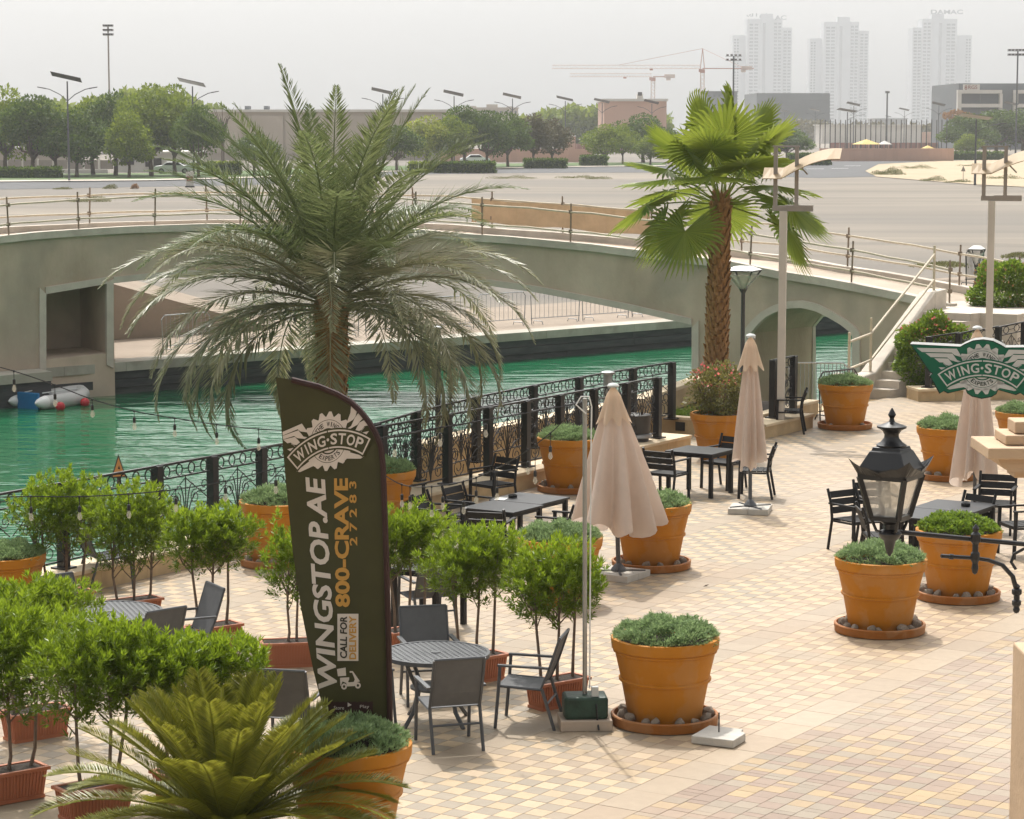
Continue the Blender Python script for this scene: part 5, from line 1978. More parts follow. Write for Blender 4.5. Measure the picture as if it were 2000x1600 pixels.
# ------------------------------------------------------------------ tall banner
FYD = 20.6
ban = thing('feather_banner', 'tall dark olive feather banner with a winged emblem and vertical lettering', 'banner', tuple(G(745, 1470)))
org = Vector(ban.location)
def wave(px, py):
    return 0.045 * math.sin(px * 0.024 + py * 0.006) + 0.03 * math.sin(py * 0.0125 + 1.2) * max(0, min(1, (760 - px) / 150)) + (760 - px) * 0.0009
def bp_(px, py, lay=0):
    return AT(px, py, FYD + wave(px, py) - (0.006 + 0.0026 * lay if lay > 0 else 0.003 * lay)) - org
lf = lerp_prof([(737, 538), (800, 547), (880, 553), (960, 560), (1080, 572), (1200, 590), (1310, 612), (1420, 640)])
rf = lerp_prof([(737, 540), (742, 572), (755, 625), (770, 662), (785, 688), (804, 708), (826, 725), (848, 738), (872, 747), (910, 751), (960, 753), (1100, 758), (1250, 762), (1420, 765)])
ys = [737 + (1420 - 737) * (k / 70) ** 1.15 for k in range(71)]
NXB = 14
V, F = [], []
for y in ys:
    a, b = lf(y), rf(y)
    for q in range(NXB + 1):
        V.append(tuple(bp_(a + (b - a) * q / NXB, y)))
n0 = len(V)
for y in ys:
    a, b = lf(y), rf(y)
    for q in range(NXB + 1):
        V.append(tuple(bp_(a + (b - a) * q / NXB, y, -2)))
for r_ in range(70):
    for q in range(NXB):
        k = r_ * (NXB + 1) + q
        F.append((k, k + NXB + 1, k + NXB + 2, k + 1))
        F.append((n0 + k, n0 + k + 1, n0 + k + NXB + 2, n0 + k + NXB + 1))
npmesh('cloth', V, F, 'flag_green', ban, smooth=True)
mb = MB()
hp = [(rf(y) - 3.0, y) for y in ys if y > 738]
mb.tube([bp_(x, y, 4) for x, y in hp] , 0.026, 8)
mb.build('pole_sleeve', 'flag_hem', ban, smooth=True)
mb = MB()
mb.tube([bp_(760, 1415, 2), bp_(761, 1440, 2) , Vector((0, 0, 0.6))], 0.014, 8)
mb.build('pole', 'dark_post', ban)
def vtext(txt, mat, xb0, yb0, xt0, yt0, wid0, wid1, bold, shear, lay=1, nm='lettering'):
    """reads upwards: from (xb0, yb0) at its foot to (xt0, yt0) at its head; letters WID pixels tall to the right of that line's left edge"""
    mb = MB()
    def fn(u, v):
        x = xb0 + (xt0 - xb0) * u
        y = yb0 + (yt0 - yb0) * u
        wd = wid0 + (wid1 - wid0) * u
        return bp_(x + wd * (1 - 0) * 1.0 - wd * v, y, lay)
    put_text(mb, txt, fn, bold, shear)
    mb.build(nm, mat, ban)
vtext('WINGSTOP.AE', 'print_white', 622, 1346, 596, 932, 37, 39, 0.03, 0.12)
vtext('800-CRAVE', 'print_orange', 655, 1186, 652, 934, 29, 28, 0.035, 0.0)
vtext('2 7 2 8 3', 'print_orange', 683, 1066, 682, 940, 15, 14, 0.02, 0.0)
mb = MB()
for q in range(8):
    for r_ in range(4):
        xq = [659 + 41 * (r_ + d) / 4 for d in (0, 1)]
        yq = [1199 + 92 * (q + d) / 8 for d in (0, 1)]
        mb.add([bp_(xq[0], yq[0], 1), bp_(xq[0], yq[1], 1), bp_(xq[1], yq[1], 1), bp_(xq[1], yq[0], 1)], [(0, 1, 2, 3)])
mb.build('print_box', 'print_white', ban)
vtext('CALL FOR', 'print_dark', 664, 1286, 664, 1204, 14, 14, 0.03, 0.1, 3)
vtext('DELIVERY', 'print_orange', 682, 1288, 682, 1203, 14, 14, 0.03, 0.0, 3)
# delivery scooter pictogram
mb = MB()
def flat(pts, lay=1):
    mb.add([bp_(x, y, lay) for x, y in pts], [tuple(range(len(pts)))])
flat([(658, 1307), (675, 1304), (676, 1320), (660, 1321)])
flat([(664, 1324), (682, 1323), (682, 1327), (680, 1331), (681, 1333), (691, 1332), (693, 1327), (688, 1314), (683, 1314), (683, 1311), (689, 1311), (694, 1318), (703, 1331), (697, 1333), (693, 1340), (678, 1341), (676, 1334), (669, 1331), (665, 1341)])
for cx, cy_ in ((672, 1341), (699, 1339)):
    for k in range(20):
        a_, b_ = k * math.pi / 10, (k + 1) * math.pi / 10
        flat([(cx + 2.4 * math.cos(a_), cy_ + 2.8 * math.sin(a_)), (cx + 5.6 * math.cos(a_), cy_ + 6 * math.sin(a_)), (cx + 5.6 * math.cos(b_), cy_ + 6 * math.sin(b_)), (cx + 2.4 * math.cos(b_), cy_ + 2.8 * math.sin(b_))], 2)
mb.build('scooter_print', 'print_white', ban)
mb = MB()
for q in range(8):
    flat([(640 + 11 * q, 1372), (640 + 11 * q, 1393), (651 + 11 * q, 1392), (651 + 11 * q, 1370)])
mb.build('store_badge', 'flag_hem', ban)
mb = MB()
put_text(mb, 'Store', lambda u, v: bp_(652 + 20 * u, 1386 - 7 * v, 3))
put_text(mb, 'Play', lambda u, v: bp_(703 + 18 * u, 1385 - 8 * v, 3))
flat([(679, 1372), (679, 1381), (687, 1377)], 3)
mb.build('badge_lettering', 'print_white', ban)
ec, es = (641, 862), 51.0
er = R(16)
def bmap(x, y, l):
    X = ec[0] + es * (x * 1.0 * math.cos(er) * 0.93 - y * math.sin(er) * 0.35)
    Y = ec[1] - es * (x * math.sin(er) * 0.72 + y * math.cos(er) * 1.12)
    lo, hi = lf(Y) + 1.5, rf(Y) - 7.5
    return bp_(min(hi, max(lo, X)), Y, 1 + l * 0.7)
emblem(bmap, ('print_white', 'flag_green', 'print_dark'), ban)

# ------------------------------------------------------------------ black lantern on its scroll bracket
LY = 13.4
lp = AT(1738, 1045, LY)
lan = thing('wall_lantern', 'black hanging street lantern with clear panes on an ornate iron bracket', 'lantern', tuple(lp))
LZS = 0.84
lan.scale = (1, 1, LZS)
def pxm(n):
    return n / FPX * (LY * 1.01)
rzL = R(-31)
def ring4(w_, z, rz=rzL):
    return [Vector((w_ * math.cos(rz + math.pi / 4 + k * math.pi / 2), w_ * math.sin(rz + math.pi / 4 + k * math.pi / 2), z)) for k in range(4)]
s2 = math.sqrt(2) / 2
zb, zt = pxm(42), pxm(140)
wb, wt = pxm(40), pxm(66)
A, B = ring4(wb, zb), ring4(wt, zt)
for k in range(4):
    mb = MB()
    mb.bar(A[k], B[k], 0.026, 0.026)
    mb.build('corner_bar', 'iron', lan)
    mb = MB()
    q = (k + 1) % 4
    mb.bar(A[k], A[q], 0.022, 0.03)
    mb.build('frame_rail', 'iron', lan)
    mb = MB()
    mb.bar(B[k], B[q], 0.022, 0.03)
    mb.build('frame_rail', 'iron', lan)
    mb = MB()
    ctr = (A[k] + A[q] + B[k] + B[q]) / 4
    n_ = Vector((ctr.x, ctr.y, 0)).normalized() * -0.006
    mb.add([A[k] + n_, A[q] + n_, B[q] + n_, B[k] + n_], [(0, 1, 2, 3)])
    mb.build('pane', 'pane_glass', lan)
mb = MB()
for k in range(4):                         # flared, wavy crown rim
    q = (k + 1) % 4
    n = 10
    C0, C1 = ring4(wt * 1.36, zt + pxm(26)), B
    row0, row1 = [], []
    for t in range(n + 1):
        u = t / n
        lo = C1[k].lerp(C1[q], u)
        hi = C0[k].lerp(C0[q], u)
        hi.z += pxm(16) * abs(2 * u - 1) ** 2.2 - pxm(8) * math.sin(u * math.pi) ** 2 + pxm(3) * math.cos(u * 6 * math.pi)
        row0.append(lo)
        row1.append(hi)
    for t in range(n):
        o_ = Vector((0, 0, 0.004))
        mb.hexa([row0[t], row0[t + 1], row0[t + 1] * 0.985, row0[t] * 0.985, row1[t], row1[t + 1], row1[t + 1] * 0.985 + o_ * 0, row1[t] * 0.985])
mb.build('crown_rim', 'iron', lan)
mb = MB()
lev = [ring4(wt * 1.08, zt + pxm(4)), ring4(wt * 1.06, zt + pxm(18)), ring4(wt * 0.70, zt + pxm(58)), ring4(wt * 0.64, zt + pxm(60)), ring4(wt * 0.60, zt + pxm(68)), ring4(wt * 0.3, zt + pxm(70))]
vs = [v for l_ in lev for v in l_]
fs = [(a * 4 + k, a * 4 + (k + 1) % 4, (a + 1) * 4 + (k + 1) % 4, (a + 1) * 4 + k) for a in range(5) for k in range(4)] + [(20, 21, 22, 23), (3, 2, 1, 0)]
mb.add(vs, fs)
mb.build('hood', 'iron', lan, bevel=0.012)
mb = MB()
zz = zt + pxm(66)
mb.lathe([(pxm(28), zz), (pxm(30), zz + pxm(6)), (pxm(22), zz + pxm(12)), (pxm(15), zz + pxm(22)), (pxm(14), zz + pxm(30)), (pxm(19), zz + pxm(40)), (pxm(29), zz + pxm(46)), (pxm(29), zz + pxm(50)), (pxm(14), zz + pxm(56)), (pxm(6), zz + pxm(60)), (pxm(4), zz + pxm(68)), (pxm(8), zz + pxm(76)), (pxm(5), zz + pxm(84)), (pxm(1), zz + pxm(92))], 20)
mb.build('finial', 'iron', lan, smooth=True)
mb = MB()
mb.lathe([(0.006, zb - pxm(92)), (pxm(7), zb - pxm(80)), (pxm(12), zb - pxm(55)), (pxm(18), zb - pxm(50)), (pxm(24), zb - pxm(38)), (pxm(22), zb - pxm(34)), (pxm(13), zb - pxm(28)), (pxm(13), zb - pxm(16)), (pxm(26), zb - pxm(6)), (pxm(30), zb), (pxm(10), zb + 0.002)], 18)
mb.build('stem_cup', 'iron', lan, smooth=True)
mb = MB()
for k in range(4):
    mb.tube([A[k] * 1.0, A[k] * 0.72 + Vector((0, 0, -pxm(18))), Vector((A[k].x * 0.3, A[k].y * 0.3, zb - pxm(36)))], 0.009, 5)
mb.build('cradle', 'iron', lan)
mb = MB()
mb.tube([(0, 0, zb + 0.01), (0, 0, zb + 0.05)], 0.03, 10)
mb.sphere((0, 0, zb + 0.14), 0.055, 12, 8, (1, 1, 1.6))
mb.build('light_bulb', 'bulb_glass', lan, smooth=True)
def lpt(px, py, dy=0.0):
    v = AT(px, py, LY + dy) - lp
    return Vector((v.x, v.y, v.z / LZS))
mb = MB()
mb.tube([lpt(1752, 1039), lpt(1990, 1062, 0.05), lpt(2150, 1076, 0.1)], 0.017, 8)
mb.build('bracket_arm', 'iron', lan)
mb = MB()
mb.tube([lpt(1838, 1086), lpt(1902, 1090), lpt(1930, 1094), lpt(1958, 1104), lpt(1978, 1126), lpt(1986, 1155), lpt(1985, 1192)], 0.014, 8)
mb.tube([lpt(2060, 1072), lpt(2000, 1072), lpt(1981, 1082), lpt(1975, 1098), lpt(1984, 1112)], 0.010, 6)
mb.build('scroll_bar', 'iron', lan)
for (x, y0, y1) in ((1904, 1024, 1122), (1985, 1140, 1198)):
    mb = MB()
    c0, c1 = lpt(x, y1), lpt(x, y0)
    L_ = c1.z - c0.z
    mb.lathe([(0.004, 0), (0.014, 0.03 * L_), (0.02, 0.12 * L_), (0.016, 0.22 * L_), (0.026, 0.30 * L_), (0.026, 0.42 * L_), (0.017, 0.46 * L_), (0.017, 0.60 * L_), (0.028, 0.66 * L_), (0.028, 0.80 * L_), (0.014, 0.85 * L_), (0.02, 0.92 * L_), (0.003, L_)], 10, (c0.x, c0.y, c0.z))
    mb.build('bracket_finial', 'iron', lan)
mb = MB()
mb.tube([lpt(1836, 1086), lpt(1842, 1086)], 0.004, 6)
mb.tube([lpt(1842, 1086.4), lpt(1850, 1087)], 0.013, 8)
mb.tube([lpt(1854, 1087), lpt(1862, 1088)], 0.019, 8)
mb.build('bracket_finial', 'iron', lan)

# ------------------------------------------------------------------ bits of the building at the frame's edge
cb = AT(1996, 935, 12.6)
t = thing('stone_corbel', 'beige stepped stone corbel cut by the frame next to the folded umbrella', 'corbel', tuple(cb))
def cw(x0, y0, y1, nm, extra=0.0, curve=False):
    a, b = AT(x0, y1, 12.6) - cb, AT(x0, y0, 12.6) - cb
    mb = MB()
    wid = 0.46 - (a.x)
    mb.box((a.x + wid / 2, 0.15 , (a.z + b.z) / 2), (wid, 0.5 + extra, abs(b.z - a.z) - 0.002))
    mb.build(nm, 'stucco', t, bevel=0.006)
cw(1986, 826, 850, 'block', -0.3)
cw(1964, 850.5, 870, 'block', -0.2)
cw(1923, 870.5, 893, 'slab', 0.0)
mb = MB()
prf = [(1946, 893.5), (1949, 903), (1957, 913), (1970, 919), (1985, 921)]
for (xa, ya), (xb, yb) in zip(prf, prf[1:]):
    a, b = AT(xa, ya, 12.6) - cb, AT(xb, yb, 12.6) - cb
    mb.hexa([Vector((b.x, -0.05, b.z)), Vector((0.44, -0.05, b.z)), Vector((0.44, 0.35, b.z)), Vector((b.x, 0.35, b.z)), Vector((a.x, -0.05, a.z - 0.0005)), Vector((0.44, -0.05, a.z - 0.0005)), Vector((0.44, 0.35, a.z - 0.0005)), Vector((a.x, 0.35, a.z - 0.0005))])
mb.build('ovolo', 'stucco', t)
cw(1985, 921.5, 937, 'drop', -0.3)
pb_ = AT(1993, 1275, 11.5)
t = thing('stone_pillar', 'beige stucco pillar corner standing at the frame edge over the paving', 'pillar', (pb_.x + 0.16, pb_.y, 0))
mb = MB()
mb.prism([(-0.145, -0.15), (0.22, -0.15), (0.22, 0.25), (-0.145, 0.25)], 0, pb_.z)
mb.build('shaft', 'stucco', t, bevel=0.01)

# ------------------------------------------------------------------ string lights
def string_lights(label, pts, bulbs, r=0.006, seed=1):
    """pts: (px, py, Y) along the cable; bulbs: (px, Y) where a lamp hangs"""
    P = [AT(*p) for p in pts]
    C = catmull(P, 10)
    o = C[0].copy()
    t = thing('string_lights', label, 'string lights', tuple(o), group='festoon lights over the terrace')
    mb = MB()
    mb.tube([c - o for c in C], r, 5)
    mb.build('cable', 'iron', t)
    for px, drop in bulbs:
        best = min(C, key=lambda c: abs((1000 + FPX * c.x / (c.y * math.cos(TH) - (c.z - CAMH) * math.sin(TH))) - px))
        q = best - o
        h = drop / FPX * best.y
        b = thing_part('light_bulb', t)
        b.location = q
        b.scale = (0.78, 0.78, 0.85)
        mb = MB()
        mb.tube([(0, 0, 0), (0, 0, -h)], 0.005, 4)
        mb.tube([(0, 0, 0.012), (0, 0, -0.015)], 0.013, 6)
        mb.lathe([(0.012, -h - 0.075), (0.021, -h - 0.07), (0.021, -h - 0.012), (0.010, -h)], 10)
        mb.build('socket', 'iron', b)
        mb = MB()
        mb.lathe([(0.003, -h - 0.165), (0.018, -h - 0.158), (0.030, -h - 0.135), (0.030, -h - 0.118), (0.020, -h - 0.09), (0.016, -h - 0.075)], 12)
        mb.build('glass', 'bulb_glass', b, smooth=True)
    return t
def thing_part(name, parent):
    o = bpy.data.objects.new(name, None)
    o.empty_display_size = 0.05
    COL.objects.link(o)
    o.parent = parent
    return o
string_lights('string of festoon bulbs crossing the canal view from the dinghy to the banner',
              [(-40, 708, 26), (27, 725, 26), (107, 752, 26), (180, 780, 26), (262, 803, 26), (341, 817, 26), (423, 829, 26), (505, 838, 26), (600, 842, 26), (700, 840, 26.3)],
              [(27, 18), (107, 20), (180, 12), (262, 14), (341, 14), (423, 18), (505, 20)])
string_lights('string of festoon bulbs in front of the small trees beside the railing',
              [(-40, 972, 23.5), (60, 970, 23.5), (155, 970, 23.5), (251, 965, 23.5), (343, 956, 23.5), (440, 940, 23.5), (520, 920, 23.5), (620, 892, 23.5), (735, 858, 23.7), (830, 840, 24), (1000, 812, 24.2), (1141, 786, 24.4)],
              [(60, 24), (155, 22), (251, 24), (343, 20), (440, 14), (535, 26), (772, 18), (862, 12), (954, 8)])
string_lights('string of festoon bulbs sagging from the steel pole over the black tables',
              [(1141, 790, 24.5), (1110, 812, 24.6), (1075, 846, 24.8), (1010, 893, 25), (930, 933, 25.2), (850, 950, 25.2), (790, 948, 25.2), (745, 925, 25)],
              [(1076, 30), (1030, 26), (1045, 60), (968, 44), (930, 30), (905, 46), (868, 26), (846, 40), (803, 22), (786, 22)])

# ------------------------------------------------------------------ dinghy, buoys, warning sign, barriers
bpos = G(108, 791, WZ)
t = thing('inflatable_dinghy', 'grey inflatable dinghy with white tube ends moored at the dark canal wall', 'boat', tuple(bpos), R(58))
t.scale = (0.86, 0.86, 0.9)
def tubeend(y0, mat1, nm):
    mb = MB()
    mb.tube([(-1.05, y0, 0.20), (-0.5, y0, 0.18), (0.5, y0, 0.2), (1.0, y0 + (0.28 if y0 < 0 else -0.28), 0.27), (1.18, 0, 0.31)], [0.20, 0.22, 0.22, 0.21, 0.2], 12)
    mb.build(nm, 'boat_grey', t, smooth=True)
    mb = MB()
    mb.tube([(-1.5, y0, 0.21), (-1.38, y0, 0.21), (-1.2, y0, 0.20), (-1.04, y0, 0.20)], [0.02, 0.11, 0.18, 0.205], 12)
    mb.build('tube_end', 'boat_white', t, smooth=True)
tubeend(-0.55, 0, 'side_tube')
tubeend(0.55, 0, 'side_tube')
mb = MB()
mb.box((-0.1, 0, 0.14), (1.9, 0.9, 0.05))
mb.build('floor', 'boat_grey', t)
mb = MB()
mb.box((-1.2, 0, 0.22), (0.10, 0.86, 0.52))
mb.build('transom', 'blue_plastic', t, bevel=0.02)
mb = MB()
mb.box((0.1, 0, 0.32), (0.28, 0.95, 0.05))
mb.build('thwart', 'boat_grey', t)
mb = MB()
mb.tube([(-0.9, -0.3, 0.45), (0.9, -0.38, 0.46)], 0.018, 6)
mb.tube([(-1.0, 0.35, 0.45), (0.3, 0.5, 0.5)], 0.018, 6)
mb.build('oar', 'sign_white', t)
for k, (x, y) in enumerate(((118, 801), (166, 793))):
    p = G(x, y, WZ)
    mb = MB()
    mb.sphere((0, 0, 0.09), 0.13, 12, 8)
    o = mb.build('mooring_buoy', 'red_plastic', None, smooth=True, loc=p)
    tag(o, ('round red buoy under the middle of the dinghy', 'round red buoy at the bow of the dinghy')[k], 'buoy', 'red buoys at the dinghy')
p = AT(232, 933, W(24.6, -22.2).y)
t = thing('warning_sign', 'orange triangular warning sign behind the iron railing', 'sign', tuple(p), R(20))
s_ = p.y / FPX
mb = MB()
mb.extrude([(-15 * s_, 0, 0), (15 * s_, 0, 0), (0, 0, 47 * s_)], (0, 0.01, 0))
mb.build('frame', 'dark_post', t)
mb = MB()
mb.extrude([(-12 * s_, -0.004, 2.5 * s_), (12 * s_, -0.004, 2.5 * s_), (0, -0.004, 40 * s_)], (0, 0.003, 0))
mb.build('face', 'orange_sign', t)
mb = MB()
mb.extrude([(-2 * s_, -0.007, 18 * s_), (3 * s_, -0.007, 16 * s_), (1 * s_, -0.007, 24 * s_)], (0, 0.002, 0))
mb.extrude([(-5 * s_, -0.007, 6 * s_), (5 * s_, -0.007, 6 * s_), (5 * s_, -0.007, 8 * s_), (-5 * s_, -0.007, 8 * s_)], (0, 0.002, 0))
mb.build('symbol', 'print_dark', t)
mb = MB()
mb.box((0, 0.025, -0.55), (0.04, 0.02, 1.15))
mb.build('stake', 'dark_post', t)
def barrier(label, a, b, h, mat, group, nb=14):
    a, b = Vector(a), Vector(b)
    t = thing('crowd_barrier', label, 'barrier', tuple(a), group=group)
    d = b - a
    z = Vector((0, 0, 1))
    mb = MB()
    r = 0.018
    L = d.length
    u = d.normalized()
    mb.tube([z * 0.0 + u * 0.05, z * (h - 0.12) + u * 0.0, z * h + u * 0.12, z * h + u * (L - 0.12), z * (h - 0.12) + u * L, u * (L - 0.05)], r, 6)
    mb.tube([z * 0.2, z * 0.2 + d], r * 0.8, 5)
    mb.build('frame', mat, t)
    mb = MB()
    for k in range(nb):
        p = d * (k + 1) / (nb + 1)
        mb.tube([p + z * 0.2, p + z * (h - 0.005)], r * 0.4, 4)
    mb.build('bars', mat, t)
    n_ = Vector((-u.y, u.x, 0))
    for s__ in (0.15, 0.85):
        mb = MB()
        p = d * s__
        mb.tube([p - n_ * 0.25, p - n_ * 0.2 + z * 0.1, p + n_ * 0.2 + z * 0.1, p + n_ * 0.25], r * 0.8, 5)
        mb.build('foot', mat, t)
    return t
gb = 'metal crowd barriers'
barrier('grey crowd barrier inside the small bridge arch, above the water', W(48.3, -23.5, -0.2), W(49.0, -22.4, -0.2), 1.05, 'galvanised', gb)
mb = MB()
mb.prism([W(46.3, -22.2), W(50, -22.2), W(50, -24.0), W(47.4, -24.0)], -1.7, -0.21)
struct(mb.build('quay_step', 'beige_stone'))
barrier('dark crowd barrier between the lamp post kerb and the pot at the steps', W(45.4, -21.4), W(46.6, -21.1), 1.0, 'dark_post', gb)
barrier('dark crowd barrier beyond the top of the steps, beside the round bush', AT(1885, 560, 66) , AT(1920, 560, 66.5), 1.0, 'dark_post', gb)
for k in range(9):
    s_ = 9.6 + 2.35 * k
    p, q = bank(s_, 2.2, -0.61), bank(s_ + 2.2, 2.2 + 0.1 * math.sin(k * 2), -0.61)
    barrier(['grey crowd barrier on the far promenade, half hidden by the date palm', 'grey crowd barrier on the far promenade just past the palm trunk', 'grey crowd barrier on the promenade between palm and lamp pole', 'grey crowd barrier on the promenade over the dark lamp pole', 'grey crowd barrier on the far promenade beside the drooping palm tips', 'grey crowd barrier on the promenade in clear view under the bridge', 'grey crowd barrier under the bridge where the arch comes down', 'last visible grey crowd barrier under the bridge near the pier', 'grey crowd barrier on the promenade behind the bridge pier'][k], p, q, 1.1, 'galvanised', 'crowd barriers on the far promenade', 10)
p = bank(6.3, 1.6, -0.61)
barrier('grey crowd barrier standing beside the bridge pier with the square niche', p, bank(8.2, 1.9, -0.61), 1.1, 'galvanised', 'crowd barriers on the far promenade', 10)
# pinkish ramp on the far bank behind the palm
mb = MB()
a0, a1 = bank(5.5, 6.5, 0), bank(14.0, 6.5, 0)
mb.add([(a0.x, a0.y, -0.61), (a1.x, a1.y, -0.61), (a0.x, a0.y, 1.75), (a0.x, a0.y + 3, -0.61), (a1.x, a1.y + 3, -0.61), (a0.x, a0.y + 3, 1.75)], [(0, 1, 2), (5, 4, 3), (0, 2, 5, 3), (1, 4, 5, 2), (0, 3, 4, 1)])
tag(mb.build('ramp_wall', 'promenade'), 'pinkish sloping ramp wall on the far bank beside the bridge pier', 'wall')

# ------------------------------------------------------------------ lamp posts
def cream_post(label, px, pyb, Y, ytop, yarm, pts):
    b = AT(px, pyb, Y)
    z0 = 0.28
    t = thing('square_lamp_post', label, 'lamp post', (b.x, Y, z0), R(-12), 'tall cream lamp posts with curved reflectors')
    zt_, za = AT(px, ytop, Y).z - z0, AT(px, yarm, Y).z - z0
    k = Y / FPX
    mb = MB()
    mb.box((0, 0, za / 2), (0.145, 0.145, za))
    mb.build('post', 'cream_post', t, bevel=0.01)
    mb = MB()
    mb.box((-8 * k, 0, za + 0.05), (26 * k, 0.10, 0.10))
    mb.box((30 * k, 0.05, za + 0.052), (54 * k, 0.16, 0.12))
    mb.build('base_arm', 'taupe_post', t)
    for x, w_ in ((-16 * k, 7.5 * k), (25 * k, 7 * k)):
        mb = MB()
        mb.box((x, 0, (za + zt_) / 2 + 0.05), (w_, 0.09, zt_ - za))
        mb.build('upright', 'taupe_post', t)
    mb = MB()
    mb.box((4 * k, 0, zt_ + 0.06), (52 * k, 0.10, 0.03))
    mb.build('top_bar', 'taupe_post', t)
    mb = MB()
    prev = None
    for q in range(13):
        u = q / 12
        x = (-40 + 150 * u) * k
        z = za + (zt_ - za) * (0.52 + 0.32 * math.sin(max(0, u - 0.25) / 0.75 * 1.7)) 
        hw = 0.30 * (0.55 + 0.45 * min(1, u * 3)) * (1 if u < 0.9 else 0.8)
        cur = (Vector((x, -hw, z)), Vector((x, hw, z + 0.20)))
        if prev:
            o_ = Vector((0, 0, 0.015))
            mb.hexa([prev[0], cur[0], cur[1], prev[1], prev[0] + o_, cur[0] + o_, cur[1] + o_, prev[1] + o_])
        prev = cur
    mb.build('reflector', 'reflector', t)
    mb = MB()
    mb.bar((25 * k, 0, zt_ - 0.25), (46 * k, 0, zt_ - 0.48), 0.025, 0.03)
    mb.build('strut', 'taupe_post', t)
    return t
cream_post('tall cream lamp post with curved reflector, in front of the fan palm', 1525, 812, 47.8, 292, 412, None)
cream_post('tall cream lamp post with curved reflector, behind the green sign', 1929, 760, 51.5, 292, 392, None)
def lantern_post(label, px, ytop, Y, zb, sz=1.0):
    b = AT(px, ytop, Y)
    t = thing('lantern_post', label, 'lamp post', (b.x, b.y, zb), R(20), 'dark posts with flared square lanterns')
    h = b.z - zb
    mb = MB()
    mb.lathe([(0.09, 0), (0.09, 0.15), (0.052, 0.2), (0.048, h - 0.62)], 10)
    mb.build('post', 'dark_post', t, smooth=True)
    A = [Vector((0.10 * sz * math.cos(q * math.pi / 2), 0.10 * sz * math.sin(q * math.pi / 2), h - 0.48)) for q in range(4)]
    B = [Vector((0.45 * sz * math.cos(q * math.pi / 2), 0.45 * sz * math.sin(q * math.pi / 2), h - 0.10)) for q in range(4)]
    mb = MB()
    for q in range(4):
        mb.bar(A[q], B[q], 0.03, 0.03)
        mb.bar(B[q], B[(q + 1) % 4], 0.03, 0.03)
        mb.bar(A[q] * 1.0, Vector((0, 0, h - 0.66)), 0.05, 0.03)
    mb.build('frame', 'dark_post', t)
    mb = MB()
    mb.add([a * 0.98 + Vector((0, 0, 0.01)) for a in A] + [b_ * 0.97 for b_ in B], [(q, (q + 1) % 4, 4 + (q + 1) % 4, 4 + q) for q in range(4)])
    mb.build('pane', 'pane_glass', t)
    mb = MB()
    mb.add([b_ * 1.06 for b_ in [Vector((v.x, v.y, v.z * 0 + (h - 0.085) / 1.06)) for v in B]] + [Vector((v.x * 0.5, v.y * 0.5, h)) for v in B], [(q, (q + 1) % 4, 4 + (q + 1) % 4, 4 + q) for q in range(4)] + [(4, 5, 6, 7), (3, 2, 1, 0)])
    mb.build('cap', 'lamp_white', t)
    return t
lantern_post('dark lantern post standing between the fan palm trunk and the small arch', 1452, 520, 56, -0.3)
lantern_post('dark lantern post beyond the top of the steps above the round bush', 1908, 480, 64, 0.0, 0.55)
def plain_post(label, px, ytop, Y, zb, r=0.06, mat='dark_post'):
    b = AT(px, ytop, Y)
    t = thing('bollard_post', label, 'post', (b.x, b.y, zb), 0, 'plain dark posts at the terrace edge')
    mb = MB()
    mb.tube([(0, 0, 0), (0, 0, b.z - zb)], r, 10)
    mb.build('post', mat, t)
    mb = MB()
    mb.lathe([(r * 1.5, b.z - zb - 0.03), (r * 1.6, b.z - zb + 0.01), (r * 0.8, b.z - zb + 0.03)], 10)
    mb.build('cap', 'galvanised', t)
plain_post('slim dark post beside the tip of the slim folded umbrella', 1467, 660, 46.8, 0.0, 0.055)
plain_post('grey post with a cap behind the tip of the wide folded umbrella', 1187, 728, W(38.3, -23.1).y, -0.12, 0.085, 'galvanised')
plain_post('brown pole rising from the canal ledge through the palm fronds', 855, 640, W(34.3, -23.9).y, -0.12, 0.05)
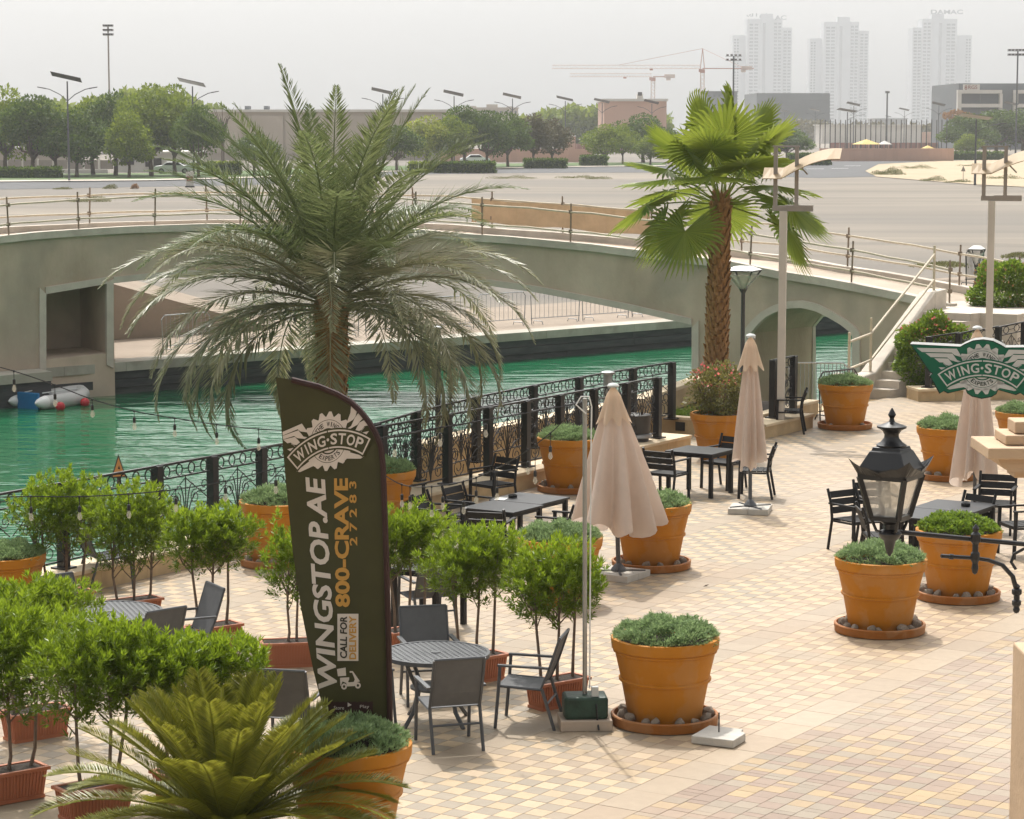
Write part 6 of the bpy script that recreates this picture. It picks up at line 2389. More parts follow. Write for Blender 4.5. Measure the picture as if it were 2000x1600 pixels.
# ------------------------------------------------------------------ far trees
def tree_mesh(seed, n=2600, mat='leaf_tree', form=0):
    """unit tree: crown of leaf clumps 1 high and about 1 wide on lobes; returns the mesh data of crown and trunk"""
    rg = np.random.default_rng(seed)
    lobes = []
    for k in range(13):
        a_ = k * 2.4 + rg.random()
        r_ = 0.26 * math.sqrt((k + 0.5) / 13) * (1.35 if form == 0 else 1.1)
        z = 0.36 + 0.46 * rg.random() * (1 - r_ * 1.0)
        lobes.append((r_ * math.cos(a_), r_ * math.sin(a_), z, 0.13 + 0.08 * rg.random()))
    lobes.append((0, 0, 0.80, 0.16))
    Ps, Ns, Cs = [], [], []
    for (x, y, z, r) in lobes:
        m = n // len(lobes)
        d = unit(rg.normal(size=(m, 3)))
        rr = r * (0.55 + 0.55 * rg.random(m) ** 0.5)
        Ps.append(np.array([x, y, z]) + d * rr[:, None] * np.array([1.15, 1.15, 0.9]))
        Ns.append(d)
        Cs.append(np.full(m, rg.random() * 0.35))
    P, d, c0 = np.concatenate(Ps), np.concatenate(Ns), np.concatenate(Cs)
    m = len(P)
    D = unit(d + rg.normal(size=(m, 3)) * 0.9 + np.array([0, 0, 0.15]))
    nn = unit(rg.normal(size=(m, 3)) * 0.7 + d * 0.6 + np.array([0, 0, 0.6]))
    V, F = leaves(P, D, nn, 0.042 * (0.6 + 0.8 * rg.random(m)), 0.027 * (0.6 + 0.8 * rg.random(m)))
    col = np.clip(c0 + rg.random(m) * 0.6, 0, 1)
    crown = npmesh('crown', V, F, mat, None, col)
    mb = MB()
    mb.tube([(0, 0, 0), (0.01, 0, 0.15), (0.0, 0.01, 0.32)], [0.030, 0.022, 0.018], 7)
    for k in range(7):
        x, y, z, r = lobes[k * 2]
        mb.tube([(0, 0, 0.16 + 0.02 * k), (x * 0.5, y * 0.5, 0.30), (x, y, z)], [0.016, 0.011, 0.004], 5)
    tr = mb.build('trunk', 'bark', None)
    return crown, tr
KIND = {}
for nm, mt in (('green', 'leaf_tree'), ('dark', 'leaf_tree_dark'), ('bright', 'leaf_tree_bright'), ('olive', 'leaf_tree_olive')):
    KIND[nm] = [tree_mesh(200 + 7 * len(KIND) + q, 7000, mt, q % 2) for q in range(2 if nm != 'green' else 3)]
def far_tree(px, ptop, pbase, wpx, kind, label, group='street trees beyond the desert lot', dy=0):
    b = G(px, pbase, 0.1)
    b.y += dy
    b.x *= b.y / (b.y - dy) if dy else 1
    top = AT(px, ptop, b.y).z
    src = KIND[kind][random.randrange(len(KIND[kind]))]
    t = thing('broadleaf_tree', label, 'tree', tuple(b), random.uniform(0, 6.28), group)
    hw = wpx * 1.28 * b.y / FPX
    for s_, nm in zip(src, ('crown', 'trunk')):
        c = inst(s_, t, (0, 0, 0), None, nm)
    t.scale = (hw / 0.47, hw / 0.47, top / 0.97)
TL = [
 (12, 168, 343, 62, 'green', 'street tree at the frame corner, tall and mid green, above a white fence'),
 (66, 185, 345, 62, 'dark', 'dark street tree second from the frame edge, above the white fence'),
 (108, 205, 344, 52, 'green', 'street tree in front of the first solar lamp from the frame edge'),
 (150, 212, 346, 52, 'dark', 'dark leaning street tree just past the first solar lamp'),
 (182, 190, 342, 58, 'green', 'broad street tree under the tall floodlight mast'),
 (226, 178, 343, 58, 'dark', 'dark tall street tree just past the tall floodlight mast'),
 (252, 215, 347, 44, 'green', 'short street tree standing forward beside the white guardhouse'),
 (296, 165, 344, 62, 'green', 'tall airy street tree over the white guardhouse'),
 (342, 166, 343, 56, 'green', 'tall yellowish street tree beside the parked white car'),
 (388, 205, 346, 42, 'dark', 'dark street tree against the long beige building'),
 (497, 262, 342, 40, 'dark', 'dark low street tree seen through the date palm fronds'),
 (775, 245, 333, 42, 'dark', 'dark street tree just beside the date palm top'),
 (836, 226, 329, 46, 'bright', 'bright yellow-green round tree above the trimmed hedge'),
 (882, 226, 329, 38, 'green', 'mid green tree tucked behind the bright yellow-green one'),
 (906, 206, 328, 48, 'dark', 'dark tree behind the second solar lamp past the date palm'),
 (952, 216, 328, 46, 'dark', 'dark dense tree between the hedge and the pink wall'),
 (992, 218, 326, 40, 'dark', 'dark tree beside the trunk-like lamp over the pink wall'),
 (1042, 222, 325, 40, 'olive', 'olive brown tree in front of the pink boundary wall'),
 (1078, 232, 324, 36, 'olive', 'small olive tree last in the row before the gap'),
 (1182, 243, 322, 34, 'green', 'round green tree standing alone past the gap in the pink wall'),
 (1216, 243, 320, 26, 'green', 'narrow green tree paired with the round one past the gap'),
 (1256, 222, 318, 52, 'dark', 'wide dark tree under the pink building'),
 (1270, 264, 322, 30, 'green', 'small light green tree touching the fan palm'),
 (1480, 236, 312, 58, 'dark', 'dark tree glimpsed behind the fan palm leaves'),
 (1538, 250, 312, 46, 'dark', 'dark tree between the fan palm and the grey hall'),
 (1888, 222, 303, 48, 'dark', 'dark broad tree under the office building, beside the orange blossom'),
 (1946, 214, 302, 58, 'dark', 'dark wide tree behind the single lamp near the office building'),
 (1998, 212, 302, 50, 'dark', 'dark tree cut by the frame under the office building'),
 (1890, 262, 306, 24, 'green', 'small pale green tree in front of the dark broad tree'),
]
for a in TL:
    far_tree(*a)
for q in (b'',):
    p = G(1916, 300)
    o = thing('flame_tree', 'orange flowering tree top above the dark trees', 'tree', (p.x, p.y + 30, 0))
    bush(o, 'crown', 'leaf_dry', (0, 0, AT(1916, 226, p.y + 30).z), (3.2, 2, 1.0), 900, 0.5, 0.35, 5, 0.4)
    mb = MB()
    mb.tube([(0, 0, 0), (0, 0, AT(1916, 226, p.y + 30).z)], [0.2, 0.08], 6)
    mb.build('trunk', 'bark', o)
# hazy woods that read as one mass
def wood(name, pxs, ytop, ybase, Y, n, mat, seed):
    rg = np.random.default_rng(seed)
    k = Y / FPX
    x0, x1 = (pxs[0] - 1000) * k, (pxs[1] - 1000) * k
    z1, z0 = AT(0, ytop, Y).z, 0
    m = n
    bx = rg.random(m) * (x1 - x0) + x0
    hill = z1 * (0.72 + 0.28 * np.abs(np.sin(bx * 0.11 + seed) * np.sin(bx * 0.037 + 1)) + 0.05 * np.sin(bx * 0.9))
    zz = rg.random(m) ** 0.6 * hill
    P = np.stack([bx, Y + rg.random(m) * 18, zz], 1)
    D = unit(rg.normal(size=(m, 3)) + np.array([0, 0, 0.3]))
    V, F = leaves(P, D, unit(rg.normal(size=(m, 3)) + np.array([0, -0.3, 0.8])), 1.2 + rg.random(m), 0.8 + 0.6 * rg.random(m))
    o = npmesh(name, V, F, mat, None, np.clip(0.5 * rg.random(m) + 0.4 * (zz / hill), 0, 1))
    o['kind'] = 'stuff'
wood('distant_wood', (60, 420), 178, 240, 520, 6000, 'leaf_tree', 4)
wood('distant_wood', (1015, 1310), 212, 290, 640, 6000, 'leaf_tree', 9)
wood('distant_wood', (1560, 1880), 236, 260, 900, 2500, 'leaf_tree_olive', 15)

# hedges and scrub
def hedge(label, x0, x1, ytop, ybase, mat='leaf_tree_dark', n=2600, group='trimmed hedges along the road', dep=2.2):
    a, b = G(x0, ybase, 0.1), G(x1, ybase, 0.1)
    h = AT(x0, ytop, a.y).z
    rg = np.random.default_rng(abs(int(x0)))
    t = thing('hedge', label, 'hedge', tuple((a + b) / 2), math.atan2(b.y - a.y, b.x - a.x), group)
    L = (b - a).length
    P = np.stack([(rg.random(n) - 0.5) * L, (rg.random(n) - 0.5) * dep, h * np.minimum(1, rg.random(n) * 1.5)], 1)
    D = unit(rg.normal(size=(n, 3)) + np.array([0, -0.2, 0.4]))
    V, F = leaves(P, D, unit(rg.normal(size=(n, 3)) + np.array([0, 0, 1])), 0.30 + 0.25 * rg.random(n), 0.2 + 0.15 * rg.random(n))
    npmesh('foliage', V, F, mat, t, rg.random(n))
    mb = MB()
    mb.box((0, 0, h * 0.44), (L * 0.98, dep * 0.9, h * 0.88))
    mb.build('branches', mat, t)
hedge('pale trimmed hedge below the bright yellow-green tree', 800, 846, 322, 336, 'leaf_tree', 2000)
hedge('dark trimmed hedge next to the pale hedge by the road', 848, 905, 322, 337, 'leaf_tree_dark', 2200)
hedge('longest dark trimmed hedge ending at the lawn', 907, 966, 321, 337, 'leaf_tree_dark', 2400)
hedge('row of rounded shrubs in front of the pink boundary wall', 1024, 1106, 315, 328, 'leaf_tree_dark', 2600)
hedge('dark shrub mass past the gap in the pink wall', 1134, 1185, 308, 324, 'leaf_tree_dark', 1800)
hedge('low dark shrubs below the street trees at the frame edge', -20, 60, 333, 348, 'leaf_tree_dark', 1800)
hedge('low dark shrubs under the leaning street tree', 68, 118, 333, 348, 'leaf_tree_dark', 1600)
hedge('rounded green shrubs between the parked car and the date palm', 408, 470, 322, 342, 'leaf_tree', 2200)
hedge('dark hedge strip below the dark trees by the office building', 1790, 1960, 300, 312, 'leaf_tree_dark', 2600)
hedge('dark shrub seen between the fan palm and the cream lamp post', 1540, 1622, 304, 322, 'leaf_tree_dark', 2200)
def scrub(label, px, py, wpx, hpx, mat, n, group='scrub bushes on the sand', name='scrub_bush'):
    b = G(px, py)
    k = b.y / FPX
    t = thing(name, label, 'bush', tuple(b), 0, group)
    rg = np.random.default_rng(px)
    d = unit(rg.normal(size=(n, 3)))
    d[:, 2] = np.abs(d[:, 2])
    P = d * (0.4 + 0.6 * rg.random((n, 1))) * np.array([wpx * k / 2, wpx * k / 2.2, hpx * k])
    P[:, 2] *= 0.7 + 0.3 * np.sin(P[:, 0] * 2.1)
    sz = max(0.10, hpx * k * 0.16)
    V, F = leaves(P, unit(d + rg.normal(size=(n, 3)) * 0.6), unit(rg.normal(size=(n, 3)) + np.array([0, 0, 1])), sz * (0.7 + 0.6 * rg.random(n)), sz * 0.45)
    npmesh('foliage', V, F, mat, t, rg.random(n))
scrub('low wide green scrub patch on the bare lot just above the bridge railing', 172, 394, 96, 13, 'leaf_scrub', 2600)
scrub('small green scrub tuft at the road edge', 215, 369, 30, 12, 'leaf_scrub', 900)
scrub('orange dry bush at the road edge', 263, 369, 16, 14, 'leaf_dry', 700)
scrub('faint green scrub tuft first along the road edge', 122, 370, 40, 5, 'leaf_scrub', 700)
scrub('dry orange scrub by the palm at the road edge', 452, 362, 22, 8, 'leaf_dry', 500)
scrub('green scrub on the tip of the sand mound', 1735, 342, 70, 17, 'leaf_scrub', 2000)
scrub('long dark scrub across the top of the sand mound', 1792, 330, 80, 10, 'leaf_scrub', 1600)
scrub('olive scrub in the middle of the sand mound', 1822, 354, 56, 12, 'leaf_scrub', 1500)
scrub('grey scrub beside the triangular road sign', 1872, 357, 60, 8, 'leaf_scrub', 1400)
scrub('dark scrub behind the cream lamp head at the frame edge', 1960, 350, 90, 10, 'leaf_scrub', 1600)
scrub('scrub strip at the far end of the sand mound', 1900, 325, 70, 6, 'leaf_scrub', 1200)
scrub('wide yellowish bush patch on the lot above the stairs', 1835, 520, 120, 9, 'leaf_scrub', 1800)
scrub('grass tuft on the lot edge beside the road', 1000, 349, 110, 7, 'leaf_scrub', 1600)
scrub('second grass tuft on the lot edge towards the fan palm', 1130, 348, 100, 6, 'leaf_scrub', 1500)
scrub('small grass tuft on the lot edge touching the fan palm leaves', 1170, 350, 60, 6, 'leaf_scrub', 900)
scrub('thin tree-like bush on the lot edge at the frame side', 1985, 503, 60, 12, 'leaf_scrub', 900)

# ------------------------------------------------------------------ solar street lamps
def lamp_src(double=True):
    t = thing('solar_street_lamp', 'x', 'street lamp', (0, 0, 0), 0, 'solar street lamps along the road')
    H = 11.0
    mb = MB()
    mb.tube([(0, 0, 0), (0, 0, H - 0.3)], [0.13, 0.08], 7)
    mb.build('pole', 'grey_metal', t)
    mb = MB()
    mb.hexa([(-1.7, -0.8, H + 0.70), (1.5, -0.8, H + 0.0), (1.5, 0.8, H - 0.42), (-1.7, 0.8, H + 0.30), (-1.7, -0.8, H + 0.76), (1.5, -0.8, H + 0.06), (1.5, 0.8, H - 0.36), (-1.7, 0.8, H + 0.36)])
    mb.build('solar_panel', 'panel_dark', t)
    for s_ in ((-1, 1) if double else (1,)):
        mb = MB()
        mb.tube([(0, 0, H - 2.4), (s_ * 0.8, 0, H - 1.7), (s_ * 1.9, 0, H - 1.15), (s_ * 2.4, 0, H - 1.05)], 0.05, 5)
        a = mb.build('arm', 'grey_metal', t)
        mb = MB()
        mb.hexa([(s_ * 2.3, -0.12, H - 1.12), (s_ * 3.2, -0.12, H - 0.95), (s_ * 3.2, 0.12, H - 0.95), (s_ * 2.3, 0.12, H - 1.12), (s_ * 2.3, -0.12, H - 1.0), (s_ * 3.2, -0.12, H - 0.86), (s_ * 3.2, 0.12, H - 0.86), (s_ * 2.3, 0.12, H - 1.0)])
        mb.build('lamp_head', 'dark_post', a)
    return t
SL = [(133, 155, 'solar street lamp rising from the street trees beside the tall floodlight mast'), (377, 165, 'solar street lamp at the end of the row of street trees by the beige building'), (748, 181, 'solar street lamp just beside the date palm top'),
      (887, 185, 'solar street lamp above the dark trees past the date palm'), (1001, 190, 'solar street lamp midway between the two palms'), (1104, 195, 'solar street lamp over the gap past the olive trees'),
      (1176, 199, 'solar street lamp at the corner of the pink building'), (1273, 201, 'solar street lamp in front of the pink building, touching the fan palm'),
      (1592, 216, 'faint solar street lamp against the grey hall'), (1667, 205, 'tall solar street lamp in front of the middle tower'),
      (1766, 215, 'solar street lamp between the middle tower and the last one'), (1833, 205, 'solar street lamp in front of the tower with the roof letters'), (1975, 204, 'solar street lamp in front of the office building'),
      (1735, 228, 'small distant solar street lamp below the thin floodlight mast'), (1532, 218, 'distant solar street lamp behind the fan palm top')]
src = lamp_src()
first = True
for px, yt, lab in SL:
    Y = 5.0 / ((245 - yt) / FPX)
    b = AT(px, 245, Y)
    loc = (b.x, Y, 0)
    if first:
        src.location = loc
        src['label'] = lab
        src.rotation_euler = (0, 0, R(4))
        first = False
    else:
        dup(src, loc, R(random.uniform(-4, 5)), lab)
s1 = lamp_src(False)
s1['label'] = 'single-arm solar street lamp standing on the sand mound'
q = G(1738 + 166, 362)
s1.location = (q.x, q.y, 0)
s1.scale = (1, 1, AT(1908, 226, q.y).z / 11.3)
s1.rotation_euler = (0, 0, R(8))
s2_ = dup(s1, (AT(1655, 245, 520).x, 520, 0), R(20), 'wide-panelled solar street lamp in front of the middle tower')
s2_.scale = (1.3, 1, 0.82)
def mast(label, px, ytop, Y, rows_, wpx, cnt, dark='grey_metal'):
    b = AT(px, ytop, Y)
    k = Y / FPX
    t = thing('floodlight_mast', label, 'floodlight', (b.x, Y, 0), 0, 'floodlight masts')
    mb = MB()
    mb.tube([(0, 0, 0), (0, 0, b.z)], [0.9 * k * 2, 1.6 * k], 7)
    mb.build('pole', dark, t)
    for r_ in range(rows_):
        z = b.z - r_ * 8.5 * k
        mb = MB()
        mb.box((0, 0, z), (wpx * k, 0.4, 0.8 * k))
        mb.build('crossbar', dark, t)
        for c in range(cnt):
            x = (-0.5 + (c + 0.5) / cnt) * wpx * k
            mb = MB()
            mb.hexa([(x - 2 * k, -0.5, z + 0.5 * k), (x + 2 * k, -0.5, z + 0.5 * k), (x + 2.2 * k, 0.5, z + 1 * k), (x - 2.2 * k, 0.5, z + 1 * k), (x - 2 * k, -0.7, z + 3.6 * k), (x + 2 * k, -0.7, z + 3.6 * k), (x + 2.2 * k, 0.5, z + 4.4 * k), (x - 2.2 * k, 0.5, z + 4.4 * k)])
            mb.build('lamp_head', 'panel_dark', t)
mast('tallest floodlight mast with three rows of lamps above the street trees', 211, 52, 420, 3, 20, 4, 'taupe_post')
mast('floodlight mast with two bars of lamps in front of the first tower', 1433, 110, 520, 2, 32, 4)
mast('floodlight mast with two wide bars cut by the frame edge', 1988, 100, 480, 2, 40, 6)
mast('thin floodlight mast between the middle and last tower', 1733, 182, 700, 1, 8, 2)

# ------------------------------------------------------------------ buildings and walls far behind
def block(parent, name, x0, x1, ytop, ybase, Y, dep, mat, z0=None):
    a, b = AT(x0, ytop, Y), AT(x1, ytop, Y)
    zb_ = 0.0 if z0 is None else AT(x0, z0, Y).z
    org_ = parent.location
    mb = MB()
    mb.box(((a.x + b.x) / 2 - org_.x, Y + dep / 2 - org_.y, (a.z + zb_) / 2), (b.x - a.x, dep, a.z - zb_))
    return mb.build(name, mat, parent)
def plate(parent, name, x0, x1, y0, y1, Y, mat, out=0.15, dep=0.1):
    a, b = AT(x0, y0, Y), AT(x1, y1, Y)
    org_ = parent.location
    mb = MB()
    mb.box(((a.x + b.x) / 2 - org_.x, Y - out + dep / 2 - org_.y, (a.z + b.z) / 2), (b.x - a.x, dep, a.z - b.z))
    return mb.build(name, mat, parent)
# three towers
def tower(label, x, ytop, Y, mirror, letters=None):
    c = AT(x, 245, Y)
    t = thing('residential_tower', label, 'tower', (c.x, Y, 0), 0, 'tall pale towers on the horizon')
    s = -1 if mirror else 1
    ds = Y / 2000
    def X(v):
        return x + s * v
    def blk(nm, a, b, yt, dy, dep, mat):
        dy, dep = dy * ds, dep * ds
        xa, xb = sorted((X(a), X(b)))
        pa, pb_ = AT(xa, yt, Y + dy), AT(xb, yt, Y + dy)
        mb = MB()
        mb.box(((pa.x + pb_.x) / 2 - c.x, dy + dep / 2, pa.z / 2), (pb_.x - pa.x, dep, pa.z))
        return mb.build(nm, mat, t)
    core = blk('core_wall', -30, 38, ytop + 10, 0, 24, 'tower_white')
    blk('side_wing', 38, 57, ytop + 27, 6, 22, 'tower_white')
    blk('rear_wing', -58, -30, ytop + 42, 14, 18, 'tower_white')
    blk('lift_shaft', -4, 20, ytop, -1.2, 10, 'tower_white')
    blk('stair_slot', 0, 5.5, ytop + 18, -1.6, 1, 'tower_dark')
    # banks of windows: every storey a strip of glass
    for (a, b, dy, y0) in ((-27, -8, -0.25, ytop + 18), (21, 37, -0.25, ytop + 16), (39.5, 56, 5.7, ytop + 32), (-57, -46, 13.7, ytop + 48)):
        dy = dy * ds
        xa, xb = sorted((X(a), X(b)))
        pa, pb_ = AT(xa, y0, Y + dy), AT(xb, y0, Y + dy)
        nst = 30
        zt = pa.z
        zb = 4.0
        st = (zt - zb) / nst
        for f in range(nst):
            mb = MB()
            z = zb + st * (f + 0.5)
            w3 = (pb_.x - pa.x)
            for q in range(2):
                mb.box(((pa.x + w3 * (q + 0.5) / 2) - c.x, dy, z), (w3 / 2 - 1.4, 0.8, st * 0.60))
            mb.build('window_strip', 'tower_glass', t)
    if letters:
        for txt, xa, xb, y0, y1, sk in letters:
            pa, pb_ = AT(xa, y1, Y - 1), AT(xb, y0, Y - 1)
            mb = MB()
            put_text(mb, txt, lambda u, v: Vector((pa.x + (pb_.x - pa.x) * u - c.x, -1 - sk * u, pa.z + (pb_.z - pa.z) * v)), 0.035)
            mb.build('roof_lettering', 'tower_dark', t)
    return t
tower('pale tower with two scripts of roof letters, behind the floodlight mast', 1490, 27, 3300, False, [('\u0643 \u0627 \u0645 \u0627 \u062f', 1458, 1510, 26, 36, 0), ('AC', 1513, 1536, 30, 39, 0)])
tower('middle pale tower with a plain roof', 1640, 33, 3300, False)
tower('pale tower with one word of roof letters, next to the office building', 1840, 27, 3300, True, [('DAMAC', 1818, 1881, 19, 28, 0)])
# grey hall
t = thing('grey_hall', 'blank grey hall in front of the towers', 'building', (AT(1555, 245, 950).x, 950, 0))
block(t, 'wall', 1478, 1621, 182, 250, 950, 50, 'wall_grey')
for k in range(5):
    plate(t, 'cladding_band', 1478, 1621, 184 + 13 * k, 195 + 13 * k, 950, 'wall_grey', 0.25, 0.2)
# office building with sign on its roof
t = thing('office_building', 'dark office block with pale concrete frames and a roof sign', 'building', (AT(1935, 245, 620).x, 620, 0))
block(t, 'wall', 1873, 2080, 163, 245, 620, 40, 'wall_grey')
for (xa, xb) in ((1868, 1954), (1978, 2080)):
    for y in (176, 203, 226):
        plate(t, 'frame_beam', xa, xb, y, y + 7, 620, 'wall_white', 2.2, 2.0)
    plate(t, 'frame_post', xa, xa + 6, 183.2, 245, 620, 'wall_white', 2.15, 1.9)
    plate(t, 'frame_post', xb - 4, xb, 183.2, 245, 620, 'wall_white', 2.15, 1.9)
    for y in (185, 212):
        for q in range(2):
            w_ = (xb - xa - 14) / 2
            f = plate(t, 'window', xa + 8 + q * (w_ + 3), xa + 8 + q * (w_ + 3) + w_, y, y + 16, 620, 'tower_dark', 0.4, 0.3)
pa = plate(t, 'roof_sign', 1880, 1912, 165, 176, 620, 'wall_white', 1.2, 0.3)
mb = MB()
p0, p1 = AT(1884, 174, 618.6), AT(1909, 167, 618.6)
put_text(mb, 'RGS', lambda u, v: Vector((p0.x + (p1.x - p0.x) * (0.28 + 0.72 * u) - t.location.x, -1.4, p0.z + (p1.z - p0.z) * v)), 0.01)
put_text(mb, '8', lambda u, v: Vector((p0.x + (p1.x - p0.x) * 0.2 * u - t.location.x, -1.4, p0.z - 0.2 + (p1.z - p0.z) * 1.25 * v)), 0.01)
mb.build('sign_lettering', 'wall_red', t)
# pink building
t = thing('pink_building', 'pink flat-roofed building with a pale parapet behind the far trees', 'building', (AT(1235, 245, 560).x, 560, 0))
block(t, 'wall', 1180, 1302, 198, 290, 560, 40, 'wall_pink')
block(t, 'parapet', 1177, 1305, 193, 245, 559.6, 41, 'wall_white', 198)
plate(t, 'roof_tank', 1244, 1256, 184, 193, 565, 'wall_white', 0, 3)
plate(t, 'roof_dish', 1246, 1254, 180, 187, 564, 'panel_dark', 0, 1)
# long beige building
t = thing('long_beige_building', 'long low beige building behind the date palm', 'building', (AT(600, 245, 430).x, 430, 0))
block(t, 'wall', 392, 880, 219, 330, 430, 60, 'wall_beige')
block(t, 'parapet', 390, 882, 214, 245, 429.6, 61, 'wall_white', 219)
for k in range(6):
    plate(t, 'wall_panel', 394 + 82 * k, 472 + 82 * k, 226, 300, 430, 'wall_beige', 0.25, 0.2)
for px in (478, 515):
    plate(t, 'roof_unit', px, px + 9, 207, 214, 433, 'wall_grey', 0, 3)
# bare tree beside it
p = AT(434, 245, 400)
t = thing('bare_tree', 'leafless brown tree in front of the long beige building', 'tree', (p.x, 400, 0))
mb = MB()
zt = AT(434, 212, 400).z
mb.tube([(0, 0, 0), (0.1, 0, zt * 0.6)], [0.35, 0.22], 6)
for q in range(11):
    a_ = q * 2.4
    mb.tube([(0.1, 0, zt * (0.45 + 0.02 * q)), (1.0 * math.cos(a_), 0.6 * math.sin(a_), zt * 0.8), (2.0 * math.cos(a_), math.sin(a_), zt * (0.92 + 0.1 * math.sin(q)))], [0.12, 0.07, 0.03], 4)
mb.build('trunk', 'bark', t)
# white guardhouse and fence behind the street trees
t = thing('white_guardhouse', 'white guardhouse with small windows behind the street trees', 'building', (AT(300, 245, 318).x, 318, 0))
block(t, 'wall', 224, 372, 300, 345, 318, 14, 'wall_white')
block(t, 'roof', 221, 375, 296, 300, 317.6, 15, 'wall_white', 300)
for (x0, x1, y0, y1) in ((236, 262, 312, 322), (284, 291, 309, 326), (300, 316, 309, 330), (348, 358, 312, 326)):
    f = plate(t, 'window', x0, x1, y0, y1, 318, 'panel_dark', 0.15, 0.1)
t = thing('boundary_fence', 'low white wall with metal fence panels behind the street trees', 'fence', (AT(100, 245, 310).x, 310, 0))
block(t, 'base_wall', -20, 210, 331, 345, 310, 0.5, 'wall_white')
for k in range(8):
    plate(t, 'fence_post', -18 + 30 * k, -15 + 30 * k, 310, 331, 310, 'wall_white', 0.0, 0.4)
    plate(t, 'fence_panel', -14.5 + 30 * k, 11.5 + 30 * k, 313, 330.5, 310.1, 'taupe_post', 0.0, 0.1)
t = thing('pale_villa', 'pale low villa roof glimpsed behind the street trees at the frame edge', 'building', (AT(60, 245, 360).x, 360, 0))
block(t, 'wall', -20, 130, 292, 335, 360, 12, 'wall_beige')
block(t, 'roof', -24, 134, 288, 292, 359, 14, 'wall_white', 292)
# boundary walls
def panel_wall(label, x0, x1, ytop, ybase, mat, n, post='wall_pink'):
    a, b = G(x0, ybase), G(x1, ybase)
    Y = (a.y + b.y) / 2
    t = thing('boundary_wall', label, 'wall', (AT((x0 + x1) / 2, 245, Y).x, Y, 0), 0, 'pink boundary walls beyond the road')
    for k in range(n):
        xa, xb = x0 + (x1 - x0) * k / n, x0 + (x1 - x0) * (k + 1) / n
        plate(t, 'wall_panel', xa + 0.6, xb - 0.6, ytop, ybase, Y, mat, 0.0, 0.25)
        plate(t, 'pier', xb - 0.6, xb + 0.6, ytop - 0.6, ybase, Y, post, 0.06, 0.37)
panel_wall('pink boundary wall behind the olive trees', 860, 1160, 291, 317, 'wall_pink', 24)
panel_wall('reddish higher wall in the gap of the trees behind the pink boundary wall', 1105, 1170, 281, 291, 'wall_red', 6)
panel_wall('pink panel wall behind the curve of the road', 1600, 1862, 290, 315, 'wall_pink', 22)
panel_wall('dark red wall strip behind the pink panel wall', 1620, 1850, 279, 290, 'wall_red', 12)
panel_wall('faded pink wall behind the tall net poles', 1600, 1855, 258, 279, 'wall_pink', 18)
t = thing('pink_hut', 'small pink hut over the pink boundary wall', 'building', (AT(1114, 245, 440).x, 440, 0))
block(t, 'wall', 1104, 1124, 267, 292, 440, 6, 'wall_pink')
block(t, 'roof', 1103, 1125, 265, 267, 439.7, 6.6, 'wall_white', 267)
# poles of the sports nets
mb = MB()
mb.tube([(0, 0, 0), (0, 0, 7.2)], 0.11, 5)
np0 = mb.build('net_pole', 'dark_post', None)
tag(np0, 'thin dark net pole in the row behind the pink panel wall', 'pole', 'net poles behind the pink panel wall')
for k in range(26):
    Y = 520 + 30 * math.sin(k * 1.7)
    b = AT(1602 + 9.9 * k, 245, Y)
    o = np0 if k == 0 else np0.copy()
    if k:
        COL.objects.link(o)
    o.location = (b.x, Y, 0)
# canopies
def canopy(label, px, ytop, ybase, wpx, Y, mat):
    c = AT(px, ybase, Y)
    k = Y / FPX
    t = thing('shade_canopy', label, 'canopy', (c.x, Y, 0), 0.3, 'shade canopies behind the pink wall')
    h = (ybase - ytop) * k
    w_ = wpx * k / 2
    mb = MB()
    mb.add([(-w_, -w_, c.z), (w_, -w_, c.z), (w_, w_, c.z), (-w_, w_, c.z), (0, 0, c.z + h)], [(0, 1, 4), (1, 2, 4), (2, 3, 4), (3, 0, 4), (3, 2, 1, 0)])
    mb.build('canopy_cloth', mat, t)
    for a_ in (-1, 1):
        for b_ in (-1, 1):
            mb = MB()
            mb.tube([(a_ * w_ * 0.95, b_ * w_ * 0.95, 0), (a_ * w_ * 0.95, b_ * w_ * 0.95, c.z)], 0.08, 5)
            mb.build('leg', 'dark_post', t)
canopy('yellow tent canopy behind the dark red wall', 1692, 272, 282, 42, 470, 'yellow_cloth')
canopy('orange play canopy at the end of the pink panel wall', 1812, 284, 292, 26, 430, 'yellow_cloth')
canopy('small pale canopy beside the yellow tent', 1728, 275, 282, 22, 480, 'wall_white')
# low white sheds and hazy blocks
for k, (x0, x1, yt, Y, mat, lab) in enumerate(((1605, 1800, 245.5, 820, 'wall_white', 'long low white roof behind the net poles'), (1708, 1772, 233, 1100, 'tower_white', 'small pale block between the towers'),
                                      (905, 1012, 212, 900, 'wall_beige', 'old beige fort-like building above the dark trees'), (1066, 1098, 215, 1300, 'tower_white', 'faint pale block over the distant wood'), (1104, 1132, 214, 1350, 'tower_white', 'faint second pale block over the distant wood'),
                                      (1380, 1440, 180, 900, 'wall_grey', 'grey flat roof behind the fan palm top'))):
    t = thing('distant_building', lab, 'building', (AT((x0 + x1) / 2, 245, Y).x, Y, 0), 0, 'hazy buildings on the horizon')
    block(t, 'wall', x0, x1, yt, 250, Y, 20, mat)
    block(t, 'roof', x0 - 2, x1 + 2, yt - 2, 245, Y - 0.5, 21, mat, yt)
    nw = max(2, int((x1 - x0) / 9))
    if Y < 1000 and yt < 230:
        for q in range(nw):
            xx = x0 + (x1 - x0) * (q + 0.3) / nw
            plate(t, 'window', xx, xx + (x1 - x0) * 0.4 / nw, yt + 5, yt + 10, Y, 'tower_dark', 0.15, 0.1)
        if k == 2:
            for (xa, xb, ya) in ((950, 972, 204), (918, 930, 207), (990, 1000, 208)):
                block(t, 'turret', xa, xb, ya, 245, Y - 0.6, 10, mat, yt)
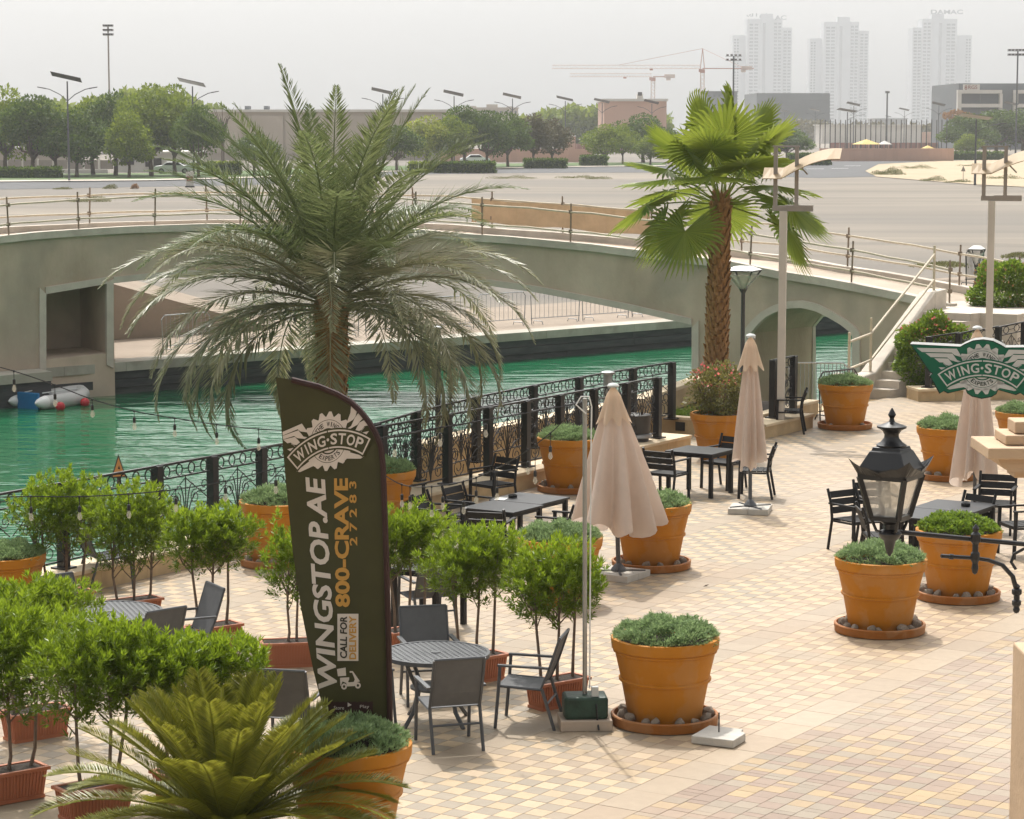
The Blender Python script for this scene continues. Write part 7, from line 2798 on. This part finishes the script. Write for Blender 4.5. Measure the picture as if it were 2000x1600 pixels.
# cranes
def truss(mb, a, b, wd, n, r):
    a, b = Vector(a), Vector(b)
    z = Vector((0, 0, wd))
    d = (b - a) / n
    mb.tube([a, b], r, 4)
    mb.tube([a + z, b + z], r, 4)
    for k in range(n):
        mb.tube([a + d * k, a + d * (k + 0.5) + z, a + d * (k + 1)], r * 0.6, 3)
def crane(label, px, ymast, yjib, x0, x1, yapex, Y, mat):
    c = AT(px, 245, Y)
    t = thing('tower_crane', label, 'crane', (c.x, Y, 0), 0, 'tower cranes on the horizon')
    k = Y / FPX
    zj = AT(px, yjib, Y).z
    mb = MB()
    w_ = 7 * k
    for sx in (-1, 1):
        for sy in (-1, 1):
            mb.tube([(sx * w_ / 2, sy * w_ / 2, 0), (sx * w_ / 2, sy * w_ / 2, zj - 8 * k)], 0.6 * k, 4)
    n = 16
    for q in range(n):
        z0, z1 = (zj - 8 * k) * q / n, (zj - 8 * k) * (q + 1) / n
        mb.tube([(-w_ / 2, -w_ / 2, z0), (w_ / 2, -w_ / 2, z1)], 0.4 * k, 3)
        mb.tube([(w_ / 2, w_ / 2, z0), (-w_ / 2, w_ / 2, z1)], 0.4 * k, 3)
    mb.build('mast', mat, t)
    mb = MB()
    mb.box((0, 0, zj - 5 * k), (9 * k, 9 * k, 7 * k))
    mb.box((-5 * k, -1, zj - 4 * k), (5 * k, 4 * k, 6 * k))
    mb.build('cab', 'crane_red', t)
    mb = MB()
    truss(mb, ((x0 - px) * k, 0, zj), ((-3) * k, 0, zj), 6.5 * k, 30, 0.55 * k)
    mb.build('jib', mat, t)
    mb = MB()
    mb.box(((x1 - px) * k / 2, 0, zj), ((x1 - px) * k, 2, 1.6 * k))
    mb.build('counter_jib', 'crane_red', t)
    mb = MB()
    mb.box(((x1 - px) * k * 0.86, 0, zj + 1 * k), (20 * k, 3, 7 * k))
    mb.box(((x1 - px) * k * 0.80, 0, zj - 4 * k), (8 * k, 3, 6 * k))
    mb.build('counterweight', mat, t)
    if yapex:
        za = AT(px, yapex, Y).z
        mb = MB()
        for sx in (-1, 1):
            mb.tube([(sx * 4 * k, 0, zj), (0, 0, za)], 0.7 * k, 4)
        mb.build('apex_frame', 'crane_red', t)
        mb = MB()
        mb.tube([(0, 0, za), ((x0 - px) * k * 0.56, 0, zj + 6.5 * k)], 0.35 * k, 3)
        mb.tube([(0, 0, za), ((x1 - px) * k * 0.78, 0, zj + 2 * k)], 0.35 * k, 3)
        mb.build('tie_rod', 'crane_red', t)
    mb = MB()
    mb.box(((x0 - px) * k * 0.34, 0, zj - 2 * k), (6 * k, 1.5, 3 * k))
    mb.build('trolley', 'crane_red', t)
crane('larger tower crane with a pointed apex behind the fan palm', 1371, 245, 134, 1080, 1470, 95, 1000, 'crane_pale')
crane('smaller hazy tower crane below the jib of the larger one', 1275, 245, 150, 1114, 1312, None, 1250, 'crane_pale')
# parked cars under the street trees
def car(label, px, py, rz, L=4.6):
    b = G(px, py)
    t = thing('parked_car', label, 'car', (b.x, b.y, 0.12), rz, 'cars parked beyond the road')
    mb = MB()
    prof_ = [(-2.25, 0.35), (-2.3, 0.75), (-2.1, 0.92), (-1.3, 1.0), (-0.75, 1.42), (0.65, 1.45), (1.3, 1.0), (2.1, 0.88), (2.3, 0.6), (2.25, 0.35)]
    mb.extrude([(x, -0.88, z) for x, z in prof_], (0, 1.76, 0))
    mb.build('body', 'car_white', t, bevel=0.06)
    for y in (-0.89, 0.89):
        mb = MB()
        mb.extrude([(-1.15, y - 0.005, 1.03), (-0.68, y - 0.005, 1.36), (0.58, y - 0.005, 1.38), (1.1, y - 0.005, 1.03)], (0, 0.01, 0))
        mb.build('window', 'car_glass', t)
    for x in (-1.4, 1.4):
        for y in (-0.8, 0.8):
            mb = MB()
            mb.tube([(x, y - 0.1, 0.33), (x, y + 0.1, 0.33)], 0.33, 14)
            wh = mb.build('wheel', 'panel_dark', t)
            mb = MB()
            mb.tube([(x, y - 0.112, 0.33), (x, y + 0.112, 0.33)], 0.19, 12)
            mb.build('rim', 'galvanised', wh)
car('white car parked behind the street trees next to the billboard', 338, 341, R(6))
car('second white car parked behind the billboard', 386, 341, R(-4))
car('white car glimpsed through the trees above the trimmed hedges', 928, 322, R(5))
# billboard totem, road sign
b = G(371, 366)
t = thing('advert_totem', 'small upright advertising totem at the road edge', 'billboard', tuple(b), R(6))
k = b.y / FPX
mb = MB()
mb.box((0, 0, 1.5 * k), (18 * k, 0.9, 3 * k))
mb.build('plinth', 'panel_dark', t)
mb = MB()
mb.box((0, 0, 3 * k + 13.5 * k), (15 * k, 0.35, 27 * k - 0.01))
mb.build('cabinet', 'wall_white', t)
mb = MB()
mb.box((0, -0.19, 17 * k), (12 * k, 0.02, 9 * k))
mb.build('poster', 'wall_red', t)
mb = MB()
mb.box((0, -0.205, 16 * k), (6 * k, 0.02, 4 * k))
mb.build('poster_print', 'yellow_cloth', t)
b = G(1881, 357)
t = thing('road_sign', 'triangular road sign seen from behind on the sand mound', 'sign', tuple(b))
k = b.y / FPX
mb = MB()
mb.tube([(0, 0, 0), (0, 0, 24 * k)], 0.6 * k, 6)
mb.build('post', 'taupe_post', t)
mb = MB()
mb.extrude([(-4.5 * k, 0, 22 * k), (4.5 * k, 0, 22 * k), (0, 0, 33 * k)], (0, 0.05, 0))
mb.build('sign_plate', 'taupe_post', t)
for nm in KIND:
    for pr in KIND[nm]:
        for o in pr:
            bpy.data.objects.remove(o)

# ------------------------------------------------------------------ the dusty air
mb = MB()
mb.box((0, 2300, 128), (3800, 4800, 262))
hz = mb.build('haze', 'wall_white')
m = bpy.data.materials.new('haze')
m.use_nodes = True
n = m.node_tree.nodes
n.remove(n['Principled BSDF'])
pv = n.new('ShaderNodeVolumePrincipled')
pv.inputs['Color'].default_value = (0.905, 0.925, 0.95, 1)
pv.inputs['Density'].default_value = 0.00022
pv.inputs['Anisotropy'].default_value = 0.35
m.node_tree.links.new(pv.outputs[0], n['Material Output'].inputs['Volume'])
hz.data.materials.clear()
hz.data.materials.append(m)
hz['kind'] = 'stuff'
